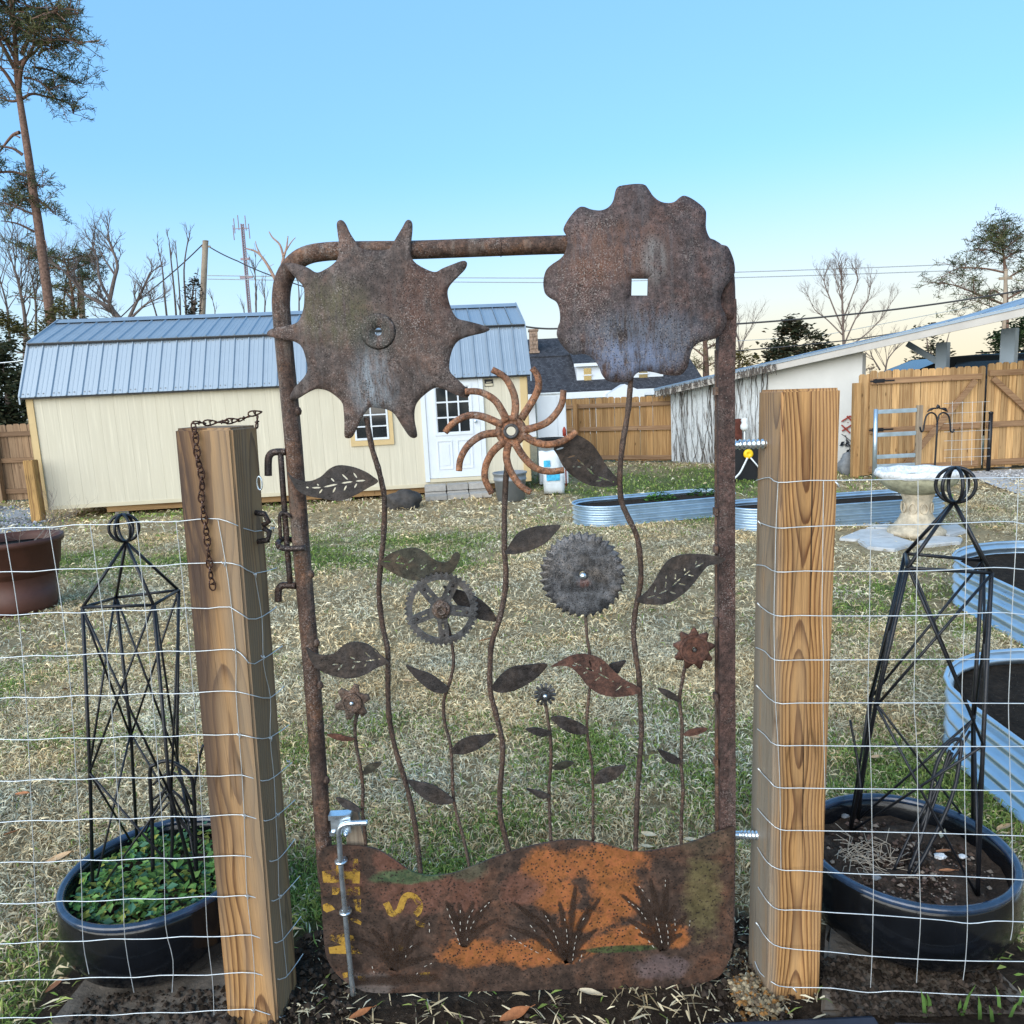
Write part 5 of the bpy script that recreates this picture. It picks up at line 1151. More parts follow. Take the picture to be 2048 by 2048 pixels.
# dead stems, chips and litter on the right bowl's soil
r_ = np.random.RandomState(8); mb = MB()
for k in range(70):
    a = r_.rand() * 6.3; q = r_.rand() ** .5 * .07; x, y = BR_[0] - .10 + q * math.cos(a), BR_[1] + .02 + q * math.sin(a)
    d_ = r_.rand() * 6.3; L = r_.uniform(.03, .10); z = BZ - .05
    p = [Vector((x, y, z)), Vector((x + L * .5 * math.cos(d_), y + L * .5 * math.sin(d_), z + r_.uniform(.0, .03))), Vector((x + L * math.cos(d_ + .5), y + L * math.sin(d_ + .5), z + r_.uniform(-.005, .03)))]
    mb.tube(p, .0009, 4)
o = mb.build('dead_stems', simple('dead_stem', (.42, .35, .27), .9, 0, .25, 20)); tag(o, 'tangle of pale dead stems on the soil of the right bowl', 'dead stems', None, 'stuff')
crumbs('bark_mulch', 1500, [(BR_[0] - .16, BR_[0] + .16, BR_[1] - .16, BR_[1] + .16, 0), (BR_[0] - .20, BR_[0] + .20, BR_[1] - .09, BR_[1] + .09, 0), (BR_[0] - .08, BR_[0] + .08, BR_[1] - .21, BR_[1] + .21, 0)], .003, .011, M['grass'], 'dark bark mulch on the soil of the right bowl', 'mulch', 33, BZ - .058, [(.05, .032, .024), (.10, .065, .048), (.15, .10, .08), (.32, .26, .21), (.03, .02, .015)])
for i, (px, py, s, lab, mt) in enumerate([(1880, 1712, .014, 'large white chip on the right bowl soil', 'bird_rim'), (1925, 1713, .009, 'small white chip nearest the right edge of the right bowl soil', 'bird_rim'), (1752, 1755, .010, 'pale grey chip at the front of the right bowl soil', 'rock_grey'), (1690, 1632, .010, 'grey pebble at the back of the right bowl soil', 'rock_grey')]):
    p = gnd(px, py, BZ - .05); bm = bmesh.new(); bmesh.ops.create_icosphere(bm, subdivisions=2, radius=s)
    for v in bm.verts: v.co = Vector((v.co.x * 1.2, v.co.y * .9, v.co.z * .6)) * (1 + .2 * math.sin(v.co.x * 300 + v.co.y * 400))
    me = bpy.data.meshes.new('stone_chip'); bm.to_mesh(me); bm.free(); me.materials.append(M[mt]); o = bpy.data.objects.new('stone_chip', me); link(o); o.location = p; tag(o, lab, 'stone chip')

# ------------------------------------------------------------------ fallen leaves
def fallen_mesh(nm, mat, curl, seed):
    r = random.Random(seed); mb = MB(); n = 9; L, W = .5, .19
    rows = []
    for i in range(n):
        t_ = i / (n - 1); w_ = W * math.sin(PI * min(1, t_ * .92 + .04)) ** .8 * (1 + r.uniform(-.08, .08)); x = (t_ - .5) * 2 * L
        rows.append([(x, -w_, curl * (.5 + .4 * t_) + .10 * (t_ - .5) ** 2), (x, -w_ * .5, curl * .25 + .08 * (t_ - .5) ** 2), (x, 0, .16 * (t_ - .5) ** 2), (x, w_ * .5, curl * .22 + .05 * (t_ - .5) ** 2), (x, w_, curl * (.65 - .3 * t_))])
    for i in range(n):
        mb.v += rows[i]
    for i in range(n - 1):
        for k in range(4): mb.f.append((i * 5 + k, i * 5 + k + 1, i * 5 + k + 6, i * 5 + k + 5)); mb.sm.append(True)
    mb.tube([(L, 0, .03), (L + .2, .02, .02)], .012, 4)
    return mb.mesh(nm, mat)
LM = {'tan': fallen_mesh('tan_leaf', simple('leaf_tan', (.52, .34, .19), .7, 0, .25, 6), .14, 1), 'orange': fallen_mesh('orange_leaf', simple('leaf_orange', (.43, .17, .07), .7, 0, .3, 6), .12, 2), 'pale': fallen_mesh('pale_leaf', simple('leaf_pale', (.62, .52, .36), .75, 0, .2, 6), .2, 3), 'brown': fallen_mesh('brown_leaf', simple('leaf_brown', (.22, .10, .05), .75, 0, .3, 6), .16, 4)}
for (px, py, ln, rot, kind, lab) in [
    (1030, 2030, .085, .5, 'orange', 'pinkish orange fallen leaf under the middle of the gate'), (722, 2028, .062, .6, 'orange', 'orange fallen leaf at the bottom near the drop rod foot'), (1182, 1988, .06, -.3, 'pale', 'pale fallen leaf just under the lower edge of the gate plate'),
    (1300, 1672, .07, -.7, 'pale', 'large pale fallen leaf behind the gate, right of the tallest right stem'), (1295, 1695, .055, .1, 'pale', 'yellowish fallen leaf lying at the dip of the hill plate'), (785, 1560, .05, -.4, 'tan', 'tan fallen leaf beside the left tall stem'),
    (1380, 1680, .05, .2, 'pale', 'pale leaf by the right end of the hill plate'), (970, 1280, .055, .3, 'orange', 'small orange leaf on the lawn left of the middle stem'), (135, 1464, .06, .2, 'brown', 'brown fallen leaf on the lawn by the left obelisk, nearer the shed'),
    (45, 1588, .06, 0, 'orange', 'orange leaf near the left picture edge in front of a green patch'), (120, 1716, .09, .4, 'tan', 'big tan leaf on straw behind the left bowl'), (25, 1665, .06, 1.1, 'orange', 'orange brown leaf at the far left behind the wire fence'),
    (134, 1378, .06, 1.6, 'brown', 'red brown leaf upright in the straw left of the left obelisk'), (105, 1562, .06, -.5, 'pale', 'pale curled leaf in the green patch left of the left bowl'), (110, 1972, .05, .9, 'brown', 'brown leaf on green tufts beside the left slab'),
    (1755, 1515, .07, .1, 'tan', 'tan leaf in green grass behind the right bowl'), (1888, 1703, .05, .2, 'orange', 'orange leaf on the soil in the right bowl beside a white chip'), (1895, 1742, .045, 0, 'orange', 'rust coloured leaf on the soil at the front of the right bowl'),
    (2010, 1655, .07, .3, 'tan', 'tan leaf on grass right of the right bowl'), (1885, 1670, .05, .9, 'pale', 'yellow green leaf standing on the soil of the right bowl'), (1390, 1475, .06, .2, 'tan', 'tan leaf behind the small right sprocket flower'), (815, 1362, .05, .1, 'tan', 'small tan leaf on straw right of the lower left leaf'), (330, 1380, .05, .6, 'orange', 'small orange leaf on the lawn seen through the left obelisk')]:
    inbowl = px in (1888, 1895, 1885)
    p = gnd(px, py, BZ - .045 if inbowl else .02)
    sc_l = ln * (1.0 if p.y < 3 else 1.0 + .25 * (p.y - 3))
    o = bpy.data.objects.new('fallen_leaf', LM[kind]); link(o); o.location = p; o.rotation_euler = (rng.uniform(-.25, .25), rng.uniform(-.25, .25), rot); o.scale = (sc_l,) * 3
    tag(o, lab, 'leaf', 'fallen leaves on the ground')
# black edging at the bottom right
for (a, b, lab) in (((1262, 2052), (1745, 2028), 'dark plastic garden edging strip under the right end of the gate'), ((1785, 2042), (2110, 2052), 'dark plastic garden edging strip at the bottom right corner')):
    A, B = gnd(*a, .03), gnd(*b, .03); mb = MB(); mb.bar(A + Vector((0, -.035, -.022)), B + Vector((0, -.035, -.022)), .05, .05)
    mb.tube([A + Vector((0, -.010, -.008)), B + Vector((0, -.010, -.008))], .010, 10)
    o = mb.build('garden_edging', M['edging'], None, bevel=.004); tag(o, lab, 'edging', 'garden edging strips')
# green blades sprouting at the bottom right
rr2 = random.Random(4); mb = MB()
for (px, py) in [(1855, 2025), (1862, 2028), (1918, 2030), (1925, 2032), (1850, 2035), (1960, 2040), (1985, 2045), (2020, 2035), (2035, 2020), (2000, 2030)]:
    p = gnd(px, py); L = rr2.uniform(.05, .10); a = rr2.uniform(-.4, .4)
    w_ = .005; q = p + Vector((a * L * .4, -.004, L * .6)); e = p + Vector((a * L, -.01, L)); mb.quad(p + Vector((-w_, 0, 0)), p + Vector((w_, 0, 0)), q + Vector((w_ * .8, 0, 0)), q + Vector((-w_ * .8, 0, 0))); mb.poly([q + Vector((-w_ * .8, 0, 0)), q + Vector((w_ * .8, 0, 0)), e])
o = mb.build('weed_blades', simple('weed', (.09, .17, .04), .6, 0, .3, 20)); tag(o, 'green weed blades sprouting by the edging at the bottom right', 'weeds', None, 'stuff')

# ------------------------------------------------------------------ raised beds of corrugated steel
def stadium(a, b, r, n=14):
    a, b = Vector((*a, 0)), Vector((*b, 0)); t_ = (b - a).normalized(); s_ = Vector((-t_.y, t_.x, 0)); out = []
    base = math.atan2(t_.y, t_.x)
    for k in range(n + 1): an = base + PI / 2 + PI * k / n; out.append(a + Vector((math.cos(an), math.sin(an), 0)) * r)
    m_ = 5
    for k in range(1, m_): out.append(out[n].lerp(b + Vector((math.cos(base - PI / 2), math.sin(base - PI / 2), 0)) * r, k / m_))
    for k in range(n + 1): an = base - PI / 2 + PI * k / n; out.append(b + Vector((math.cos(an), math.sin(an), 0)) * r)
    for k in range(1, m_): out.append((b - Vector((math.cos(base - PI / 2), math.sin(base - PI / 2), 0)) * r).lerp(out[0], k / m_))
    return out
def raised_bed(label, a, b, r, h, nw, soilz, seams=2):
    c0 = ((a[0] + b[0]) / 2, (a[1] + b[1]) / 2)
    t = thing('raised_bed', label, 'raised bed', (*c0, 0), 0, 'corrugated steel raised garden beds')
    O = stadium(a, b, 1.0); nrm = []
    for i in range(len(O)): e_ = (O[(i + 1) % len(O)] - O[i - 1]); nrm.append(Vector((e_.y, -e_.x, 0)).normalized())
    O = stadium(a, b, r); mb = MB(); prof = []; amp = .017; nz = nw * 8
    for k in range(nz + 1):
        q = k / nz; prof.append((amp * math.cos(q * nw * 2 * PI) - amp, q * h))
    N = len(O)
    for (dr, z) in prof:
        for i in range(N): mb.v.append(tuple(O[i] + nrm[i] * dr + Vector((0, 0, z))))
    for k in range(nz):
        for i in range(N): mb.f.append((k * N + i, k * N + (i + 1) % N, (k + 1) * N + (i + 1) % N, (k + 1) * N + i)); mb.sm.append(True)
    w_ = mb.build('bed_wall', M['galv'], t)
    mb = MB(); mb.tube([O[i] + nrm[i] * -.004 + Vector((0, 0, h)) for i in range(N)], .011, 8, closed=True); mb.build('bed_rim', M['galv'], t)
    mb = MB(); mb.poly([O[i] - nrm[i] * .012 + Vector((0, 0, soilz)) for i in range(N)]); mb.build('bed_soil', M['soil'], t)
    for i in (2, 8, 12, 16, 20, 27, 33)[:seams * 3]:
        mb = MB()
        for q in range(nw):
            zz = (q + .0) / nw * h + .004; p = O[i % N] + nrm[i % N] * .002 + Vector((0, 0, zz + .012)); mb.lathe([(0, .004), (.004, .003), (.005, 0)], 6, p, 'z')
        mb.build('bed_bolt', M['zinc'], w_)
    return t
raised_bed('oval corrugated steel bed left of the gate rail, in the middle distance', *BEDS[0], 4, .17)
raised_bed('oval corrugated steel bed behind the right gate post and birdbath', *BEDS[1], 4, .17)
raised_bed('corrugated steel bed at the right edge, the farther of two, beyond the right obelisk', *BEDS[2], 4, .22)
raised_bed('corrugated steel bed nearest the fence at the right edge, behind the right bowl', *BEDS[3], 4, .22)
def clump(cx_, cy_, r, z0, hz, n, seed):
    q = np.random.RandomState(seed); a = q.rand(n) * 6.3; rr_ = np.sqrt(q.rand(n)) * r
    return [(cx_ + rr_[i] * math.cos(a[i]), cy_ + rr_[i] * .7 * math.sin(a[i]), z0 + q.rand() * hz * (1 - (rr_[i] / r) ** 2)) for i in range(n)]
p = gnd(1318, 994, .2); leaf_cloud('herb_clump', clump(p.x, p.y, .22, .15, .13, 260, 1), M['leafy'], .045, 'green herb clump in the middle of the left oval bed', 'herbs', [(.04, .11, .02), (.07, .16, .03)], 2, kind=None)
p = gnd(1408, 984, .2); leaf_cloud('herb_clump', clump(p.x, p.y, .22, .15, .14, 300, 2), M['leafy'], .045, 'green herb clump at the right end of the left oval bed', 'herbs', [(.03, .09, .02), (.06, .14, .03)], 3, kind=None)

# ------------------------------------------------------------------ the garden shed
SA, SB_ = Vector((-7.15, 11.37, 0)), Vector((.33, 12.13, 0)); sd_ = (SB_ - SA).normalized(); SL_ = (SB_ - SA).length; sn = Vector((-sd_.y, sd_.x, 0))
srz = math.atan2(sd_.y, sd_.x)
shed = thing('garden_shed', 'long cream garden shed with a blue grey metal barn roof and white door', 'shed', SA, srz)
def S(px, py, off=0.0):
    w = atPlane(px, py, SA + sn * off, sn); return (w - SA).dot(sd_), w.z
def sbuild(mb, name, mat, parent=None, bevel=0): return mb.build(name, M[mat], parent or shed, world=False, bevel=bevel)
DEP, ZB, ZE, YBk, ZK, ZR = 3.0, .15, 1.90, .42, 2.66, 3.10
zl = lambda x, z: z + .007 * x                                     # the eave climbs a touch to the right
mb = MB(); mb.box(.02, SL_ - .02, .02, DEP - .02, ZB + .02, ZE + .02)
mb.poly([(.02, .02, ZE), (.02, YBk, ZK - .02), (.02, DEP / 2, ZR - .03), (.02, DEP - YBk, ZK - .02), (.02, DEP - .02, ZE)]); mb.poly([(SL_ - .02, .02, ZE), (SL_ - .02, YBk, ZK - .02), (SL_ - .02, DEP / 2, ZR - .03), (SL_ - .02, DEP - YBk, ZK - .02), (SL_ - .02, DEP - .02, ZE)])
sbuild(mb, 'shed_wall', 'siding')
bw = SL_ / 37; mb = MB(); mb.box(.0008, bw - .0008, 0, .018, ZB, ZE + .04); bm_ = mb.mesh('siding_board', M['siding'])
for k in range(37): inst('siding_board', bm_, shed, (k * bw, 0, 0), scale=(1, 1, 1))
mb = MB(); mb.box(.01, SL_ - .01, -.012, .0, ZB, ZB + .055); sbuild(mb, 'bottom_trim', 'cream_trim')
mb = MB(); mb.box(-.012, .088, -.022, -.001, ZB, ZE + .03); mb.box(-.012, -.001, -.022, .1, ZB, ZE + .03); sbuild(mb, 'corner_trim', 'shed_trim')
mb = MB(); mb.box(SL_ - .105, SL_ + .012, -.022, -.001, ZB, ZE + .03); mb.box(SL_ + .001, SL_ + .012, -.022, .1, ZB, ZE + .03); sbuild(mb, 'corner_trim', 'shed_trim')
for yy in (.06, 1.0, 2.0, 2.9):
    mb = MB(); mb.box(.9 if yy < .1 else .1, SL_ - .1, yy, yy + .10, .055, .148); sbuild(mb, 'skid_beam', 'skid_wood')
for xx in (1.0, 2.6, 4.4, 6.0, 7.1):
    mb = MB(); mb.box(xx, xx + .2, .1, .4, 0, .055); sbuild(mb, 'support_block', 'block')
# roof sheets: each a rib-to-rib panel
NR = 35; pw = (SL_ + .12) / NR
def roof_panel(y0, z0, y1, z1, nm):
    mb = MB(); dy, dz = y1 - y0, z1 - z0; L = math.hypot(dy, dz); n = Vector((0, -dz / L, dy / L))
    def pt(x, s_, h): b_ = Vector((x, y0 + dy * s_, z0 + dz * s_)); return b_ + n * h
    xs_ = [(0, .022), (.012, .022), (.028, .004), (.07, .003), (.075, .0055), (.085, .0055), (.09, .003), (.135, .003), (.14, .0055), (.15, .0055), (.155, .003), (pw, .0035)]
    for (xa, ha), (xb, hb) in zip(xs_[:-1], xs_[1:]): mb.quad(pt(xa, 0, ha), pt(xb, 0, hb), pt(xb, 1, hb), pt(xa, 1, ha))
    for (xa, ha), (xb, hb) in zip(xs_[:-1], xs_[1:]): mb.quad(pt(xa, 0, -.006), pt(xb, 0, -.006), pt(xb, 0, hb), pt(xa, 0, ha))
    return mb.mesh(nm, M['roof_metal'])
eo = -.085
lowp = roof_panel(eo, ZE - .05, YBk - .02, ZK, 'roof_panel'); upp = roof_panel(YBk - .05, ZK + .012, DEP / 2, ZR, 'roof_panel')
lowb = roof_panel(DEP - eo, ZE - .05, DEP - YBk + .02, ZK, 'roof_panel'); upb = roof_panel(DEP - YBk + .05, ZK + .012, DEP / 2, ZR, 'roof_panel')
for k in range(NR):
    for me_ in (lowp, upp, lowb, upb): inst('roof_panel', me_, shed, (-.06 + k * pw, 0, 0))
mb = MB(); x0, x1 = -.075, SL_ + .075
mb.quad((x0, DEP / 2 - .17, ZR - .035), (x1, DEP / 2 - .17, ZR - .035), (x1, DEP / 2, ZR + .04), (x0, DEP / 2, ZR + .04)); mb.quad((x0, DEP / 2, ZR + .04), (x1, DEP / 2, ZR + .04), (x1, DEP / 2 + .17, ZR - .035), (x0, DEP / 2 + .17, ZR - .035)); sbuild(mb, 'ridge_cap', 'roof_metal')
for x in (-.075, SL_ + .055):
    mb = MB(); P_ = [(eo, ZE - .05), (YBk - .03, ZK + .005), (DEP / 2, ZR + .02), (DEP - YBk + .03, ZK + .005), (DEP - eo, ZE - .05)]
    for (ya, za), (yb, zb) in zip(P_[:-1], P_[1:]): mb.hexa([(x, ya, za - .10), (x + .02, ya, za - .10), (x + .02, yb, zb - .10), (x, yb, zb - .10), (x, ya, za + .03), (x + .02, ya, za + .03), (x + .02, yb, zb + .03), (x, yb, zb + .03)])
    sbuild(mb, 'gable_trim', 'roof_metal')
mb = MB(); mb.box(-.06, SL_ + .06, YBk - .075, YBk - .045, ZK - .018, ZK + .006); sbuild(mb, 'roof_break_trim', 'black_plastic')
mb = MB(); mb.box(-.06, SL_ + .06, eo + .004, eo + .03, ZE - .075, ZE - .052); sbuild(mb, 'eave_trim', 'black_plastic')
# roof screws along the sheet edges, too small to pick apart
mb = MB()
for k in range(NR):
    for q in (.045, .115):
        for s_ in (.06, .93):
            x_ = -.06 + k * pw + q; y_ = eo + (YBk - .02 - eo) * s_; z_ = ZE - .05 + (ZK - ZE + .05) * s_
            mb.box(x_ - .007, x_ + .007, y_ - .012, y_ + .0, z_ - .006, z_ + .010)
o = sbuild(mb, 'roof_screws', 'bucket_grey'); o['kind'] = 'stuff'
# door
dx0, dz0 = S(858, 957); dx1, dz1 = S(966, 948); dz1 = S(850, 752)[1]
dx0, dx1, dz0, dz1 = 5.90, 6.74, .285, 1.84
dr = MB(); dr.box(dx0, dx1, -.03, .0, dz0, dz1); door = sbuild(dr, 'door', 'white')
mb = MB(); mb.box(dx0 - .075, dx0 - .004, -.045, -.002, dz0 - .05, dz1 + .07); mb.box(dx1 + .004, dx1 + .075, -.045, -.002, dz0 - .05, dz1 + .07); mb.box(dx0 - .004, dx1 + .004, -.045, -.002, dz1 + .005, dz1 + .07); sbuild(mb, 'door_frame', 'white')
mb = MB(); mb.box(dx0 - .0, dx1 + .0, -.05, -.002, dz0 - .06, dz0 - .006); sbuild(mb, 'door_sill', 'cream_trim')
gx0, gx1, gz0, gz1 = dx0 + .16, dx1 - .15, 1.0, 1.72
mb = MB(); mb.box(gx0 - .04, gx1 + .04, -.042, -.031, gz0 - .04, gz0 - .002); mb.box(gx0 - .04, gx1 + .04, -.042, -.031, gz1 + .002, gz1 + .04); mb.box(gx0 - .04, gx0 - .002, -.042, -.031, gz0 - .002, gz1 + .002); mb.box(gx1 + .002, gx1 + .04, -.042, -.031, gz0 - .002, gz1 + .002); sbuild(mb, 'light_frame', 'white', door)
for i in range(3):
    for j in range(3):
        a, b = gx0 + (gx1 - gx0) * i / 3, gx0 + (gx1 - gx0) * (i + 1) / 3; c_, e_ = gz0 + (gz1 - gz0) * j / 3, gz0 + (gz1 - gz0) * (j + 1) / 3
        mb = MB(); mb.box(a + .013, b - .013, -.033, -.031, c_ + .013, e_ - .013); sbuild(mb, 'pane', 'glass', door)
mb = MB()
for i in (1, 2):
    a = gx0 + (gx1 - gx0) * i / 3; mb.box(a - .012, a + .012, -.040, -.031, gz0, gz1); c_ = gz0 + (gz1 - gz0) * i / 3; mb.box(gx0, gx1, -.039, -.031, c_ - .012, c_ + .012)
sbuild(mb, 'muntin', 'white', door)
for a, b in ((dx0 + .14, dx0 + .38), (dx1 - .38, dx1 - .14)):
    mb = MB()
    for (p, q, r_2, s_2) in ((a, b, .42, .435), (a, b, .865, .88), (a, a + .015, .435, .865), (b - .015, b, .435, .865)): mb.box(p, q, -.040, -.031, r_2, s_2)
    mb.box(a + .05, b - .05, -.036, -.031, .48, .82); sbuild(mb, 'door_panel', 'white', door)
mb = MB(); mb.lathe([(.024, -.002), (.024, -.008), (.012, -.012), (.012, -.03), (.026, -.036), (.026, -.05), (.015, -.058), (0, -.06)], 16, (dx1 - .07, -.031, 1.16), 'y'); sbuild(mb, 'door_knob', 'zinc', door)
# window
wx0, wx1, wz0, wz1 = 4.80, 5.27, .985, 1.52
mb = MB()
for (p, q, r_2, s_2) in ((wx0 - .10, wx1 + .10, wz0 - .12, wz0 - .035), (wx0 - .10, wx1 + .10, wz1 + .035, wz1 + .12), (wx0 - .10, wx0 - .03, wz0 - .035, wz1 + .035), (wx1 + .03, wx1 + .10, wz0 - .035, wz1 + .035)): mb.box(p, q, -.028, -.002, r_2, s_2)
win = sbuild(mb, 'window', 'shed_trim')
mb = MB(); mb.box(wx0 - .029, wx1 + .029, -.036, -.010, wz0 - .034, wz0); mb.box(wx0 - .029, wx1 + .029, -.036, -.010, wz1, wz1 + .034); mb.box(wx0 - .029, wx0, -.036, -.010, wz0, wz1); mb.box(wx1, wx1 + .029, -.036, -.010, wz0, wz1)
cxm = (wx0 + wx1) / 2; mb.box(cxm - .011, cxm + .011, -.030, -.010, wz0, wz1)
for k in (1, 2): zz = wz0 + (wz1 - wz0) * k / 3; mb.box(wx0, cxm - .011, -.029, -.010, zz - .010, zz + .010); mb.box(cxm + .011, wx1, -.029, -.010, zz - .010, zz + .010)
sbuild(mb, 'window_frame', 'white', win)
for i in range(2):
    for j in range(3):
        a = (wx0, cxm + .011)[i]; b = (cxm - .011, wx1)[i]; c_ = wz0 + (wz1 - wz0) * j / 3; mb = MB(); mb.box(a, b, -.014, -.008, c_ + (.010 if j else 0), c_ + (wz1 - wz0) / 3 - (.010 if j < 2 else 0)); sbuild(mb, 'pane', 'glass', win)
# maker's plaque
mb = MB(); mb.box(6.85, 6.985, -.012, -.001, 1.695, 1.805); pq = sbuild(mb, 'plaque', 'black_plastic')
mb = MB(); mb.box(6.857, 6.978, -.0135, -.0121, 1.702, 1.738); mb.poly([(6.87, -.0136, 1.765), (6.965, -.0136, 1.765), (6.955, -.0136, 1.755), (6.88, -.0136, 1.755)]); mb.poly([(6.905, -.0142, 1.722), (6.93, -.0142, 1.722), (6.9175, -.0142, 1.71)]); sbuild(mb, 'plaque_print', 'cream_trim', pq)
sb2 = MB(); 
# concrete block steps
st0 = SA + sd_ * 5.80 - sn * .62
steps = thing('block_step', 'grey concrete block step below the white shed door', 'step', st0, srz)
for row, (y0, y1, z1, z0) in enumerate([(.30, .58, .20, .105), (.30, .58, .10, .0), (.0, .29, .075, .0)]):
    for k in range(3):
        mb = MB(); mb.box(k * .345 + .004, k * .345 + .338, y0, y1, z0 + .003, z1); mb.build('concrete_block', M['block'], steps, world=False, bevel=.008).location = (rng.uniform(-.004, .004), rng.uniform(-.008, .008), 0)
def blob_rock(name, p, r, mat, label, cat, seed, sq=(1, 1, .7)):
    q = random.Random(seed); bm = bmesh.new(); bmesh.ops.create_icosphere(bm, subdivisions=3, radius=1)
    ph = [q.uniform(0, 6) for _ in range(6)]
    for v in bm.verts:
        k_ = 1 + .13 * math.sin(v.co.x * 3 + ph[0]) * math.sin(v.co.y * 4 + ph[1]) + .1 * math.sin(v.co.z * 5 + ph[2] + v.co.x * 4) + .05 * math.sin(v.co.x * 11 + ph[3]) * math.sin(v.co.y * 9 + ph[4])
        v.co = Vector((v.co.x * r * sq[0], v.co.y * r * sq[1], v.co.z * r * sq[2])) * k_
    me = bpy.data.meshes.new(name); bm.to_mesh(me); bm.free(); me.polygons.foreach_set('use_smooth', [True] * len(me.polygons)); me.materials.append(M[mat])
    o = bpy.data.objects.new(name, me); link(o); o.location = p; return tag(o, label, cat)
p = gnd(806, 1018); blob_rock('dark_boulder', (p.x, p.y + .1, .09), .24, 'rock', 'dark lumpy boulder beside the concrete step under the shed', 'boulder', 3, (1.05, .8, .72))
p = gnd(1696, 948); blob_rock('grey_boulder', (p.x, p.y, .12), .2, 'rock_grey', 'grey upright stone at the foot of the white wall by the wooden gate post', 'boulder', 5, (.8, .7, 1.15))

# bucket, cabinet, sacks
p = gnd(1022, 1000); t = thing('ribbed_bin', 'grey ribbed plastic bin between the shed door and the white cabinet', 'bin', (p.x, p.y, 0))
mb = MB(); mb.lathe([(.20, 0), (.235, .30), (.245, .302), (.245, .33), (.238, .335), (.243, .39), (.255, .392), (.255, .42), (.235, .42), (.215, .05), (0, .05)], 36, p); mb.build('bin_body', M['bucket_grey'], t)
mb = MB(); mb.tube([p + Vector((.25 * math.cos(a), .25 * math.sin(a), .412)) for a in np.linspace(0, 2 * PI, 37)[:-1]], .011, 6, closed=True); mb.build('bin_rim', M['bucket_grey'], t)
Yc = 12.6
a, b = atY(1072, 790, Yc), atY(1131, 790, Yc)
t = thing('storage_cabinet', 'tall white plastic storage cabinet beside the right end of the shed', 'cabinet', ((a.x + b.x) / 2, Yc + .3, 0))
mb = MB(); mb.box(a.x, b.x, Yc, Yc + .6, .02, a.z); mb.build('cabinet_body', M['white_plastic'], t, bevel=.012)
mid = (a.x + b.x) / 2 + .1
for (q, w_) in ((a.x + .008, mid - .003), (mid + .003, b.x - .008)):
    mb = MB(); mb.box(q, w_, Yc - .018, Yc - .002, .06, a.z - .03); mb.build('cabinet_door', M['white'], t, bevel=.006)
mb = MB(); mb.box(a.x - .02, b.x + .02, Yc - .03, Yc + .62, a.z + .002, a.z + .03); mb.build('cabinet_top', M['white_plastic'], t, bevel=.008)
def sack(name, label, x0, y0, x1, y1, Y, prt):
    A, B = atY(x0, y0, Y), atY(x1, y1, Y); w_, h_ = B.x - A.x, A.z - B.z
    t = thing(name, label, 'sack', ((A.x + B.x) / 2, Y, B.z), 0, 'white sacks by the cabinet')
    bm = bmesh.new(); bmesh.ops.create_cube(bm, size=1); bmesh.ops.subdivide_edges(bm, edges=bm.edges, cuts=5, use_grid_fill=True)
    for v in bm.verts:
        q = v.co.copy(); k_ = 1 - .35 * max(0, (abs(q.x) * 2) ** 6) - .3 * max(0, (abs(q.z) * 2) ** 6)
        v.co = Vector((q.x * w_ * (1 - .05 * abs(q.z)), q.y * .22 * k_ + .012 * math.sin(q.x * 17) * math.sin(q.z * 13), (q.z + .5) * h_ + .01 * math.sin(q.x * 12)))
    me = bpy.data.meshes.new('sack_body'); bm.to_mesh(me); bm.free(); me.polygons.foreach_set('use_smooth', [True] * len(me.polygons)); me.materials.append(M['white_plastic'])
    o = bpy.data.objects.new('sack_body', me); link(o); o.parent = t
    for (u0, u1, v0, v1) in prt:
        mb = MB(); mb.box(-w_ / 2 + u0 * w_, -w_ / 2 + u1 * w_, -.128, -.118, v0 * h_, v1 * h_); mb.build('printed_label', M['cyan_print'], t, world=False, bevel=.004)
p = gnd(1108, 988)
sack('plastic_sack', 'white sack with a blue printed panel, lower of the two leaning on the cabinet', 1086, 943, 1129, 985, p.y, [(.14, .78, .60, .95)])
sack('plastic_sack', 'white sack with pale blue print, on top of the lower sack by the cabinet', 1077, 903, 1122, 944, p.y + .04, [(.2, .5, .3, .6)])
q = atY(1100, 880, Yc - .3); mb = MB(); mb.lathe([(.0, 0), (.17, .005), (.24, .10), (.255, .11), (.24, .115), (.16, .02)], 30, q - Vector((0, 0, .08)))
o = mb.build('black_tub', M['black_plastic']); tag(o, 'shallow black tub in front of the white cabinet', 'tub')
mb = MB(); mb.lathe([(.03, 0), (.032, .09), (.02, .13), (.008, .15), (0, .15)], 12, atY(1129, 872, Yc - .3)); mb.tube([atY(1129, 872, Yc - .3), Vector((atY(1129, 872, Yc - .3).x, Yc - .3, 0))], .012, 6); o = mb.build('garden_marker', M['red_paint']); tag(o, 'small red topped stake beside the white cabinet', 'stake')

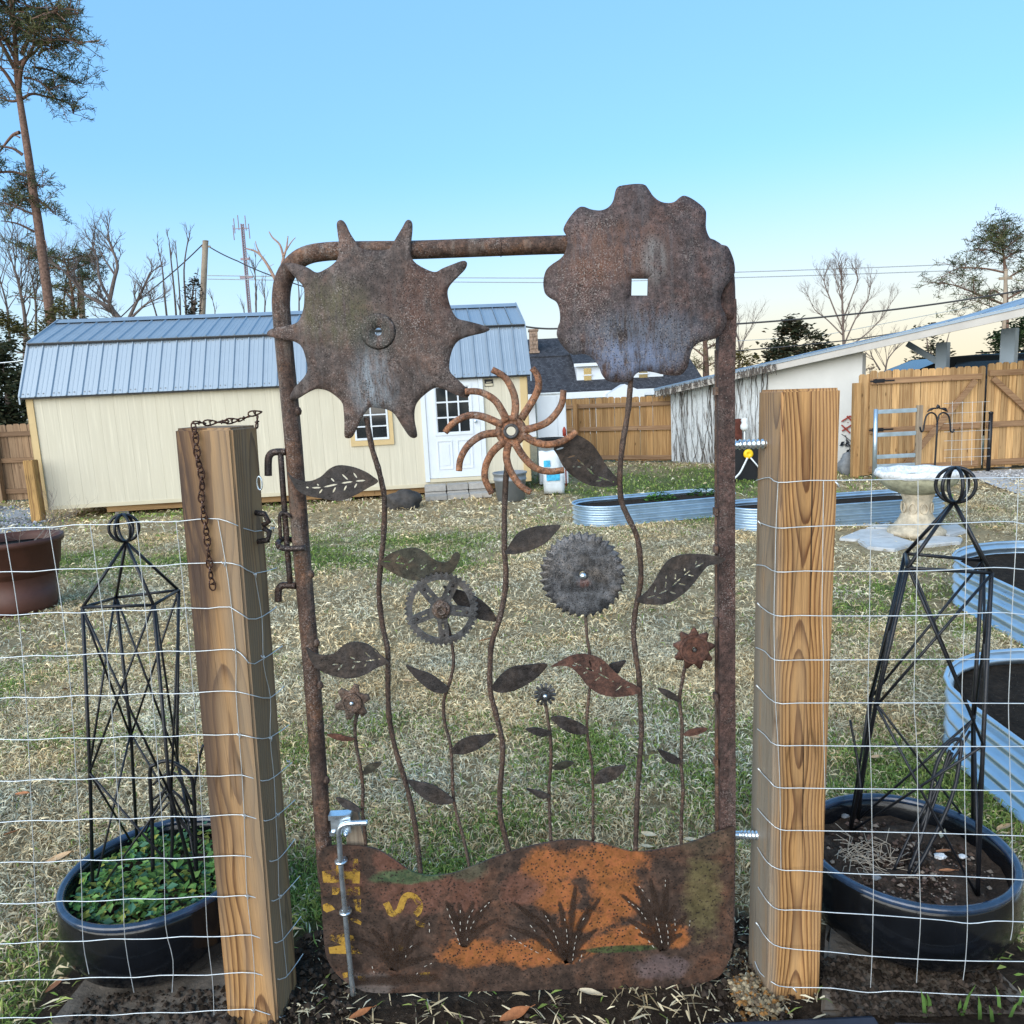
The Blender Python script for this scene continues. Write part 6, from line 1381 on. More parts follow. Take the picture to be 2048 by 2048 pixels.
# ------------------------------------------------------------------ picket fences
def picket_mesh(w_, h_, th, mat, ear=True, seed=0):
    mb = MB(); e_ = .025 if ear else 0
    pr = [(-w_ / 2, 0), (w_ / 2, 0), (w_ / 2, h_ - e_), (w_ / 2 - e_, h_), (-w_ / 2 + e_, h_), (-w_ / 2, h_ - e_)]
    n = len(pr); mb.v = [(x, -th / 2, z) for x, z in pr] + [(x, th / 2, z) for x, z in pr]
    mb.f = [tuple(range(n)), tuple(range(2 * n - 1, n - 1, -1))] + [(i, i + n, (i + 1) % n + n, (i + 1) % n) for i in range(n)]; mb.sm = [False] * len(mb.f)
    return mb.mesh('picket', mat)
def fence(name, label, A, B, h, pitch, w_, pm, rm, rails, posts, cat='fence', ztop=None, side=-1, postmat='post_wood', gapk=0.0, group=None):
    A, B = Vector((A[0], A[1], 0)), Vector((B[0], B[1], 0)); t_ = (B - A).normalized(); L = (B - A).length; rz = math.atan2(t_.y, t_.x)
    T = thing(name, label, cat, A, rz, group); me_ = picket_mesh(w_, h, .016, M[pm])
    n = int(L / pitch)
    for k in range(n + 1):
        o = inst('picket', me_, T, (k * pitch, 0, .03 + rng.uniform(-.012, .012)), (0, rng.uniform(-.006, .006), 0), (1 + rng.uniform(-gapk, gapk * .3), 1, 1))
    for z in rails:
        mb = MB(); mb.box(-.05, L + .05, side * .05 if side < 0 else .012, side * .012 if side < 0 else .05, z - .045, z + .045); mb.build('rail', M[rm], T, world=False, bevel=.004)
    for x in posts:
        mb = MB(); mb.box(x - .045, x + .045, -.15 if side < 0 else .052, -.052 if side < 0 else .15, 0, h - .08); mb.build('fence_post', M[postmat], T, world=False, bevel=.005)
    return T
fence('picket_fence', 'golden brown picket fence at the back between cabinet and weathered outbuilding', (.75, 17.1), (3.42, 15.62), 1.36, .142, .138, 'picket_gold', 'rail_wood', [1.22, .72, .10], [.92], gapk=.05)
fence('picket_fence', 'weathered brown picket fence at the far left behind the shed corner', (-12.6, 14.6), (-7.4, 13.9), 1.42, .145, .138, 'picket_old', 'rail_old', [1.27, .78, .2], [.8, 3.05, 5.0], postmat='picket_old')
# drive gate: two leaves and a hinge panel
Gp = atY(1712, 860, 11.75); gl = Vector((5.46, 11.73, 0)); gm_ = Vector((7.42, 11.86, 0)); ge = Vector((9.6, 12.0, 0))
hgt = 1.60
def gate_leaf(label, A, B, diag, hinge_left, h0):
    A, B = Vector(A), Vector(B); t_ = (B - A).normalized(); L = (B - A).length; rz = math.atan2(t_.y, t_.x)
    T = thing('wooden_gate', label, 'gate', A, rz, 'double wooden drive gate'); pitch = .117; me_ = picket_mesh(.112, h0, .016, M['picket_new']); n = int(L / pitch)
    for k in range(n + 1): inst('picket', me_, T, (k * pitch + .06, 0, .04 + rng.uniform(-.012, .012)), (0, rng.uniform(-.005, .005), 0))
    rz_ = [h0 - .12, .72, .12]
    for z in rz_: mb = MB(); mb.box(0, L, -.05, -.012, z - .045, z + .045); mb.build('rail', M['rail_wood'], T, world=False, bevel=.004)
    for (p_, q_) in diag:
        mb = MB(); mb.bar((p_[0] * L, -.068, p_[1]), (q_[0] * L, -.068, q_[1]), .03, .085, up=(0, 0, 1)); mb.build('brace', M['rail_wood'], T, world=False)
    if hinge_left:
        for z in (h0 - .115, .735):
            mb = MB(); P = [Vector((-.03, -.056, z)), Vector((.36, -.056, z))]
            mb.bar(P[0], P[1], .012, .022); mb.lathe([(.035, -.004), (.035, .004)], 10, (.06, -.058, z), 'y'); mb.bar((.02, -.058, z), (.20, -.058, z), .01, .055); mb.build('strap_hinge', M['black_iron'], T, world=False)
    return T
gate_leaf('left leaf of the double wooden gate with black strap hinges', gl + Vector((.17, 0, 0)), gm_, [((.30, .12), (.93, hgt - .18))], True, hgt)
gate_leaf('right leaf of the double wooden gate running off the picture', gm_ + Vector((.12, .01, 0)), ge, [((.02, hgt - .16), (.75, .12))], False, hgt + .04)
for (x, y, h_, lab) in ((5.42, 11.72, 1.47, 'orange brown post at the hinge side of the wooden gate'), ):
    t = thing('wooden_post', lab, 'post', (x, y, 0)); mb = MB(); mb.box(-.055, .055, -.05, .05, 0, h_); mb.build('post_timber', M['picket_gold'], t, world=False, bevel=.006)
t = thing('picket_fence', 'narrow picket panel between orange brown post and left gate leaf', 'fence', (5.49, 11.78, 0))
me_ = picket_mesh(.10, hgt - .02, .016, M['picket_new'])
for k in range(2): inst('picket', me_, t, (.04 + .1 * k, 0, .02))
t = thing('gate_post_pipe', 'slim black pipe post in front of the seam of the wooden gate', 'post', (7.46, 11.62, 0)); mb = MB(); mb.tube([(0, 0, 0), (0, 0, .92)], .03, 10); mb.build('pipe', M['black_iron'], t, world=False); mb = MB(); mb.lathe([(.034, .90), (.034, .93), (0, .94)], 10); mb.build('pipe_cap', M['black_iron'], t, world=False)
# timber post in front of the shed corner
p = gnd(79, 1045); t = thing('wooden_post', 'short weathered yellow timber post in front of the shed left corner', 'post', (p.x, p.y, 0)); hz_ = atY(80, 919, p.y).z
mb = MB(); mb.box(-.075, .075, -.07, .07, 0, hz_); mb.build('post_timber', wood_mat('post_small', (.44, .26, .09), (.24, .12, .04), 60, (.03, .03)), t, world=False, bevel=.01)
# galvanised stock-gate panel in front
Yg = 11.35
t = thing('tube_gate', 'galvanised rail gate panel leaning before the wooden gate, left of the shepherd hook', 'gate', (atY(1790, 900, Yg).x, Yg, 0))
A, B = atY(1752, 818, Yg), atY(1834, 812, Yg); mb = MB(); mb.tube([Vector((A.x, Yg, .0)), Vector((A.x, Yg, A.z))], .032, 12); mb.build('upright', M['galv'], t)
mb = MB(); mb.box(B.x, B.x + .085, Yg - .02, Yg + .03, 0, B.z + .01); mb.build('end_board', M['grey_wood'], t, bevel=.004)
for yy in (822, 864, 868, 905, 912, 931):
    if yy in (864, 905): continue
    z = atY(1792, yy, Yg).z; mb = MB(); mb.bar((A.x, Yg, z), (B.x, Yg, z), .03, .062); mb.build('rail', M['galv'], t, bevel=.008)
# shepherd hook
Yh = 10.6; t = thing('shepherd_hook', 'black double shepherd hook with leafy top in front of the wooden gate', 'garden hook', (atY(1872, 940, Yh).x, Yh, 0))
sh = lambda pts: [atY(1680 + x / 4.83, 580 + y / 4.83, Yh) for x, y in pts]
mb = MB(); P = sh([(940, 1270), (935, 1400), (915, 1720)]); mb.tube(P + [Vector((P[-1].x, Yh, 0))], .013, 8); mb.build('shaft', M['black_iron'], t)
for pts in ([(940, 1275), (925, 1210), (880, 1185), (835, 1215), (815, 1290), (805, 1350), (785, 1368), (772, 1320)], [(940, 1275), (960, 1205), (1005, 1185), (1050, 1220), (1065, 1300), (1068, 1360), (1090, 1372), (1103, 1345)]):
    mb = MB(); mb.tube(smooth_pts(sh(pts), 5), .012, 7); mb.build('hook_arm', M['black_iron'], t)
for pts in ([(945, 1150), (945, 1105)], [(930, 1140), (880, 1150), (845, 1175)], [(960, 1140), (1010, 1155), (1040, 1175)], [(900, 1140), (870, 1165)], [(990, 1140), (1030, 1150)], [(925, 1150), (950, 1120), (965, 1150)]):
    P = sh(pts); mb = MB(); mb.tube(smooth_pts(P, 4), [.006 + .010 * math.sin(PI * i / (len(smooth_pts(P, 4)) - 1)) for i in range(len(smooth_pts(P, 4)))], 6); mb.build('scroll_leaf', M['black_iron'], t)
# faint wire panel in front of the gate
Yw = 11.0; t = thing('mesh_fence', 'thin pale wire panel standing in front of the wooden gate at the right', 'fence', (atY(1950, 900, Yw).x, Yw, 0))
for yy in (805, 825, 845, 862, 880, 898, 914):
    mb = MB(); mb.tube([atY(1888, yy + 2, Yw), atY(1980, yy - 2, Yw)], .003, 4); mb.build('strand', M['wire'], t)
for xx in (1905, 1925, 1945, 1965):
    mb = MB(); mb.tube([atY(xx, 803, Yw), atY(xx - 2, 930, Yw)], .0025, 4); mb.build('stay', M['wire'], t)

# ------------------------------------------------------------------ weathered outbuilding with its carport roof
P1, P2 = Vector((3.36, 15.5, 0)), Vector((5.92, 12.6, 0)); lt_ = (P2 - P1).normalized(); ln_ = Vector((-lt_.y, lt_.x, 0)); ln_ = ln_ if ln_.y > 0 else -ln_
LL = (P2 - P1).length; lrz = math.atan2(lt_.y, lt_.x)
ob = thing('outbuilding', 'weathered white outbuilding with a slanting metal roof reaching over a carport', 'building', P1, lrz)
def LP(px, py, off=0.0): return atPlane(px, py, P1 + ln_ * off, ln_)
def tolocal(w): q = w - P1; return Vector((q.dot(lt_), q.dot(ln_), w.z))
rk0, rk1 = tolocal(LP(1312, 788, -.25)), tolocal(LP(2048, 624, -.25)); sl_ = (rk1.z - rk0.z) / (rk1.x - rk0.x)
rz_at = lambda x: rk0.z + sl_ * (x - rk0.x)
t = NT('peeling_paint'); c = t.coord(rnd=4.0); cs = t.coord(scale=(9, 9, 1.2), rnd=4.0); n1 = t.noise(cs, 3, 7, .7); n2 = t.noise(c, 30, 6, .7)
col = t.mix(t.ramp(n1, [(.36, 0.0), (.45, 1.0)]), (.17, .14, .12), (.58, .61, .62)); col = t.mix(.4, col, t.ramp(n2, [(.3, .6), (.7, 1.25)]), 'MULTIPLY'); t.bump(n1, .4, .01); t.fin(col, .85, 0, .2); M['peeling'] = t.m
xw = LL * .56; nb = 17; bw = xw / nb
mb = MB(); mb.hexa([(0.02, .02, 0), (LL - .01, .02, 0), (LL - .01, .14, 0), (.02, .14, 0), (.02, .02, rz_at(0) - .05), (LL - .01, .02, rz_at(LL) - .06), (LL - .01, .14, rz_at(LL) - .06), (.02, .14, rz_at(0) - .05)]); mb.box(.02, .14, .142, 3, 0, rz_at(0) - .05); mb.build('wall', M['white_warm'], ob, world=False)
for k in range(nb):
    x0, x1 = k * bw + .006, (k + 1) * bw - .006; mb = MB(); mb.hexa([(x0, -.012, .03), (x1, -.012, .03), (x1, .012, .03), (x0, .012, .03), (x0, -.012, rz_at(x0) - .03), (x1, -.012, rz_at(x1) - .03), (x1, .012, rz_at(x1) - .03), (x0, .012, rz_at(x0) - .03)]); mb.build('siding_board', M['peeling'], ob, world=False)
mb = MB(); mb.hexa([(xw + .01, -.02, 0.02), (LL, -.02, 0.02), (LL, .015, 0.02), (xw + .01, .015, 0.02), (xw + .01, -.02, rz_at(xw) - .03), (LL, -.02, rz_at(LL) - .03), (LL, .015, rz_at(LL) - .03), (xw + .01, .015, rz_at(xw) - .03)]); mb.build('smooth_panel', M['white_warm'], ob, world=False)
xe = 9.5; xs0 = rk0.x
mb = MB(); dz = .055; mb.hexa([(xs0, -.27, rk0.z - dz), (xe, -.27, rz_at(xe) - dz), (xe, -.23, rz_at(xe) - dz), (xs0, -.23, rk0.z - dz), (xs0, -.27, rk0.z + dz), (xe, -.27, rz_at(xe) + dz), (xe, -.23, rz_at(xe) + dz), (xs0, -.23, rk0.z + dz)]); rf = mb.build('rake_board', M['fascia'], ob, world=False)
mb = MB(); mb.hexa([(xs0 - .02, -.285, rk0.z + dz), (xe, -.285, rz_at(xe) + dz), (xe, -.22, rz_at(xe) + dz), (xs0 - .02, -.22, rk0.z + dz), (xs0 - .02, -.285, rk0.z + dz + .03), (xe, -.285, rz_at(xe) + dz + .03), (xe, -.22, rz_at(xe) + dz + .03), (xs0 - .02, -.22, rk0.z + dz + .03)]); mb.build('drip_edge', M['roof_metal'], rf, world=False)
# the metal roof, sheet by sheet, rising away from the rake
far = [tolocal(LP(x, y, 3.2)) for x, y in ((1352, 768), (1560, 721), (1680, 693), (1800, 667), (1924, 639), (2048, 598), (2200, 545))]
def far_at(x):
    fx = [p.x for p in far]; fz = [p.z for p in far]
    if x < fx[0]: return fz[0] + (fz[1] - fz[0]) / (fx[1] - fx[0]) * (x - fx[0])
    return float(np.interp(x, fx, fz))
x = xs0 - .03
while x < xe:
    x2 = min(xe, x + .45); mb = MB(); za, zb = rz_at(x) + dz + .032, rz_at(x2) + dz + .032; fa, fb = max(far_at(x), za), max(far_at(x2), zb)
    mb.hexa([(x, -.29, za), (x2 - .004, -.29, zb), (x2 - .004, 3.2, fb), (x, 3.2, fa), (x, -.29, za + .012), (x2 - .004, -.29, zb + .012), (x2 - .004, 3.2, fb + .012), (x, 3.2, fa + .012)])
    mb.bar((x + .02, -.29, za + .02), (x + .02, 3.2, fa + .02), .03, .02); mb.build('roof_sheet', M['roof_metal'], ob, world=False); x = x2
for (px, w_, mt) in ((1886, .085, 'roof_metal'), (2018, .10, 'roof_metal')):
    q = tolocal(LP(px, 700, 1.2)); mb = MB(); mb.box(q.x - w_, q.x + w_, 1.2 - w_, 1.2 + w_, 0, rz_at(q.x) - .06); mb.build('carport_post', M[mt], ob, world=False, bevel=.006)
q = tolocal(LP(1886, 730, 1.2)); q2 = tolocal(LP(1815, 690, 1.2)); mb = MB(); mb.bar((q.x, 1.2, q.z), (q2.x, 1.2, q2.z + .02), .06, .09); mb.build('carport_brace', M['roof_metal'], ob, world=False)
# dead vines over the weathered boards
vr = random.Random(12); mb = MB()
for k in range(60):
    x0 = vr.uniform(.05, xw) if k < 46 else vr.uniform(xs0, xw); top = k >= 18
    P = []; x = x0; z = 0.03 if k < 36 else rz_at(x0) - .02; up_ = 1 if k < 36 else -1; lean = vr.uniform(-.5, .25) if up_ > 0 else vr.uniform(-.1, .1); n = vr.randint(5, 11)
    for i in range(n):
        P.append((x, -.022 - vr.random() * .02, max(.01, min(z, rz_at(x) - .02)))); x += lean * .07 + vr.uniform(-.025, .025); z += up_ * vr.uniform(.06, .15)
    mb.tube(P, [.008 * (1 - .7 * i / n) for i in range(n)], 4)
for k in range(160):
    x0 = vr.uniform(xs0, xw + .3) ; z0 = rz_at(x0) + .09 - vr.random() * .05; mb.tube([(x0, -.295, z0), (x0 + vr.uniform(-.03, .03), -.30, z0 - vr.uniform(.02, .11)), (x0 + vr.uniform(-.05, .05), -.298, z0 - vr.uniform(.05, .2))], .006, 4)
vine = mb.build('dead_vine', simple('dead_vine', (.09, .075, .065), .9, 0, .3, 20), None, world=False); vine.location = P1; vine.rotation_euler = (0, 0, lrz); tag(vine, 'leafless dark vines climbing the weathered outbuilding wall', 'vine', None, 'stuff')
# bits along that wall
q = LP(1475, 858, -.25); mb = MB(); mb.box(q.x - .07, q.x + .07, q.y - .06, q.y + .06, q.z - .19, q.z + .19); mb.box(q.x - .02, q.x + .02, q.y - .02, q.y + .02, 0, q.z - .19); o = mb.build('rusty_box', M['rust_box'], None, bevel=.006); tag(o, 'rusty red metal box on a stake beside the right gate rail', 'box')
q = LP(1489, 851, -.4); mb = MB(); mb.lathe([(.03, -.1), (.07, -.06), (.075, 0), (.05, .05), (.065, .09), (.05, .13), (0, .14)], 16, q); mb.tube([q, Vector((q.x, q.y, 0))], .015, 6); o = mb.build('white_ornament', M['white_plastic']); tag(o, 'small white rounded ornament between the rusty box and right gate post', 'ornament')
q = gnd(1494, 962); qb = atY(1494, 892, q.y)
t = thing('hose_box', 'black plastic hose box with a yellow knob behind the upper hinge bolt', 'hose box', (q.x, q.y, 0))
mb = MB(); mb.hexa([(q.x - .30, q.y - .02, .0), (q.x + .30, q.y - .02, .0), (q.x + .30, q.y + .45, .0), (q.x - .30, q.y + .45, .0), (q.x - .26, q.y, qb.z - .03), (q.x + .26, q.y, qb.z - .03), (q.x + .26, q.y + .42, qb.z - .03), (q.x - .26, q.y + .42, qb.z - .03)]); mb.build('box_body', M['black_plastic'], t, bevel=.02)
mb = MB(); mb.hexa([(q.x - .29, q.y - .03, qb.z - .028), (q.x + .29, q.y - .03, qb.z - .028), (q.x + .29, q.y + .45, qb.z - .028), (q.x - .29, q.y + .45, qb.z - .028), (q.x - .24, q.y + .02, qb.z + .05), (q.x + .24, q.y + .02, qb.z + .05), (q.x + .24, q.y + .4, qb.z + .05), (q.x - .24, q.y + .4, qb.z + .05)]); mb.build('box_lid', M['black_plastic'], t, bevel=.015)
k_ = atY(1497, 908, q.y - .06); mb = MB(); mb.lathe([(.075, .03), (.078, 0), (.06, -.02), (.03, -.022), (.02, -.012), (0, -.012)], 20, k_, 'y'); mb.build('yellow_knob', M['yellow_plastic'], t)
mb = MB(); mb.tube(smooth_pts([k_ + Vector((-.02, -.01, -.06)), atY(1488, 930, q.y - .07), atY(1478, 948, q.y - .09), Vector((atY(1462, 960, q.y - .1).x, q.y - .1, .02))], 4), .016, 7); mb.build('hose', M['white_plastic'], t)
mb = MB(); mb.tube([k_ + Vector((.03, -.01, -.06)), atY(1512, 928, q.y - .06), atY(1525, 945, q.y - .08)], .012, 6); mb.build('hose', M['white_plastic'], t)
# red folding lattice and leaf ornament on the white wall
wl_ = lambda x, y: LP(x, y, -.05)
mb = MB()
for a, b in (((1683, 843), (1700, 832)), ((1684, 862), (1706, 848)), ((1683, 850), (1700, 866)), ((1694, 832), (1707, 846)), ((1700, 832), (1707, 838))): mb.bar(wl_(*a), wl_(*b), .012, .022)
mb.bar(wl_(1695, 845), wl_(1695, 845) + ln_ * .06, .01, .01)
o = mb.build('folding_trellis', M['red_paint']); tag(o, 'dark red folding lattice hanging on the white wall by the wooden gate', 'lattice')
q_ = np.random.RandomState(4); pts = []
mb = MB(); mb.tube([wl_(1690, 870), wl_(1700, 895), wl_(1690, 925)], .006, 5); mb.tube([wl_(1683, 868), wl_(1706, 885)], .005, 5)
for k in range(24):
    a = wl_(q_.uniform(1681, 1704), q_.uniform(882, 932)); an = q_.rand() * 6.3; L = .045
    e1 = lt_ * math.cos(an) * L + Vector((0, 0, math.sin(an) * L)); e2 = lt_ * -math.sin(an) * L * .5 + Vector((0, 0, math.cos(an) * L * .5)); mb.quad(a - e1, a + e2 - ln_ * .01, a + e1, a - e2 - ln_ * .01)
o = mb.build('ivy_ornament', M['black_iron']); tag(o, 'small black metal ivy ornament on the white wall below the red lattice', 'ivy')  # black metal ivy ornament hung on the wall

# ------------------------------------------------------------------ birdbath and its paving
p = gnd(1832, 1068); bb = thing('birdbath', 'cream concrete birdbath with a white scalloped bowl behind the right fence', 'birdbath', (p.x, p.y, 0))
mb = MB(); mb.lathe([(.26, 0), (.265, .05), (.235, .075), (.20, .10), (.165, .16), (.14, .22), (.13, .30), (.14, .36), (.16, .40), (.15, .42)], 8, p); mb.lathe([(.262, .001), (.262, .045), (.24, .06)], 32, p); ped = mb.build('pedestal', M['bird_stone'], bb)
for a in np.linspace(0, 2 * PI, 9)[:-1]:
    c_ = p + Vector((math.cos(a) * .135, math.sin(a) * .135, .27)); mb = MB(); mb.tube([c_ + Vector((math.cos(q) * -math.sin(a) * .035, math.cos(q) * math.cos(a) * .035, math.sin(q) * .05)) for q in np.linspace(0, 2 * PI, 13)[:-1]], .008, 5, closed=True); mb.build('relief', M['bird_stone'], ped)
mb = MB(); mb.lathe([(.10, .40), (.16, .41), (.26, .45), (.34, .52), (.36, .58)], 48, p); mb.build('bowl', M['bird_bowl'], bb)
mb = MB(); n = 72
for k in range(n):
    a = 2 * PI * k / n; w_ = .012 * abs(math.sin(a * 14)); 
    for (r_2, z_2) in ((.355 + w_, .575), (.385 + w_, .60), (.37 + w_, .645), (.33, .64), (.30, .60), (.2, .575)): mb.v.append((p.x + r_2 * math.cos(a), p.y + r_2 * math.sin(a), z_2 + .006 * math.sin(a * 9)))
for k in range(n):
    for i in range(5): mb.f.append((k * 6 + i, ((k + 1) % n) * 6 + i, ((k + 1) % n) * 6 + i + 1, k * 6 + i + 1)); mb.sm.append(True)
mb.f.append(tuple(k * 6 + 5 for k in range(n))); mb.sm.append(False); mb.build('bowl_rim', M['bird_rim'], bb)
pv = [([(1678, 1080), (1722, 1062), (1790, 1062), (1788, 1076), (1712, 1082)], 'grey paver at the far left of the birdbath paving'), ([(1715, 1083), (1790, 1076), (1830, 1088), (1790, 1103), (1735, 1098)], 'bluish front paver before the birdbath'), ([(1835, 1088), (1870, 1076), (1925, 1080), (1920, 1088), (1850, 1094)], 'tan paver right of the birdbath foot'), ([(1880, 1056), (1915, 1053), (1935, 1066), (1900, 1076), (1882, 1070)], 'grey paver right behind the birdbath foot'), ([(1730, 1060), (1770, 1052), (1800, 1056), (1795, 1062)], 'small paver behind the birdbath at left')]
for i, (P, lab) in enumerate(pv): rough_slab('paving_stone', [gnd(*q) for q in P], .022 + .002 * i, M['paver'], lab, 'paver', 'paving stones under the birdbath', amp=.006)

# ------------------------------------------------------------------ brown pot at the left with dry brush
p = Vector((-4.06, 6.0, 0)); pot = thing('plastic_pot', 'large reddish brown plastic pot at the left picture edge', 'pot', p)
hp = .60
mb = MB(); mb.lathe([(.25, 0), (.265, .05), (.275, .17), (.268, .175), (.31, .36), (.318, .365), (.345, hp - .05), (.365, hp - .045), (.368, hp), (.35, hp), (.335, hp - .05), (.30, .3), (0, .3)], 48, p); mb.build('pot_body', M['brown_plastic'], pot)
mb = MB(); mb.lathe([(.335, hp - .07), (0, hp - .05)], 32, p); mb.build('pot_soil', M['soil'], pot)
br_ = random.Random(9); mb = MB()
def twig(mb, p, d_, L, r, depth, rg, spread=.6, n=3, gnarl=.25, sides=5, ratio=.68):
    pts = [p]; q = p.copy(); dd = d_.normalized()
    for i in range(4):
        dd = (dd + Vector((rg.uniform(-gnarl, gnarl), rg.uniform(-gnarl, gnarl), rg.uniform(-gnarl * .4, gnarl * .7)))).normalized(); q = q + dd * L / 4; pts.append(q.copy())
    mb.tube(pts, [r * (1 - .12 * i) for i in range(5)], sides if r > .01 else 3, cap=False)
    if depth > 0:
        for k in range(n):
            i = rg.choice((2, 3, 4)) if k else 4; ax = Vector((rg.uniform(-1, 1), rg.uniform(-1, 1), rg.uniform(-.35, .8)))
            nd = (dd + ax * spread).normalized(); twig(mb, pts[i], nd, L * ratio * rg.uniform(.75, 1.15), r * .58, depth - 1, rg, spread, n, gnarl, sides, ratio)
for k in range(14): 
    a = br_.uniform(0, 6.3); twig(mb, p + Vector((.2 * math.cos(a), .2 * math.sin(a), hp - .06)), Vector((math.cos(a) * .5 + .35, math.sin(a) * .3, br_.uniform(.35, .9))), br_.uniform(.12, .26), .004, 3, br_, .8, 3, .35)
o = mb.build('dry_brush', simple('dry_brush', (.17, .14, .125), .9, 0, .3, 20)); tag(o, 'leafless dry shrub growing in the brown pot', 'shrub', None, 'stuff')
# gravel
def gravel_bed(name, pts, mat, label, seed):
    mb = MB(); mb.poly([Vector((p[0], p[1], .010)) for p in pts]); o = mb.build(name, M[mat]); o['kind'] = 'structure'; return o
gravel_bed('gravel_path', [gnd(1925, 946), gnd(1990, 941), gnd(2120, 938), gnd(2130, 1000), gnd(2048, 993), gnd(1990, 974)], 'gravel', '', 1)
gravel_bed('gravel_bed', [gnd(-70, 1008), gnd(72, 1018), gnd(84, 1050), gnd(120, 1058), gnd(20, 1085), gnd(-90, 1085)], 'gravel_grey', '', 2)
xs_ = [gnd(1935, 950), gnd(2060, 985)]
crumbs('pebbles', 1500, [(xs_[0].x + .1, xs_[0].x + 2.2, 9.9, 11.0, .008), (xs_[0].x + .2, xs_[0].x + 2.2, 10.6, 11.6, .008)], .012, .035, M['grass'], 'white gravel by the wooden gate at the right', 'gravel', 41, 0, [(.5, .5, .5), (.62, .62, .62), (.34, .34, .35)])
xs_ = [gnd(0, 1060), gnd(80, 1015)]
crumbs('grey_pebbles', 1500, [(-9.5, xs_[1].x - .4, 11.4, 13.2, .008), (-8.8, -7.4, 10.6, 11.6, .008), (-8.3, -6.9, 10.6, 11.2, .008)], .015, .045, M['grass'], 'grey gravel round the yellow post at the far left', 'gravel', 42, 0, [(.3, .31, .33), (.42, .43, .45), (.18, .185, .2)])

# ------------------------------------------------------------------ black car under the carport
Yk = 13.4
a, b = atY(1848, 738, Yk), atY(1958, 708, Yk)
car = thing('parked_car', 'black car under the carport, its roof showing above the wooden gate', 'car', (a.x + 1.6, Yk + .9, 0))
zr = b.z; x0 = a.x - 1.0; prof = [(x0, .45), (x0 + .05, .85), (x0 + .25, 1.0), (x0 + 1.0, 1.08), (a.x + .02, zr - .22), (b.x - .35, zr - .02), (b.x + .2, zr), (b.x + 1.6, zr - .03), (b.x + 2.2, zr - .18), (b.x + 2.75, 1.05), (b.x + 2.9, .9), (b.x + 2.9, .45)]
mb = MB(); n = len(prof)
for y, k_ in ((Yk, .97), (Yk + .25, 1.0), (Yk + 1.55, 1.0), (Yk + 1.8, .97)):
    for (x, z) in prof: mb.v.append((x, y + (.18 if z > 1.1 and k_ < 1 and y == Yk else (-.18 if z > 1.1 and k_ < 1 else 0)), .45 + (z - .45) * k_))
for i in range(3):
    for j in range(n): mb.f.append((i * n + j, i * n + (j + 1) % n, (i + 1) * n + (j + 1) % n, (i + 1) * n + j)); mb.sm.append(False)
mb.f += [tuple(range(n)), tuple(range(4 * n - 1, 3 * n - 1, -1))]; mb.sm += [False, False]
mb.build('body', M['car_paint'], car, bevel=.03)
mb = MB(); mb.hexa([(a.x + .25, Yk + .05, 1.12), (b.x + 2.0, Yk + .05, 1.12), (b.x + 2.0, Yk + .10, 1.12), (a.x + .25, Yk + .10, 1.12), (b.x - .3, Yk + .14, zr - .12), (b.x + 1.6, Yk + .14, zr - .12), (b.x + 1.6, Yk + .2, zr - .12), (b.x - .3, Yk + .2, zr - .12)]); mb.build('side_window', M['glass'], car)
for x in (x0 + .75, b.x + 2.1):
    for y in (Yk + .02, Yk + 1.6):
        mb = MB(); mb.lathe([(0, -.02), (.2, -.02), (.33, 0), (.34, .05), (.34, .15), (.33, .19), (0, .19)], 24, (x, y, .34), 'y'); mb.build('wheel', M['rubber'], car)
mb = MB(); mb.tube([(b.x + .1, Yk + .25, zr + .03), (b.x + 1.5, Yk + .25, zr + .02)], .015, 6); mb.build('roof_rail', M['black_plastic'], car)

# ------------------------------------------------------------------ house behind the back fence
Yh = 27.0
def H(x, y, dy=0.0): return atY(x, y, Yh + dy)
e0, e1 = H(1060, 792), H(1425, 772); r0, r1 = H(1063, 683, 3.6), H(1378, 672, 3.6)
house = thing('house', 'white house with a dark shingle roof, dormers and a stone chimney beyond the back fence', 'house', ((e0.x + e1.x) / 2, Yh, 0))
ze, zrg = e0.z, r0.z
X0, X1 = e0.x - 2.5, e1.x - .25
mb = MB(); mb.box(X0 + .3, X1 - .3, Yh + .3, Yh + 8, 0, ze - .02); mb.build('wall', M['white'], house)
t = NT('shingle'); c = t.coord(); bk = t.n('ShaderNodeTexBrick', {'Vector': c, 'Color1': (.035, .037, .045, 1), 'Color2': (.075, .078, .09, 1), 'Mortar': (.018, .018, .02, 1), 'Scale': 5.0, 'Mortar Size': .02, 'Brick Width': .4, 'Row Height': .25})
sp = t.n('ShaderNodeSeparateXYZ', {0: c}); cb = t.n('ShaderNodeCombineXYZ', {0: sp.outputs[0], 1: sp.outputs[2], 2: 0.0}); t.t.links.new(cb.outputs[0], bk.inputs['Vector'])
col = t.mix(.6, bk.outputs[0], t.ramp(t.noise(c, 6, 6, .7), [(.3, .55), (.7, 1.5)]), 'MULTIPLY'); t.bump(bk.outputs[1], .4, .02); t.fin(col, .9, 0, .2); M['shingle'] = t.m
zk = ze + (zrg - ze) * .62
mb = MB()
mb.hexa([(X0, Yh - .2, ze), (X1, Yh - .2, ze), (X1 - .25, Yh + 2.0, zk), (X0, Yh + 2.0, zk), (X0, Yh - .2, ze + .1), (X1, Yh - .2, ze + .1), (X1 - .25, Yh + 2.0, zk + .1), (X0, Yh + 2.0, zk + .1)])
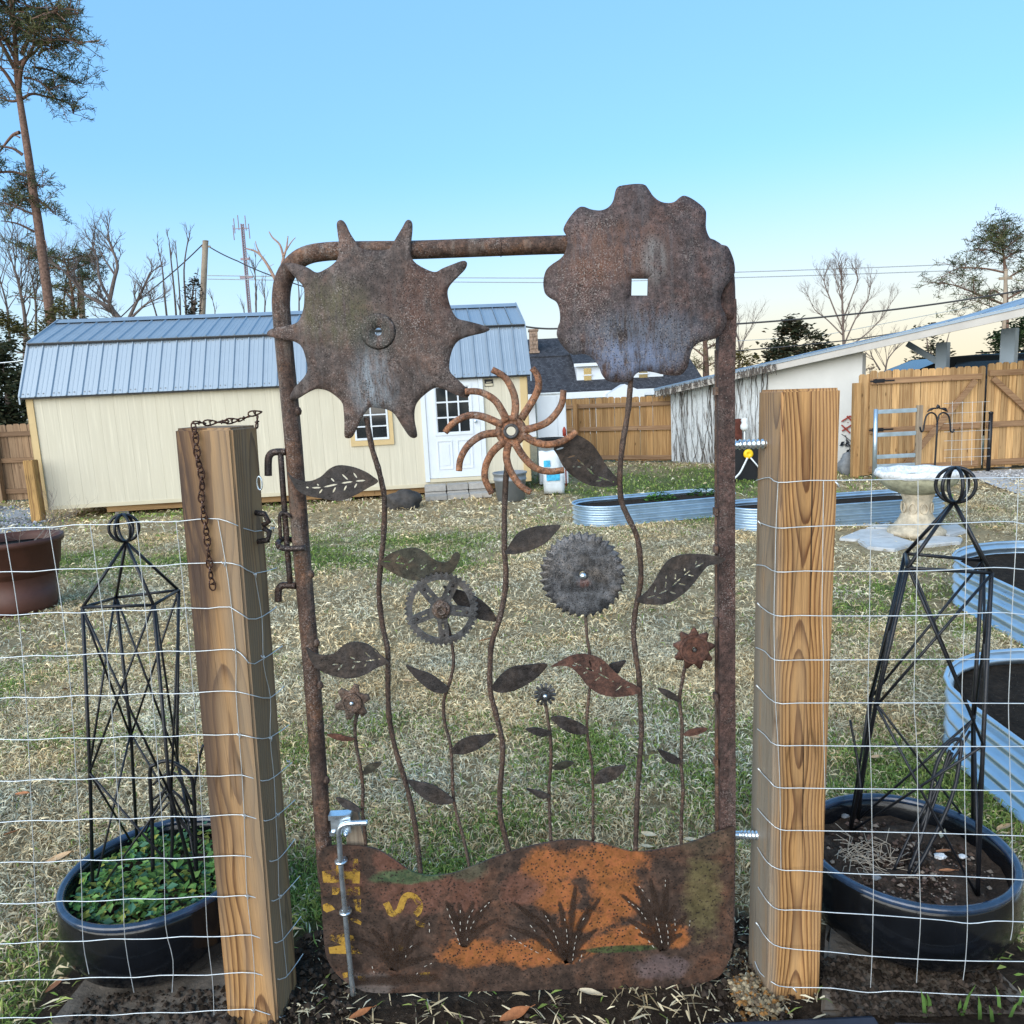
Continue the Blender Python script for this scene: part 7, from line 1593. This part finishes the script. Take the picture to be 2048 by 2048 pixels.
mb.hexa([(X0, Yh + 2.0, zk + .03), (X1 - .25, Yh + 2.0, zk + .03), (X1 - .9, Yh + 3.8, zrg), (X0, Yh + 3.8, zrg), (X0, Yh + 1.95, zk + .13), (X1 - .25, Yh + 1.95, zk + .13), (X1 - .9, Yh + 3.8, zrg + .1), (X0, Yh + 3.8, zrg + .1)])
mb.hexa([(X0, Yh + 3.82, zrg), (X1 - .9, Yh + 3.82, zrg), (X1, Yh + 8.3, ze), (X0, Yh + 8.3, ze), (X0, Yh + 3.82, zrg + .1), (X1 - .9, Yh + 3.82, zrg + .1), (X1, Yh + 8.3, ze + .1), (X0, Yh + 8.3, ze + .1)])
mb.poly([(X1 - .01, Yh - .1, ze), (X1 - .26, Yh + 2, zk), (X1 - .91, Yh + 3.8, zrg), (X1 - .01, Yh + 8.2, ze)])
roof = mb.build('roof', M['shingle'], house)
mb = MB(); mb.box(X0, X1 + .05, Yh - .28, Yh - .21, ze - .16, ze + .06); mb.build('fascia', M['white'], house)
ch0, ch1 = H(1058, 660, 2.6), H(1077, 704, 2.6)
mb = MB(); mb.box(ch0.x, ch1.x - .02, Yh + 2.3, Yh + 2.9, zk - .6, ch0.z); mb.box(ch0.x - .03, ch1.x + .03, Yh + 2.25, Yh + 2.95, ch1.z - .05, ch1.z + .03); mb.box(ch0.x - .03, ch1.x + .02, Yh + 2.25, Yh + 2.95, ch0.z - .06, ch0.z + .005)
for k in range(9):
    for i in range(3):
        zz = zk - .3 + k * .15; xx = ch0.x + (ch1.x - ch0.x - .04) * (i + .5 * (k % 2) * .6) / 3; mb.box(xx + .01, min(ch1.x - .03, xx + .12), Yh + 2.27, Yh + 2.31, zz, zz + .11)
mb.build('chimney', M['brick'], house)
t = NT('lit_reflection_glass'); t.fin((.55, .43, .22), .08, .9, .8); M['glass_reflection'] = t.m  # golden sunset reflection painted into the pane colour
def dormer(x0, x1, ytop, ysill, ypk, y0):
    A, B = H(x0, ysill, y0), H(x1, ytop, y0); mb = MB(); mb.box(A.x, B.x, Yh + y0, Yh + y0 + 1.6, A.z - .05, B.z); dm = mb.build('dormer', M['white'], house)
    pk = H((x0 + x1) / 2, ypk, y0); o_ = .1
    mb = MB(); mb.hexa([(A.x - o_, Yh + y0 - .15, B.z - .02), (B.x + o_, Yh + y0 - .15, B.z - .02), (B.x + o_, Yh + y0 + 1.7, pk.z + .1), (A.x - o_, Yh + y0 + 1.7, pk.z + .1), (A.x - o_, Yh + y0 - .15, B.z + .05), (B.x + o_, Yh + y0 - .15, B.z + .05), (B.x + o_, Yh + y0 + 1.7, pk.z + .18), (A.x - o_, Yh + y0 + 1.7, pk.z + .18)]); mb.build('dormer_roof', M['shingle'], dm)
    mb = MB(); mb.box(A.x - o_, B.x + o_, Yh + y0 - .19, Yh + y0 - .151, B.z - .07, B.z + .04); mb.build('dormer_trim', M['white'], dm)
    cx_ = A.x * .62 + B.x * .38; w_ = (B.x - A.x) * .13
    mb = MB(); mb.box(cx_ - w_, cx_ + w_, Yh + y0 - .03, Yh + y0 - .01, A.z + .08, B.z - .14); mb.build('dormer_window', M['glass_reflection'], dm)
    mb = MB(); mb.box(cx_ - w_ - .05, cx_ + w_ + .05, Yh + y0 - .05, Yh + y0 - .032, (A.z + B.z) / 2 - .06, (A.z + B.z) / 2 - .02); mb.build('window_bar', M['white'], dm)
dormer(1154, 1210, 727, 768, 706, .42); dormer(1262, 1326, 727, 762, 706, .42)
a, b, c_ = H(1216, 788, -1.0), H(1290, 784, -1.0), H(1250, 768, -1.0)
mb = MB(); mb.v = [(a.x, Yh - .9, a.z - .5), (b.x, Yh - .9, a.z - .5), (b.x, Yh - .9, b.z), (c_.x, Yh - .9, c_.z), (a.x, Yh - .9, a.z), (a.x, Yh + .4, a.z - .5), (b.x, Yh + .4, a.z - .5), (b.x, Yh + .4, b.z), (c_.x, Yh + .4, c_.z), (a.x, Yh + .4, a.z)]
mb.f = [(0, 1, 2, 3, 4), (5, 6, 7, 8, 9), (0, 5, 9, 4), (1, 6, 7, 2), (4, 9, 8, 3), (3, 8, 7, 2)]; mb.sm = [False] * 6; mb.build('porch_gable', M['white'], house)
mb = MB(); mb.box(a.x - .3, a.x - .2, Yh - .85, Yh - .75, 0, a.z - .4); mb.box(b.x + .2, b.x + .3, Yh - .85, Yh - .75, 0, a.z - .4); mb.build('porch_post', M['white'], house)

# ------------------------------------------------------------------ poles, lines, mast
Yp = 36.0
def pole(name, label, xb, yb, xt, yt, r, Y, cat='utility pole'):
    t = thing(name, label, cat, (atY(xb, yb, Y).x, Y, 0)); A, B = atY(xb, yb, Y), atY(xt, yt, Y); A = A + (A - B) * (A.z / (B.z - A.z)); mb = MB(); mb.tube([A, A.lerp(B, .5), B], [r * 1.15, r, r * .85], 12); mb.build('pole_shaft', M['pole'], t)
    mb = MB(); mb.lathe([(r * .9, -.02), (r * .95, .01), (0, .04)], 10, B); mb.bar(B + Vector((-.2, 0, -.25)), B + Vector((.2, 0, -.25)), .05, .08); mb.build('pole_cap', M['pole'], t)
    return t
pole('utility_pole', 'tall wooden utility pole rising behind the shed roof', 403, 660, 411, 482, .15, Yp)
pole('utility_pole', 'slim weathered pole among the bare trees, left of the taller pole', 166, 660, 161, 560, .12, 30)
pole('utility_pole', 'grey pole standing behind the carport at the right edge', 2006, 710, 2012, 540, .06, 24)
def cable(label, pts, Y, r, mat='cable', sag=6, grp=None):
    P = []
    for (xa, ya), (xb, yb) in zip(pts[:-1], pts[1:]):
        for k in range(12): s_ = k / 12; P.append((xa + (xb - xa) * s_, ya + (yb - ya) * s_ + sag * 4 * s_ * (1 - s_)))
    P.append(pts[-1]); mb = MB(); mb.tube([atY(x, y, Y) for x, y in P], r, 5, cap=False); o = mb.build('power_line', M[mat]); return tag(o, label, 'cable', grp)
cable('dark guy cable dropping left from the tall utility pole', [(407, 487), (275, 600), (200, 665)], Yp, .028, sag=5)
cable('dark cable sagging right from the tall utility pole to the gate', [(411, 489), (475, 522), (560, 557), (700, 600)], Yp, .028, sag=2)
cable('upper of two thin pale lines behind the star disc', [(415, 551), (1090, 556), (1480, 544), (2060, 522)], 60, .035, 'cable_far', sag=1)
cable('lower of two thin pale lines behind the star disc', [(415, 558), (1090, 565), (1480, 555), (2060, 535)], 60, .035, 'cable_far', sag=1)
cable('thick dark cable rising to the right over the outbuilding roof', [(1050, 653), (1120, 657), (1470, 648), (1780, 620), (2060, 578)], 22, .026, sag=2)
cable('second dark cable passing before the magnolia above the outbuilding roof', [(1470, 702), (1700, 680), (1900, 648), (2060, 612)], 25, .02, sag=1)
cable('thin line between the two dark cables at the right', [(1470, 682), (1640, 672), (1950, 612)], 30, .012, 'cable_far', sag=0)
cable('short white line at the far left above the fence', [(-20, 727), (52, 720), (110, 712)], 16, .012, 'wire', sag=1)
Yt = 110.0; A, B = atY(500, 640, Yt), atY(484, 448, Yt); mt = thing('radio_mast', 'thin lattice radio mast far behind the shed', 'mast', (A.x, Yt, 0)); mb = MB()
for k in range(3): a_ = 2 * PI * k / 3; o_ = Vector((math.cos(a_) * .24, math.sin(a_) * .24, 0)); mb.tube([Vector((A.x + (A.x - B.x) * .8, Yt, 0)) + o_, B + o_ * .8], .09, 4)
mb.build('mast_leg', M['tower'], mt); mb = MB()
for k in range(44):
    q = A.lerp(B, k / 44); q2 = A.lerp(B, (k + 1) / 44)
    for j in range(3): a_ = 2 * PI * j / 3; b_ = 2 * PI * (j + 1 - 2 * (k % 2 == 0)) / 3; mb.tube([q + Vector((math.cos(a_) * .24, math.sin(a_) * .24, 0)), q2 + Vector((math.cos(b_) * .24, math.sin(b_) * .24, 0))], .05, 3)
mb.build('mast_brace', M['tower'], mt); mb = MB()
for (dx, zz) in ((-1.1, .0), (-.5, .4), (.5, .3), (-1.3, -.9), (.9, -.8)): mb = MB(); mb.tube([B + Vector((dx, 0, zz - 1.2)), B + Vector((dx, 0, zz + .8))], .07, 4); mb.build('antenna', M['tower'], mt)
mb = MB(); mb.bar(B + Vector((-1.3, 0, -.6)), B + Vector((.9, 0, -.6)), .1, .1); q = A.lerp(B, .45); mb.bar(q + Vector((-.9, 0, 0)), q + Vector((.9, 0, 0)), .25, .35); q = A.lerp(B, .64); mb.bar(q + Vector((-.6, 0, 0)), q + Vector((.6, 0, 0)), .2, .3)
mb.build('antenna_bracket', M['tower'], mt)

# ------------------------------------------------------------------ trees
NEEDLE = [(.045, .068, .03), (.07, .09, .04), (.04, .055, .027), (.12, .125, .05), (.095, .095, .045)]
def needles(name, tips, parent, L, n, cols, seed, w=.018):
    """tufts of needle blades round twig tips"""
    r = np.random.RandomState(seed); vs, fs, cl = [], [], []
    for p in tips:
        c_ = cols[r.randint(len(cols))]; kk = r.uniform(.6, 1.4)
        for k in range(n):
            v = r.normal(0, 1, 3); v[2] = v[2] * .7 + .25; v /= np.linalg.norm(v); s_ = np.cross(v, r.normal(0, 1, 3)); s_ /= np.linalg.norm(s_) + 1e-9; l_ = L * r.uniform(.6, 1.2); b0 = len(vs)
            o_ = np.array(p) + r.normal(0, L * .25, 3)
            vs += [tuple(o_ - s_ * w), tuple(o_ + s_ * w), tuple(o_ + v * l_ + s_ * w * .4), tuple(o_ + v * l_ - s_ * w * .4)]; fs.append((b0, b0 + 1, b0 + 2, b0 + 3)); cl += [(c_[0] * kk, c_[1] * kk, c_[2] * kk, 1)] * 4
    me = bpy.data.meshes.new(name); me.from_pydata(vs, [], fs); me.materials.append(M['leafy']); me.attributes.new('tint', 'FLOAT_COLOR', 'POINT').data.foreach_set('color', np.array(cl).reshape(-1))
    o = bpy.data.objects.new(name, me); link(o); o.parent = parent; off = parent.location; me.transform(Matrix.Translation(-off)); return o
def pine(label, Y, trunk, r0, limbs, tuftL, nt, seed, w, cat='tree', bark='bark_pine', cols=NEEDLE, sub=7, name='pine_tree'):
    rg = random.Random(seed); T = [atY(x, y, Y) for x, y in trunk]; P = smooth_pts(T, 4); base = P[0] + (P[0] - P[3]) * (P[0].z / max(.1, P[3].z - P[0].z)); base = Vector((base.x, Y, -.1)); P = [base] + P
    t = thing(name, label, cat, (base.x, Y, 0)); n = len(P); mb = MB(); mb.tube(P, [r0 * (1 - .75 * (i / (n - 1)) ** 1.2) for i in range(n)], 10); tips = []
    for L in limbs:
        dyy = rg.uniform(-.5, .5)
        Q = [atY(x, y, Y) for x, y in L[0]]; m_ = len(Q); Q = [q + Vector((0, dyy * i * .9, 0)) for i, q in enumerate(Q)]; S_ = smooth_pts(Q, 4); rr_ = L[1]; foliage = L[2]
        mb.tube(S_, [rr_ * (1 - .7 * i / (len(S_) - 1)) for i in range(len(S_))], 5, cap=False)
        if foliage:
            k0 = int(len(S_) * L[3]) if len(L) > 3 else int(len(S_) * .35)
            for i in range(k0, len(S_)):
                for q in range(max(1, int(round(foliage * .55)))):
                    d_ = Vector((rg.gauss(0, 1), rg.gauss(0, 1.2), rg.gauss(.25, .7))); d_.normalize(); l_ = tuftL * rg.uniform(1.0, 4.2); e_ = S_[i] + d_ * l_; mb.tube([S_[i], S_[i] + d_ * l_ * .5 + Vector((0, 0, .05 * l_)), e_], rr_ * .16 + .004, 3, cap=False)
                    tips.append(e_); tips.append(S_[i] + d_ * l_ * .72 + Vector((rg.gauss(0, .1), rg.gauss(0, .1), rg.gauss(0, .06))))
    mb.build('trunk', M[bark], t)
    if tips: needles('crown', tips, t, tuftL, nt, cols, seed, w)
    return t
zp = lambda pts: zo(0, 0, 2.76, pts)
pine('tall longleaf pine at the left edge, its leaning reddish trunk above the shed', 26, [(106, 668), (100, 625), (93, 570), (85, 512), (77, 450), (66, 380), (58, 320), (49, 260), (42, 215), (37, 180), (33, 140), (31, 90), (26, 20), (22, -60), (20, -130)], .165, [
    (zp([(100, 520), (60, 420), (20, 380), (-60, 360)]), .07, 3), (zp([(105, 480), (140, 380), (215, 300), (245, 240)]), .08, 4), (zp([(80, 380), (40, 260), (0, 200), (-60, 150)]), .07, 4), (zp([(85, 330), (60, 240), (30, 160), (20, 90)]), .06, 5), (zp([(120, 300), (180, 220), (230, 170), (330, 140), (400, 110)]), .07, 5), (zp([(200, 230), (280, 240), (360, 230), (430, 250), (490, 280)]), .06, 6, .3), (zp([(215, 300), (270, 290), (330, 300), (350, 280)]), .04, 5), (zp([(180, 370), (240, 360), (300, 390), (360, 380)]), .04, 6, .3), (zp([(130, 430), (180, 430), (250, 470), (265, 450)]), .04, 5, .3),
    (zp([(125, 545), (150, 500), (210, 500), (300, 520), (300, 560)]), .05, 5, .3), (zp([(115, 550), (60, 560), (0, 540), (-60, 560)]), .05, 4), (zp([(90, 180), (120, 110), (200, 70), (340, 50)]), .07, 7, .2), (zp([(80, 120), (110, 40), (180, 0), (300, -20)]), .07, 7, .2), (zp([(70, 100), (40, 30), (0, 0), (-60, -20)]), .07, 6, .2), (zp([(75, 60), (160, 20), (250, 20), (350, 10)]), .07, 7, .2), (zp([(80, 140), (30, 110), (-20, 90), (-80, 100)]), .06, 5), (zp([(95, 220), (150, 170), (220, 120), (290, 110), (370, 95)]), .06, 6, .25), (zp([(90, 260), (40, 240), (-10, 260), (-70, 250)]), .06, 4), (zp([(100, 350), (180, 300), (235, 250), (300, 260), (380, 240)]), .05, 4, .4),
    (zp([(108, 730), (60, 745), (0, 805), (-50, 860)]), .06, 0), (zp([(125, 855), (80, 825), (0, 818)]), .06, 0), (zp([(110, 760), (90, 750), (75, 752)]), .03, 0), (zp([(190, 1280), (140, 1250), (92, 1248)]), .045, 0), (zp([(145, 970), (80, 955), (0, 965), (-60, 940)]), .055, 4, .5), (zp([(180, 1010), (210, 1020), (225, 1030)]), .04, 4, .2), (zp([(165, 1020), (120, 1000), (60, 1010), (0, 1040)]), .05, 6, .2), (zp([(175, 1120), (110, 1090), (50, 1110), (0, 1130)]), .05, 5, .2), (zp([(195, 1090), (240, 1130), (290, 1180)]), .045, 5, .3), (zp([(180, 1180), (130, 1160), (60, 1130)]), .04, 4, .3), (zp([(0, 900), (-30, 890), (-60, 880)]), .03, 5, 0), (zp([(245, 1330), (270, 1340), (300, 1400)]), .025, 0)], .20, 9, 21, .011)
pine('ragged young pine with dark needles behind the leaning pine trunk', 29, [(150, 690), (148, 620), (140, 560), (128, 515)], .08, [
    ([(140, 560), (110, 535), (60, 525), (10, 505)], .05, 6, .2), ([(130, 525), (90, 510), (40, 500), (0, 480)], .04, 5, .2), ([(138, 545), (165, 530), (185, 520), (190, 545)], .04, 6, .2), ([(132, 520), (160, 510), (180, 515)], .04, 6, .1), ([(145, 580), (175, 560), (205, 565)], .04, 5, .2), ([(148, 610), (120, 580), (95, 575)], .04, 5, .2), ([(150, 640), (120, 620), (80, 600), (30, 590)], .04, 2, .3), ([(150, 640), (165, 610), (172, 590)], .04, 4, .2)], .20, 11, 22, .012)
pine('open crowned pine at the right edge beyond the carport', 30, [(2012, 690), (2013, 640), (2012, 590), (2010, 540), (2006, 500), (2003, 468)], .10, [
    ([(2013, 610), (1990, 595), (1960, 575), (1935, 560), (1905, 553)], .05, 4, .35), ([(2010, 545), (1985, 535), (1965, 530), (1945, 528), (1920, 545)], .045, 6, .4), ([(2006, 510), (1985, 500), (1965, 500)], .04, 5, .3), ([(2004, 490), (1990, 478), (1985, 470)], .035, 6, .2), ([(2003, 470), (2010, 462), (2025, 465)], .03, 7, 0), ([(2006, 500), (2025, 485), (2045, 470)], .04, 6, .2), ([(2008, 520), (2030, 505), (2050, 500)], .04, 6, .2), ([(2010, 560), (2035, 540), (2060, 535)], .04, 5, .2), ([(2012, 600), (2040, 580), (2070, 560)], .045, 4, .3), ([(2013, 600), (1985, 580), (1970, 598), (1940, 592)], .04, 5, .4), ([(2013, 625), (1985, 610), (1955, 598), (1935, 625)], .03, 3, .5), ([(2003, 478), (1995, 462), (2003, 455)], .03, 6, 0)], .22, 8, 23, .013)
pine('sunlit pine trunk with bare limbs between scalloped disc and gate rail', 34, [(1412, 800), (1412, 750), (1411, 700), (1408, 660), (1406, 620)], .17, [([(1411, 715), (1395, 700), (1382, 690)], .05, 2, .4), ([(1411, 700), (1430, 690), (1455, 675)], .05, 2, .4), ([(1412, 735), (1435, 722), (1455, 730)], .04, 1, .5), ([(1411, 720), (1400, 728), (1385, 735)], .03, 3, .3), ([(1410, 690), (1425, 670), (1440, 665)], .03, 2, .3)], .2, 9, 24, .014, cols=[(.12, .10, .03), (.09, .09, .035), (.16, .12, .04)])

def bare_tree(label, Y, stems, depth, n, seed, spread=.6, bark='bark_twig', gnarl=.22, name='bare_tree', ratio=.66):
    rg = random.Random(seed); q0 = atY(*stems[0][0][0], Y); t = thing(name, label, 'tree', (q0.x, Y, 0)); mb = MB(); mc = MB()
    for pts, r, kids, L in stems:
        P = smooth_pts([atY(x, y, Y) for x, y in pts], 4)
        if pts is stems[0][0]: P = [Vector((P[0].x, Y, -.1))] + P
        m_ = len(P); mb.tube(P, [r * (1 - .65 * i / (m_ - 1)) for i in range(m_)], 8)
        for k in range(kids):
            i = rg.randint(int(m_ * .35), m_ - 1) if k else m_ - 1
            dd = (P[i] - P[i - 1]).normalized(); nd = dd + Vector((rg.uniform(-1, 1), rg.uniform(-1, 1), rg.uniform(-.1, .6))) * spread
            twig(mc, P[i], nd, L * rg.uniform(.7, 1.2), r * .34, depth, rg, spread, n, gnarl, 4, ratio)
    mb.build('trunk', M[bark], t); mc.build('crown', M[bark], t); return t
bare_tree('spreading bare tree with thick forked limbs left of the tall utility pole', 27, [([(252, 690), (248, 655), (240, 640), (225, 620), (218, 605)], .17, 2, .45), ([(246, 645), (222, 618), (190, 600), (165, 585), (140, 555)], .09, 8, .55), ([(218, 606), (228, 560), (235, 530), (225, 500), (215, 475)], .075, 9, .5), ([(220, 600), (200, 560), (195, 520), (185, 490)], .06, 9, .5), ([(230, 550), (210, 520), (200, 500)], .04, 6, .45), ([(252, 650), (268, 615), (285, 580), (300, 545)], .07, 10, .5), ([(250, 660), (230, 640), (205, 640)], .05, 7, .45), ([(258, 640), (290, 610), (310, 600)], .05, 8, .45)], 3, 3, 31, .8)
bare_tree('slender upright bare saplings close beside the tall utility pole', 32, [([(375, 690), (372, 620), (368, 540), (376, 480)], .06, 5, .35), ([(356, 690), (350, 600), (342, 520), (338, 480)], .05, 5, .35), ([(340, 690), (330, 600), (325, 540), (318, 505)], .05, 6, .35), ([(385, 690), (384, 600), (390, 560)], .06, 7, .3), ([(360, 690), (360, 600), (352, 500)], .05, 5, .35), ([(395, 680), (400, 620), (405, 590)], .04, 6, .3), ([(325, 680), (310, 620), (295, 580)], .05, 7, .35)], 2, 3, 32, .45)
bare_tree('broken dead tree, warm sunlight painted on its bark, just left of the gate top', 30, [([(572, 640), (566, 590), (562, 545), (568, 512)], .13, 0, .3), ([(556, 570), (535, 530), (515, 505), (492, 497)], .07, 0, .2), ([(526, 518), (514, 495), (511, 482)], .035, 0, .2), ([(567, 515), (560, 490), (545, 475), (538, 463)], .05, 0, .2), ([(568, 512), (573, 495), (576, 472)], .05, 0, .2), ([(573, 500), (582, 485), (591, 475)], .03, 0, .2), ([(535, 535), (548, 528)], .015, 0, .1)], 1, 1, 33, .3, 'bark_snag_sunlit')
bare_tree('thin wispy bare trees low between the mast and the gate frame', 40, [([(512, 650), (512, 590), (510, 540)], .06, 10, .7), ([(528, 650), (530, 605), (528, 585)], .05, 8, .6), ([(598, 650), (598, 590), (596, 565)], .05, 8, .6), ([(490, 650), (488, 620)], .04, 5, .5), ([(425, 660), (430, 625), (425, 600)], .04, 6, .5)], 1, 3, 34, .4)
bare_tree('tangle of bare branches at the left edge behind the pine trunk', 30, [([(50, 720), (50, 640), (40, 580), (30, 540)], .09, 12, 1.1), ([(70, 700), (72, 620), (65, 560)], .06, 10, 1.0), ([(20, 700), (15, 620), (0, 560)], .06, 9, 1.0), ([(130, 690), (128, 600), (135, 540)], .05, 8, .9)], 3, 3, 35, .7)
bare_tree('tall rounded bare tree behind the outbuilding roof, right of the magnolia', 30, [([(1688, 720), (1686, 650), (1684, 590), (1682, 545)], .06, 16, .42), ([(1688, 690), (1710, 640), (1735, 600), (1740, 570)], .034, 13, .40), ([(1686, 660), (1665, 610), (1650, 570), (1648, 555)], .034, 13, .38), ([(1688, 700), (1730, 670), (1760, 640), (1780, 610)], .03, 13, .38), ([(1686, 640), (1705, 590), (1715, 560), (1712, 545)], .03, 12, .36), ([(1685, 670), (1655, 640), (1630, 620), (1618, 595)], .028, 12, .36), ([(1684, 600), (1672, 560), (1668, 540)], .025, 12, .3)], 3, 3, 36, .6, 'bark_grey')
bare_tree('thin bare tree in warm light seen under the carport roof', 34, [([(1770, 750), (1775, 720), (1790, 700)], .05, 9, .8), ([(1760, 740), (1745, 715), (1740, 700)], .04, 7, .7)], 2, 3, 37, .6)
bare_tree('wispy bare treetop above the yellow bush right of the gate rail', 33, [([(1478, 740), (1478, 690), (1470, 655)], .05, 10, .8), ([(1480, 700), (1492, 672), (1502, 655)], .03, 7, .7)], 2, 3, 38, .7)
def broadleaf(label, Y, blobs, n, size, cols, seed, trunk, name='leafy_tree', r=.12):
    q = np.random.RandomState(seed); A = atY(*trunk[0], Y); t = thing(name, label, 'tree', (A.x, Y, 0)); mb = MB(); top = atY(*trunk[-1], Y); mb.tube([Vector((A.x, Y, -.1)), A, top], [r, r * .8, r * .3], 8); pts = []
    for (x, y, rx, ry) in blobs:
        c_ = atY(x, y, Y); e_ = atY(x + rx, y, Y); f_ = atY(x, y - ry, Y); RX, RZ = abs(e_.x - c_.x), abs(f_.z - c_.z)
        mb.tube([A.lerp(top, .4), A.lerp(c_, .7), c_], [r * .4, r * .25, r * .08], 5)
        sub = [(q.normal(0, .45), q.normal(0, .45), q.normal(0, .45)) for _ in range(11)]
        for k in range(int(n * rx * ry / 900.0)):
            s_ = sub[q.randint(11)]; d_ = q.normal(0, .26, 3)
            pts.append((c_.x + RX * (s_[0] + d_[0]), Y + RX * (s_[1] + d_[1]) * .8, c_.z + RZ * (s_[2] + d_[2])))
    mb.build('trunk', M['bark_grey'], t); o = leaf_cloud('crown', pts, M['leafy'], size, None, None, cols, seed, kind=None, parent=t, up=.6); o.data.transform(Matrix.Translation(-t.location)); return t
DARKG = [(.045, .058, .032), (.07, .08, .045), (.03, .04, .025), (.10, .095, .06)]
broadleaf('dark glossy magnolia tree behind the outbuilding roof', 27, [(1590, 665, 30, 24), (1560, 700, 34, 24), (1625, 700, 40, 28), (1590, 725, 55, 22), (1660, 720, 26, 22), (1545, 740, 30, 14), (1582, 648, 18, 14)], 620, .21, DARKG + [(.09, .065, .035)], 51, [(1600, 800), (1595, 700)])
broadleaf('yellow green bush in warm light just right of the gate rail', 29, [(1480, 720, 20, 22), (1500, 735, 18, 18), (1475, 745, 18, 14), (1508, 718, 12, 9)], 330, .17, [(.16, .13, .04), (.10, .10, .035), (.2, .15, .05)], 52, [(1485, 790), (1485, 720)], r=.06)
broadleaf('dark leafy tree seen below the carport roof', 30, [(1860, 700, 24, 22), (1850, 725, 28, 16), (1885, 715, 20, 22), (1852, 660, 16, 9), (1900, 660, 10, 6)], 330, .2, DARKG + [(.10, .07, .05)], 53, [(1865, 790), (1862, 705)])
broadleaf('dense green trees behind the carport posts at the right edge', 26, [(2010, 690, 30, 40), (2050, 690, 40, 45), (1998, 725, 24, 20), (2045, 650, 25, 20)], 430, .17, [(.04, .07, .03), (.06, .10, .04), (.03, .05, .025)], 54, [(2020, 790), (2020, 690)])
broadleaf('dense dark evergreen hedge tree at the left edge behind the fence', 20, [(20, 770, 36, 50), (-30, 760, 50, 70), (40, 820, 30, 34), (10, 840, 50, 30), (5, 705, 36, 28), (55, 740, 16, 40), (-20, 830, 50, 40)], 520, .15, [(.045, .06, .034), (.065, .08, .042), (.03, .042, .024), (.085, .085, .048)], 55, [(20, 900), (15, 760)])
broadleaf('olive yellow leafy tree behind the left end of the shed roof', 25, [(120, 620, 22, 18), (140, 645, 26, 16), (25, 650, 24, 20), (50, 665, 30, 14), (10, 640, 26, 16), (150, 625, 14, 12), (95, 650, 20, 14), (0, 690, 30, 16)], 560, .13, [(.13, .125, .045), (.17, .15, .06), (.09, .095, .04)], 56, [(120, 740), (110, 650)])
broadleaf('ivy covered dark saplings beside the tall utility pole', 31, [(387, 600, 13, 30), (382, 640, 14, 24), (392, 570, 9, 20)], 420, .15, [(.05, .05, .035), (.08, .07, .05), (.035, .035, .025)], 57, [(387, 690), (388, 600)])
broadleaf('brown roofed low shrubbery mound between white wall and dark tree', 32, [(1740, 735, 13, 9)], 500, .12, [(.13, .075, .05), (.09, .055, .04)], 58, [(1740, 790), (1740, 735)], r=.06)
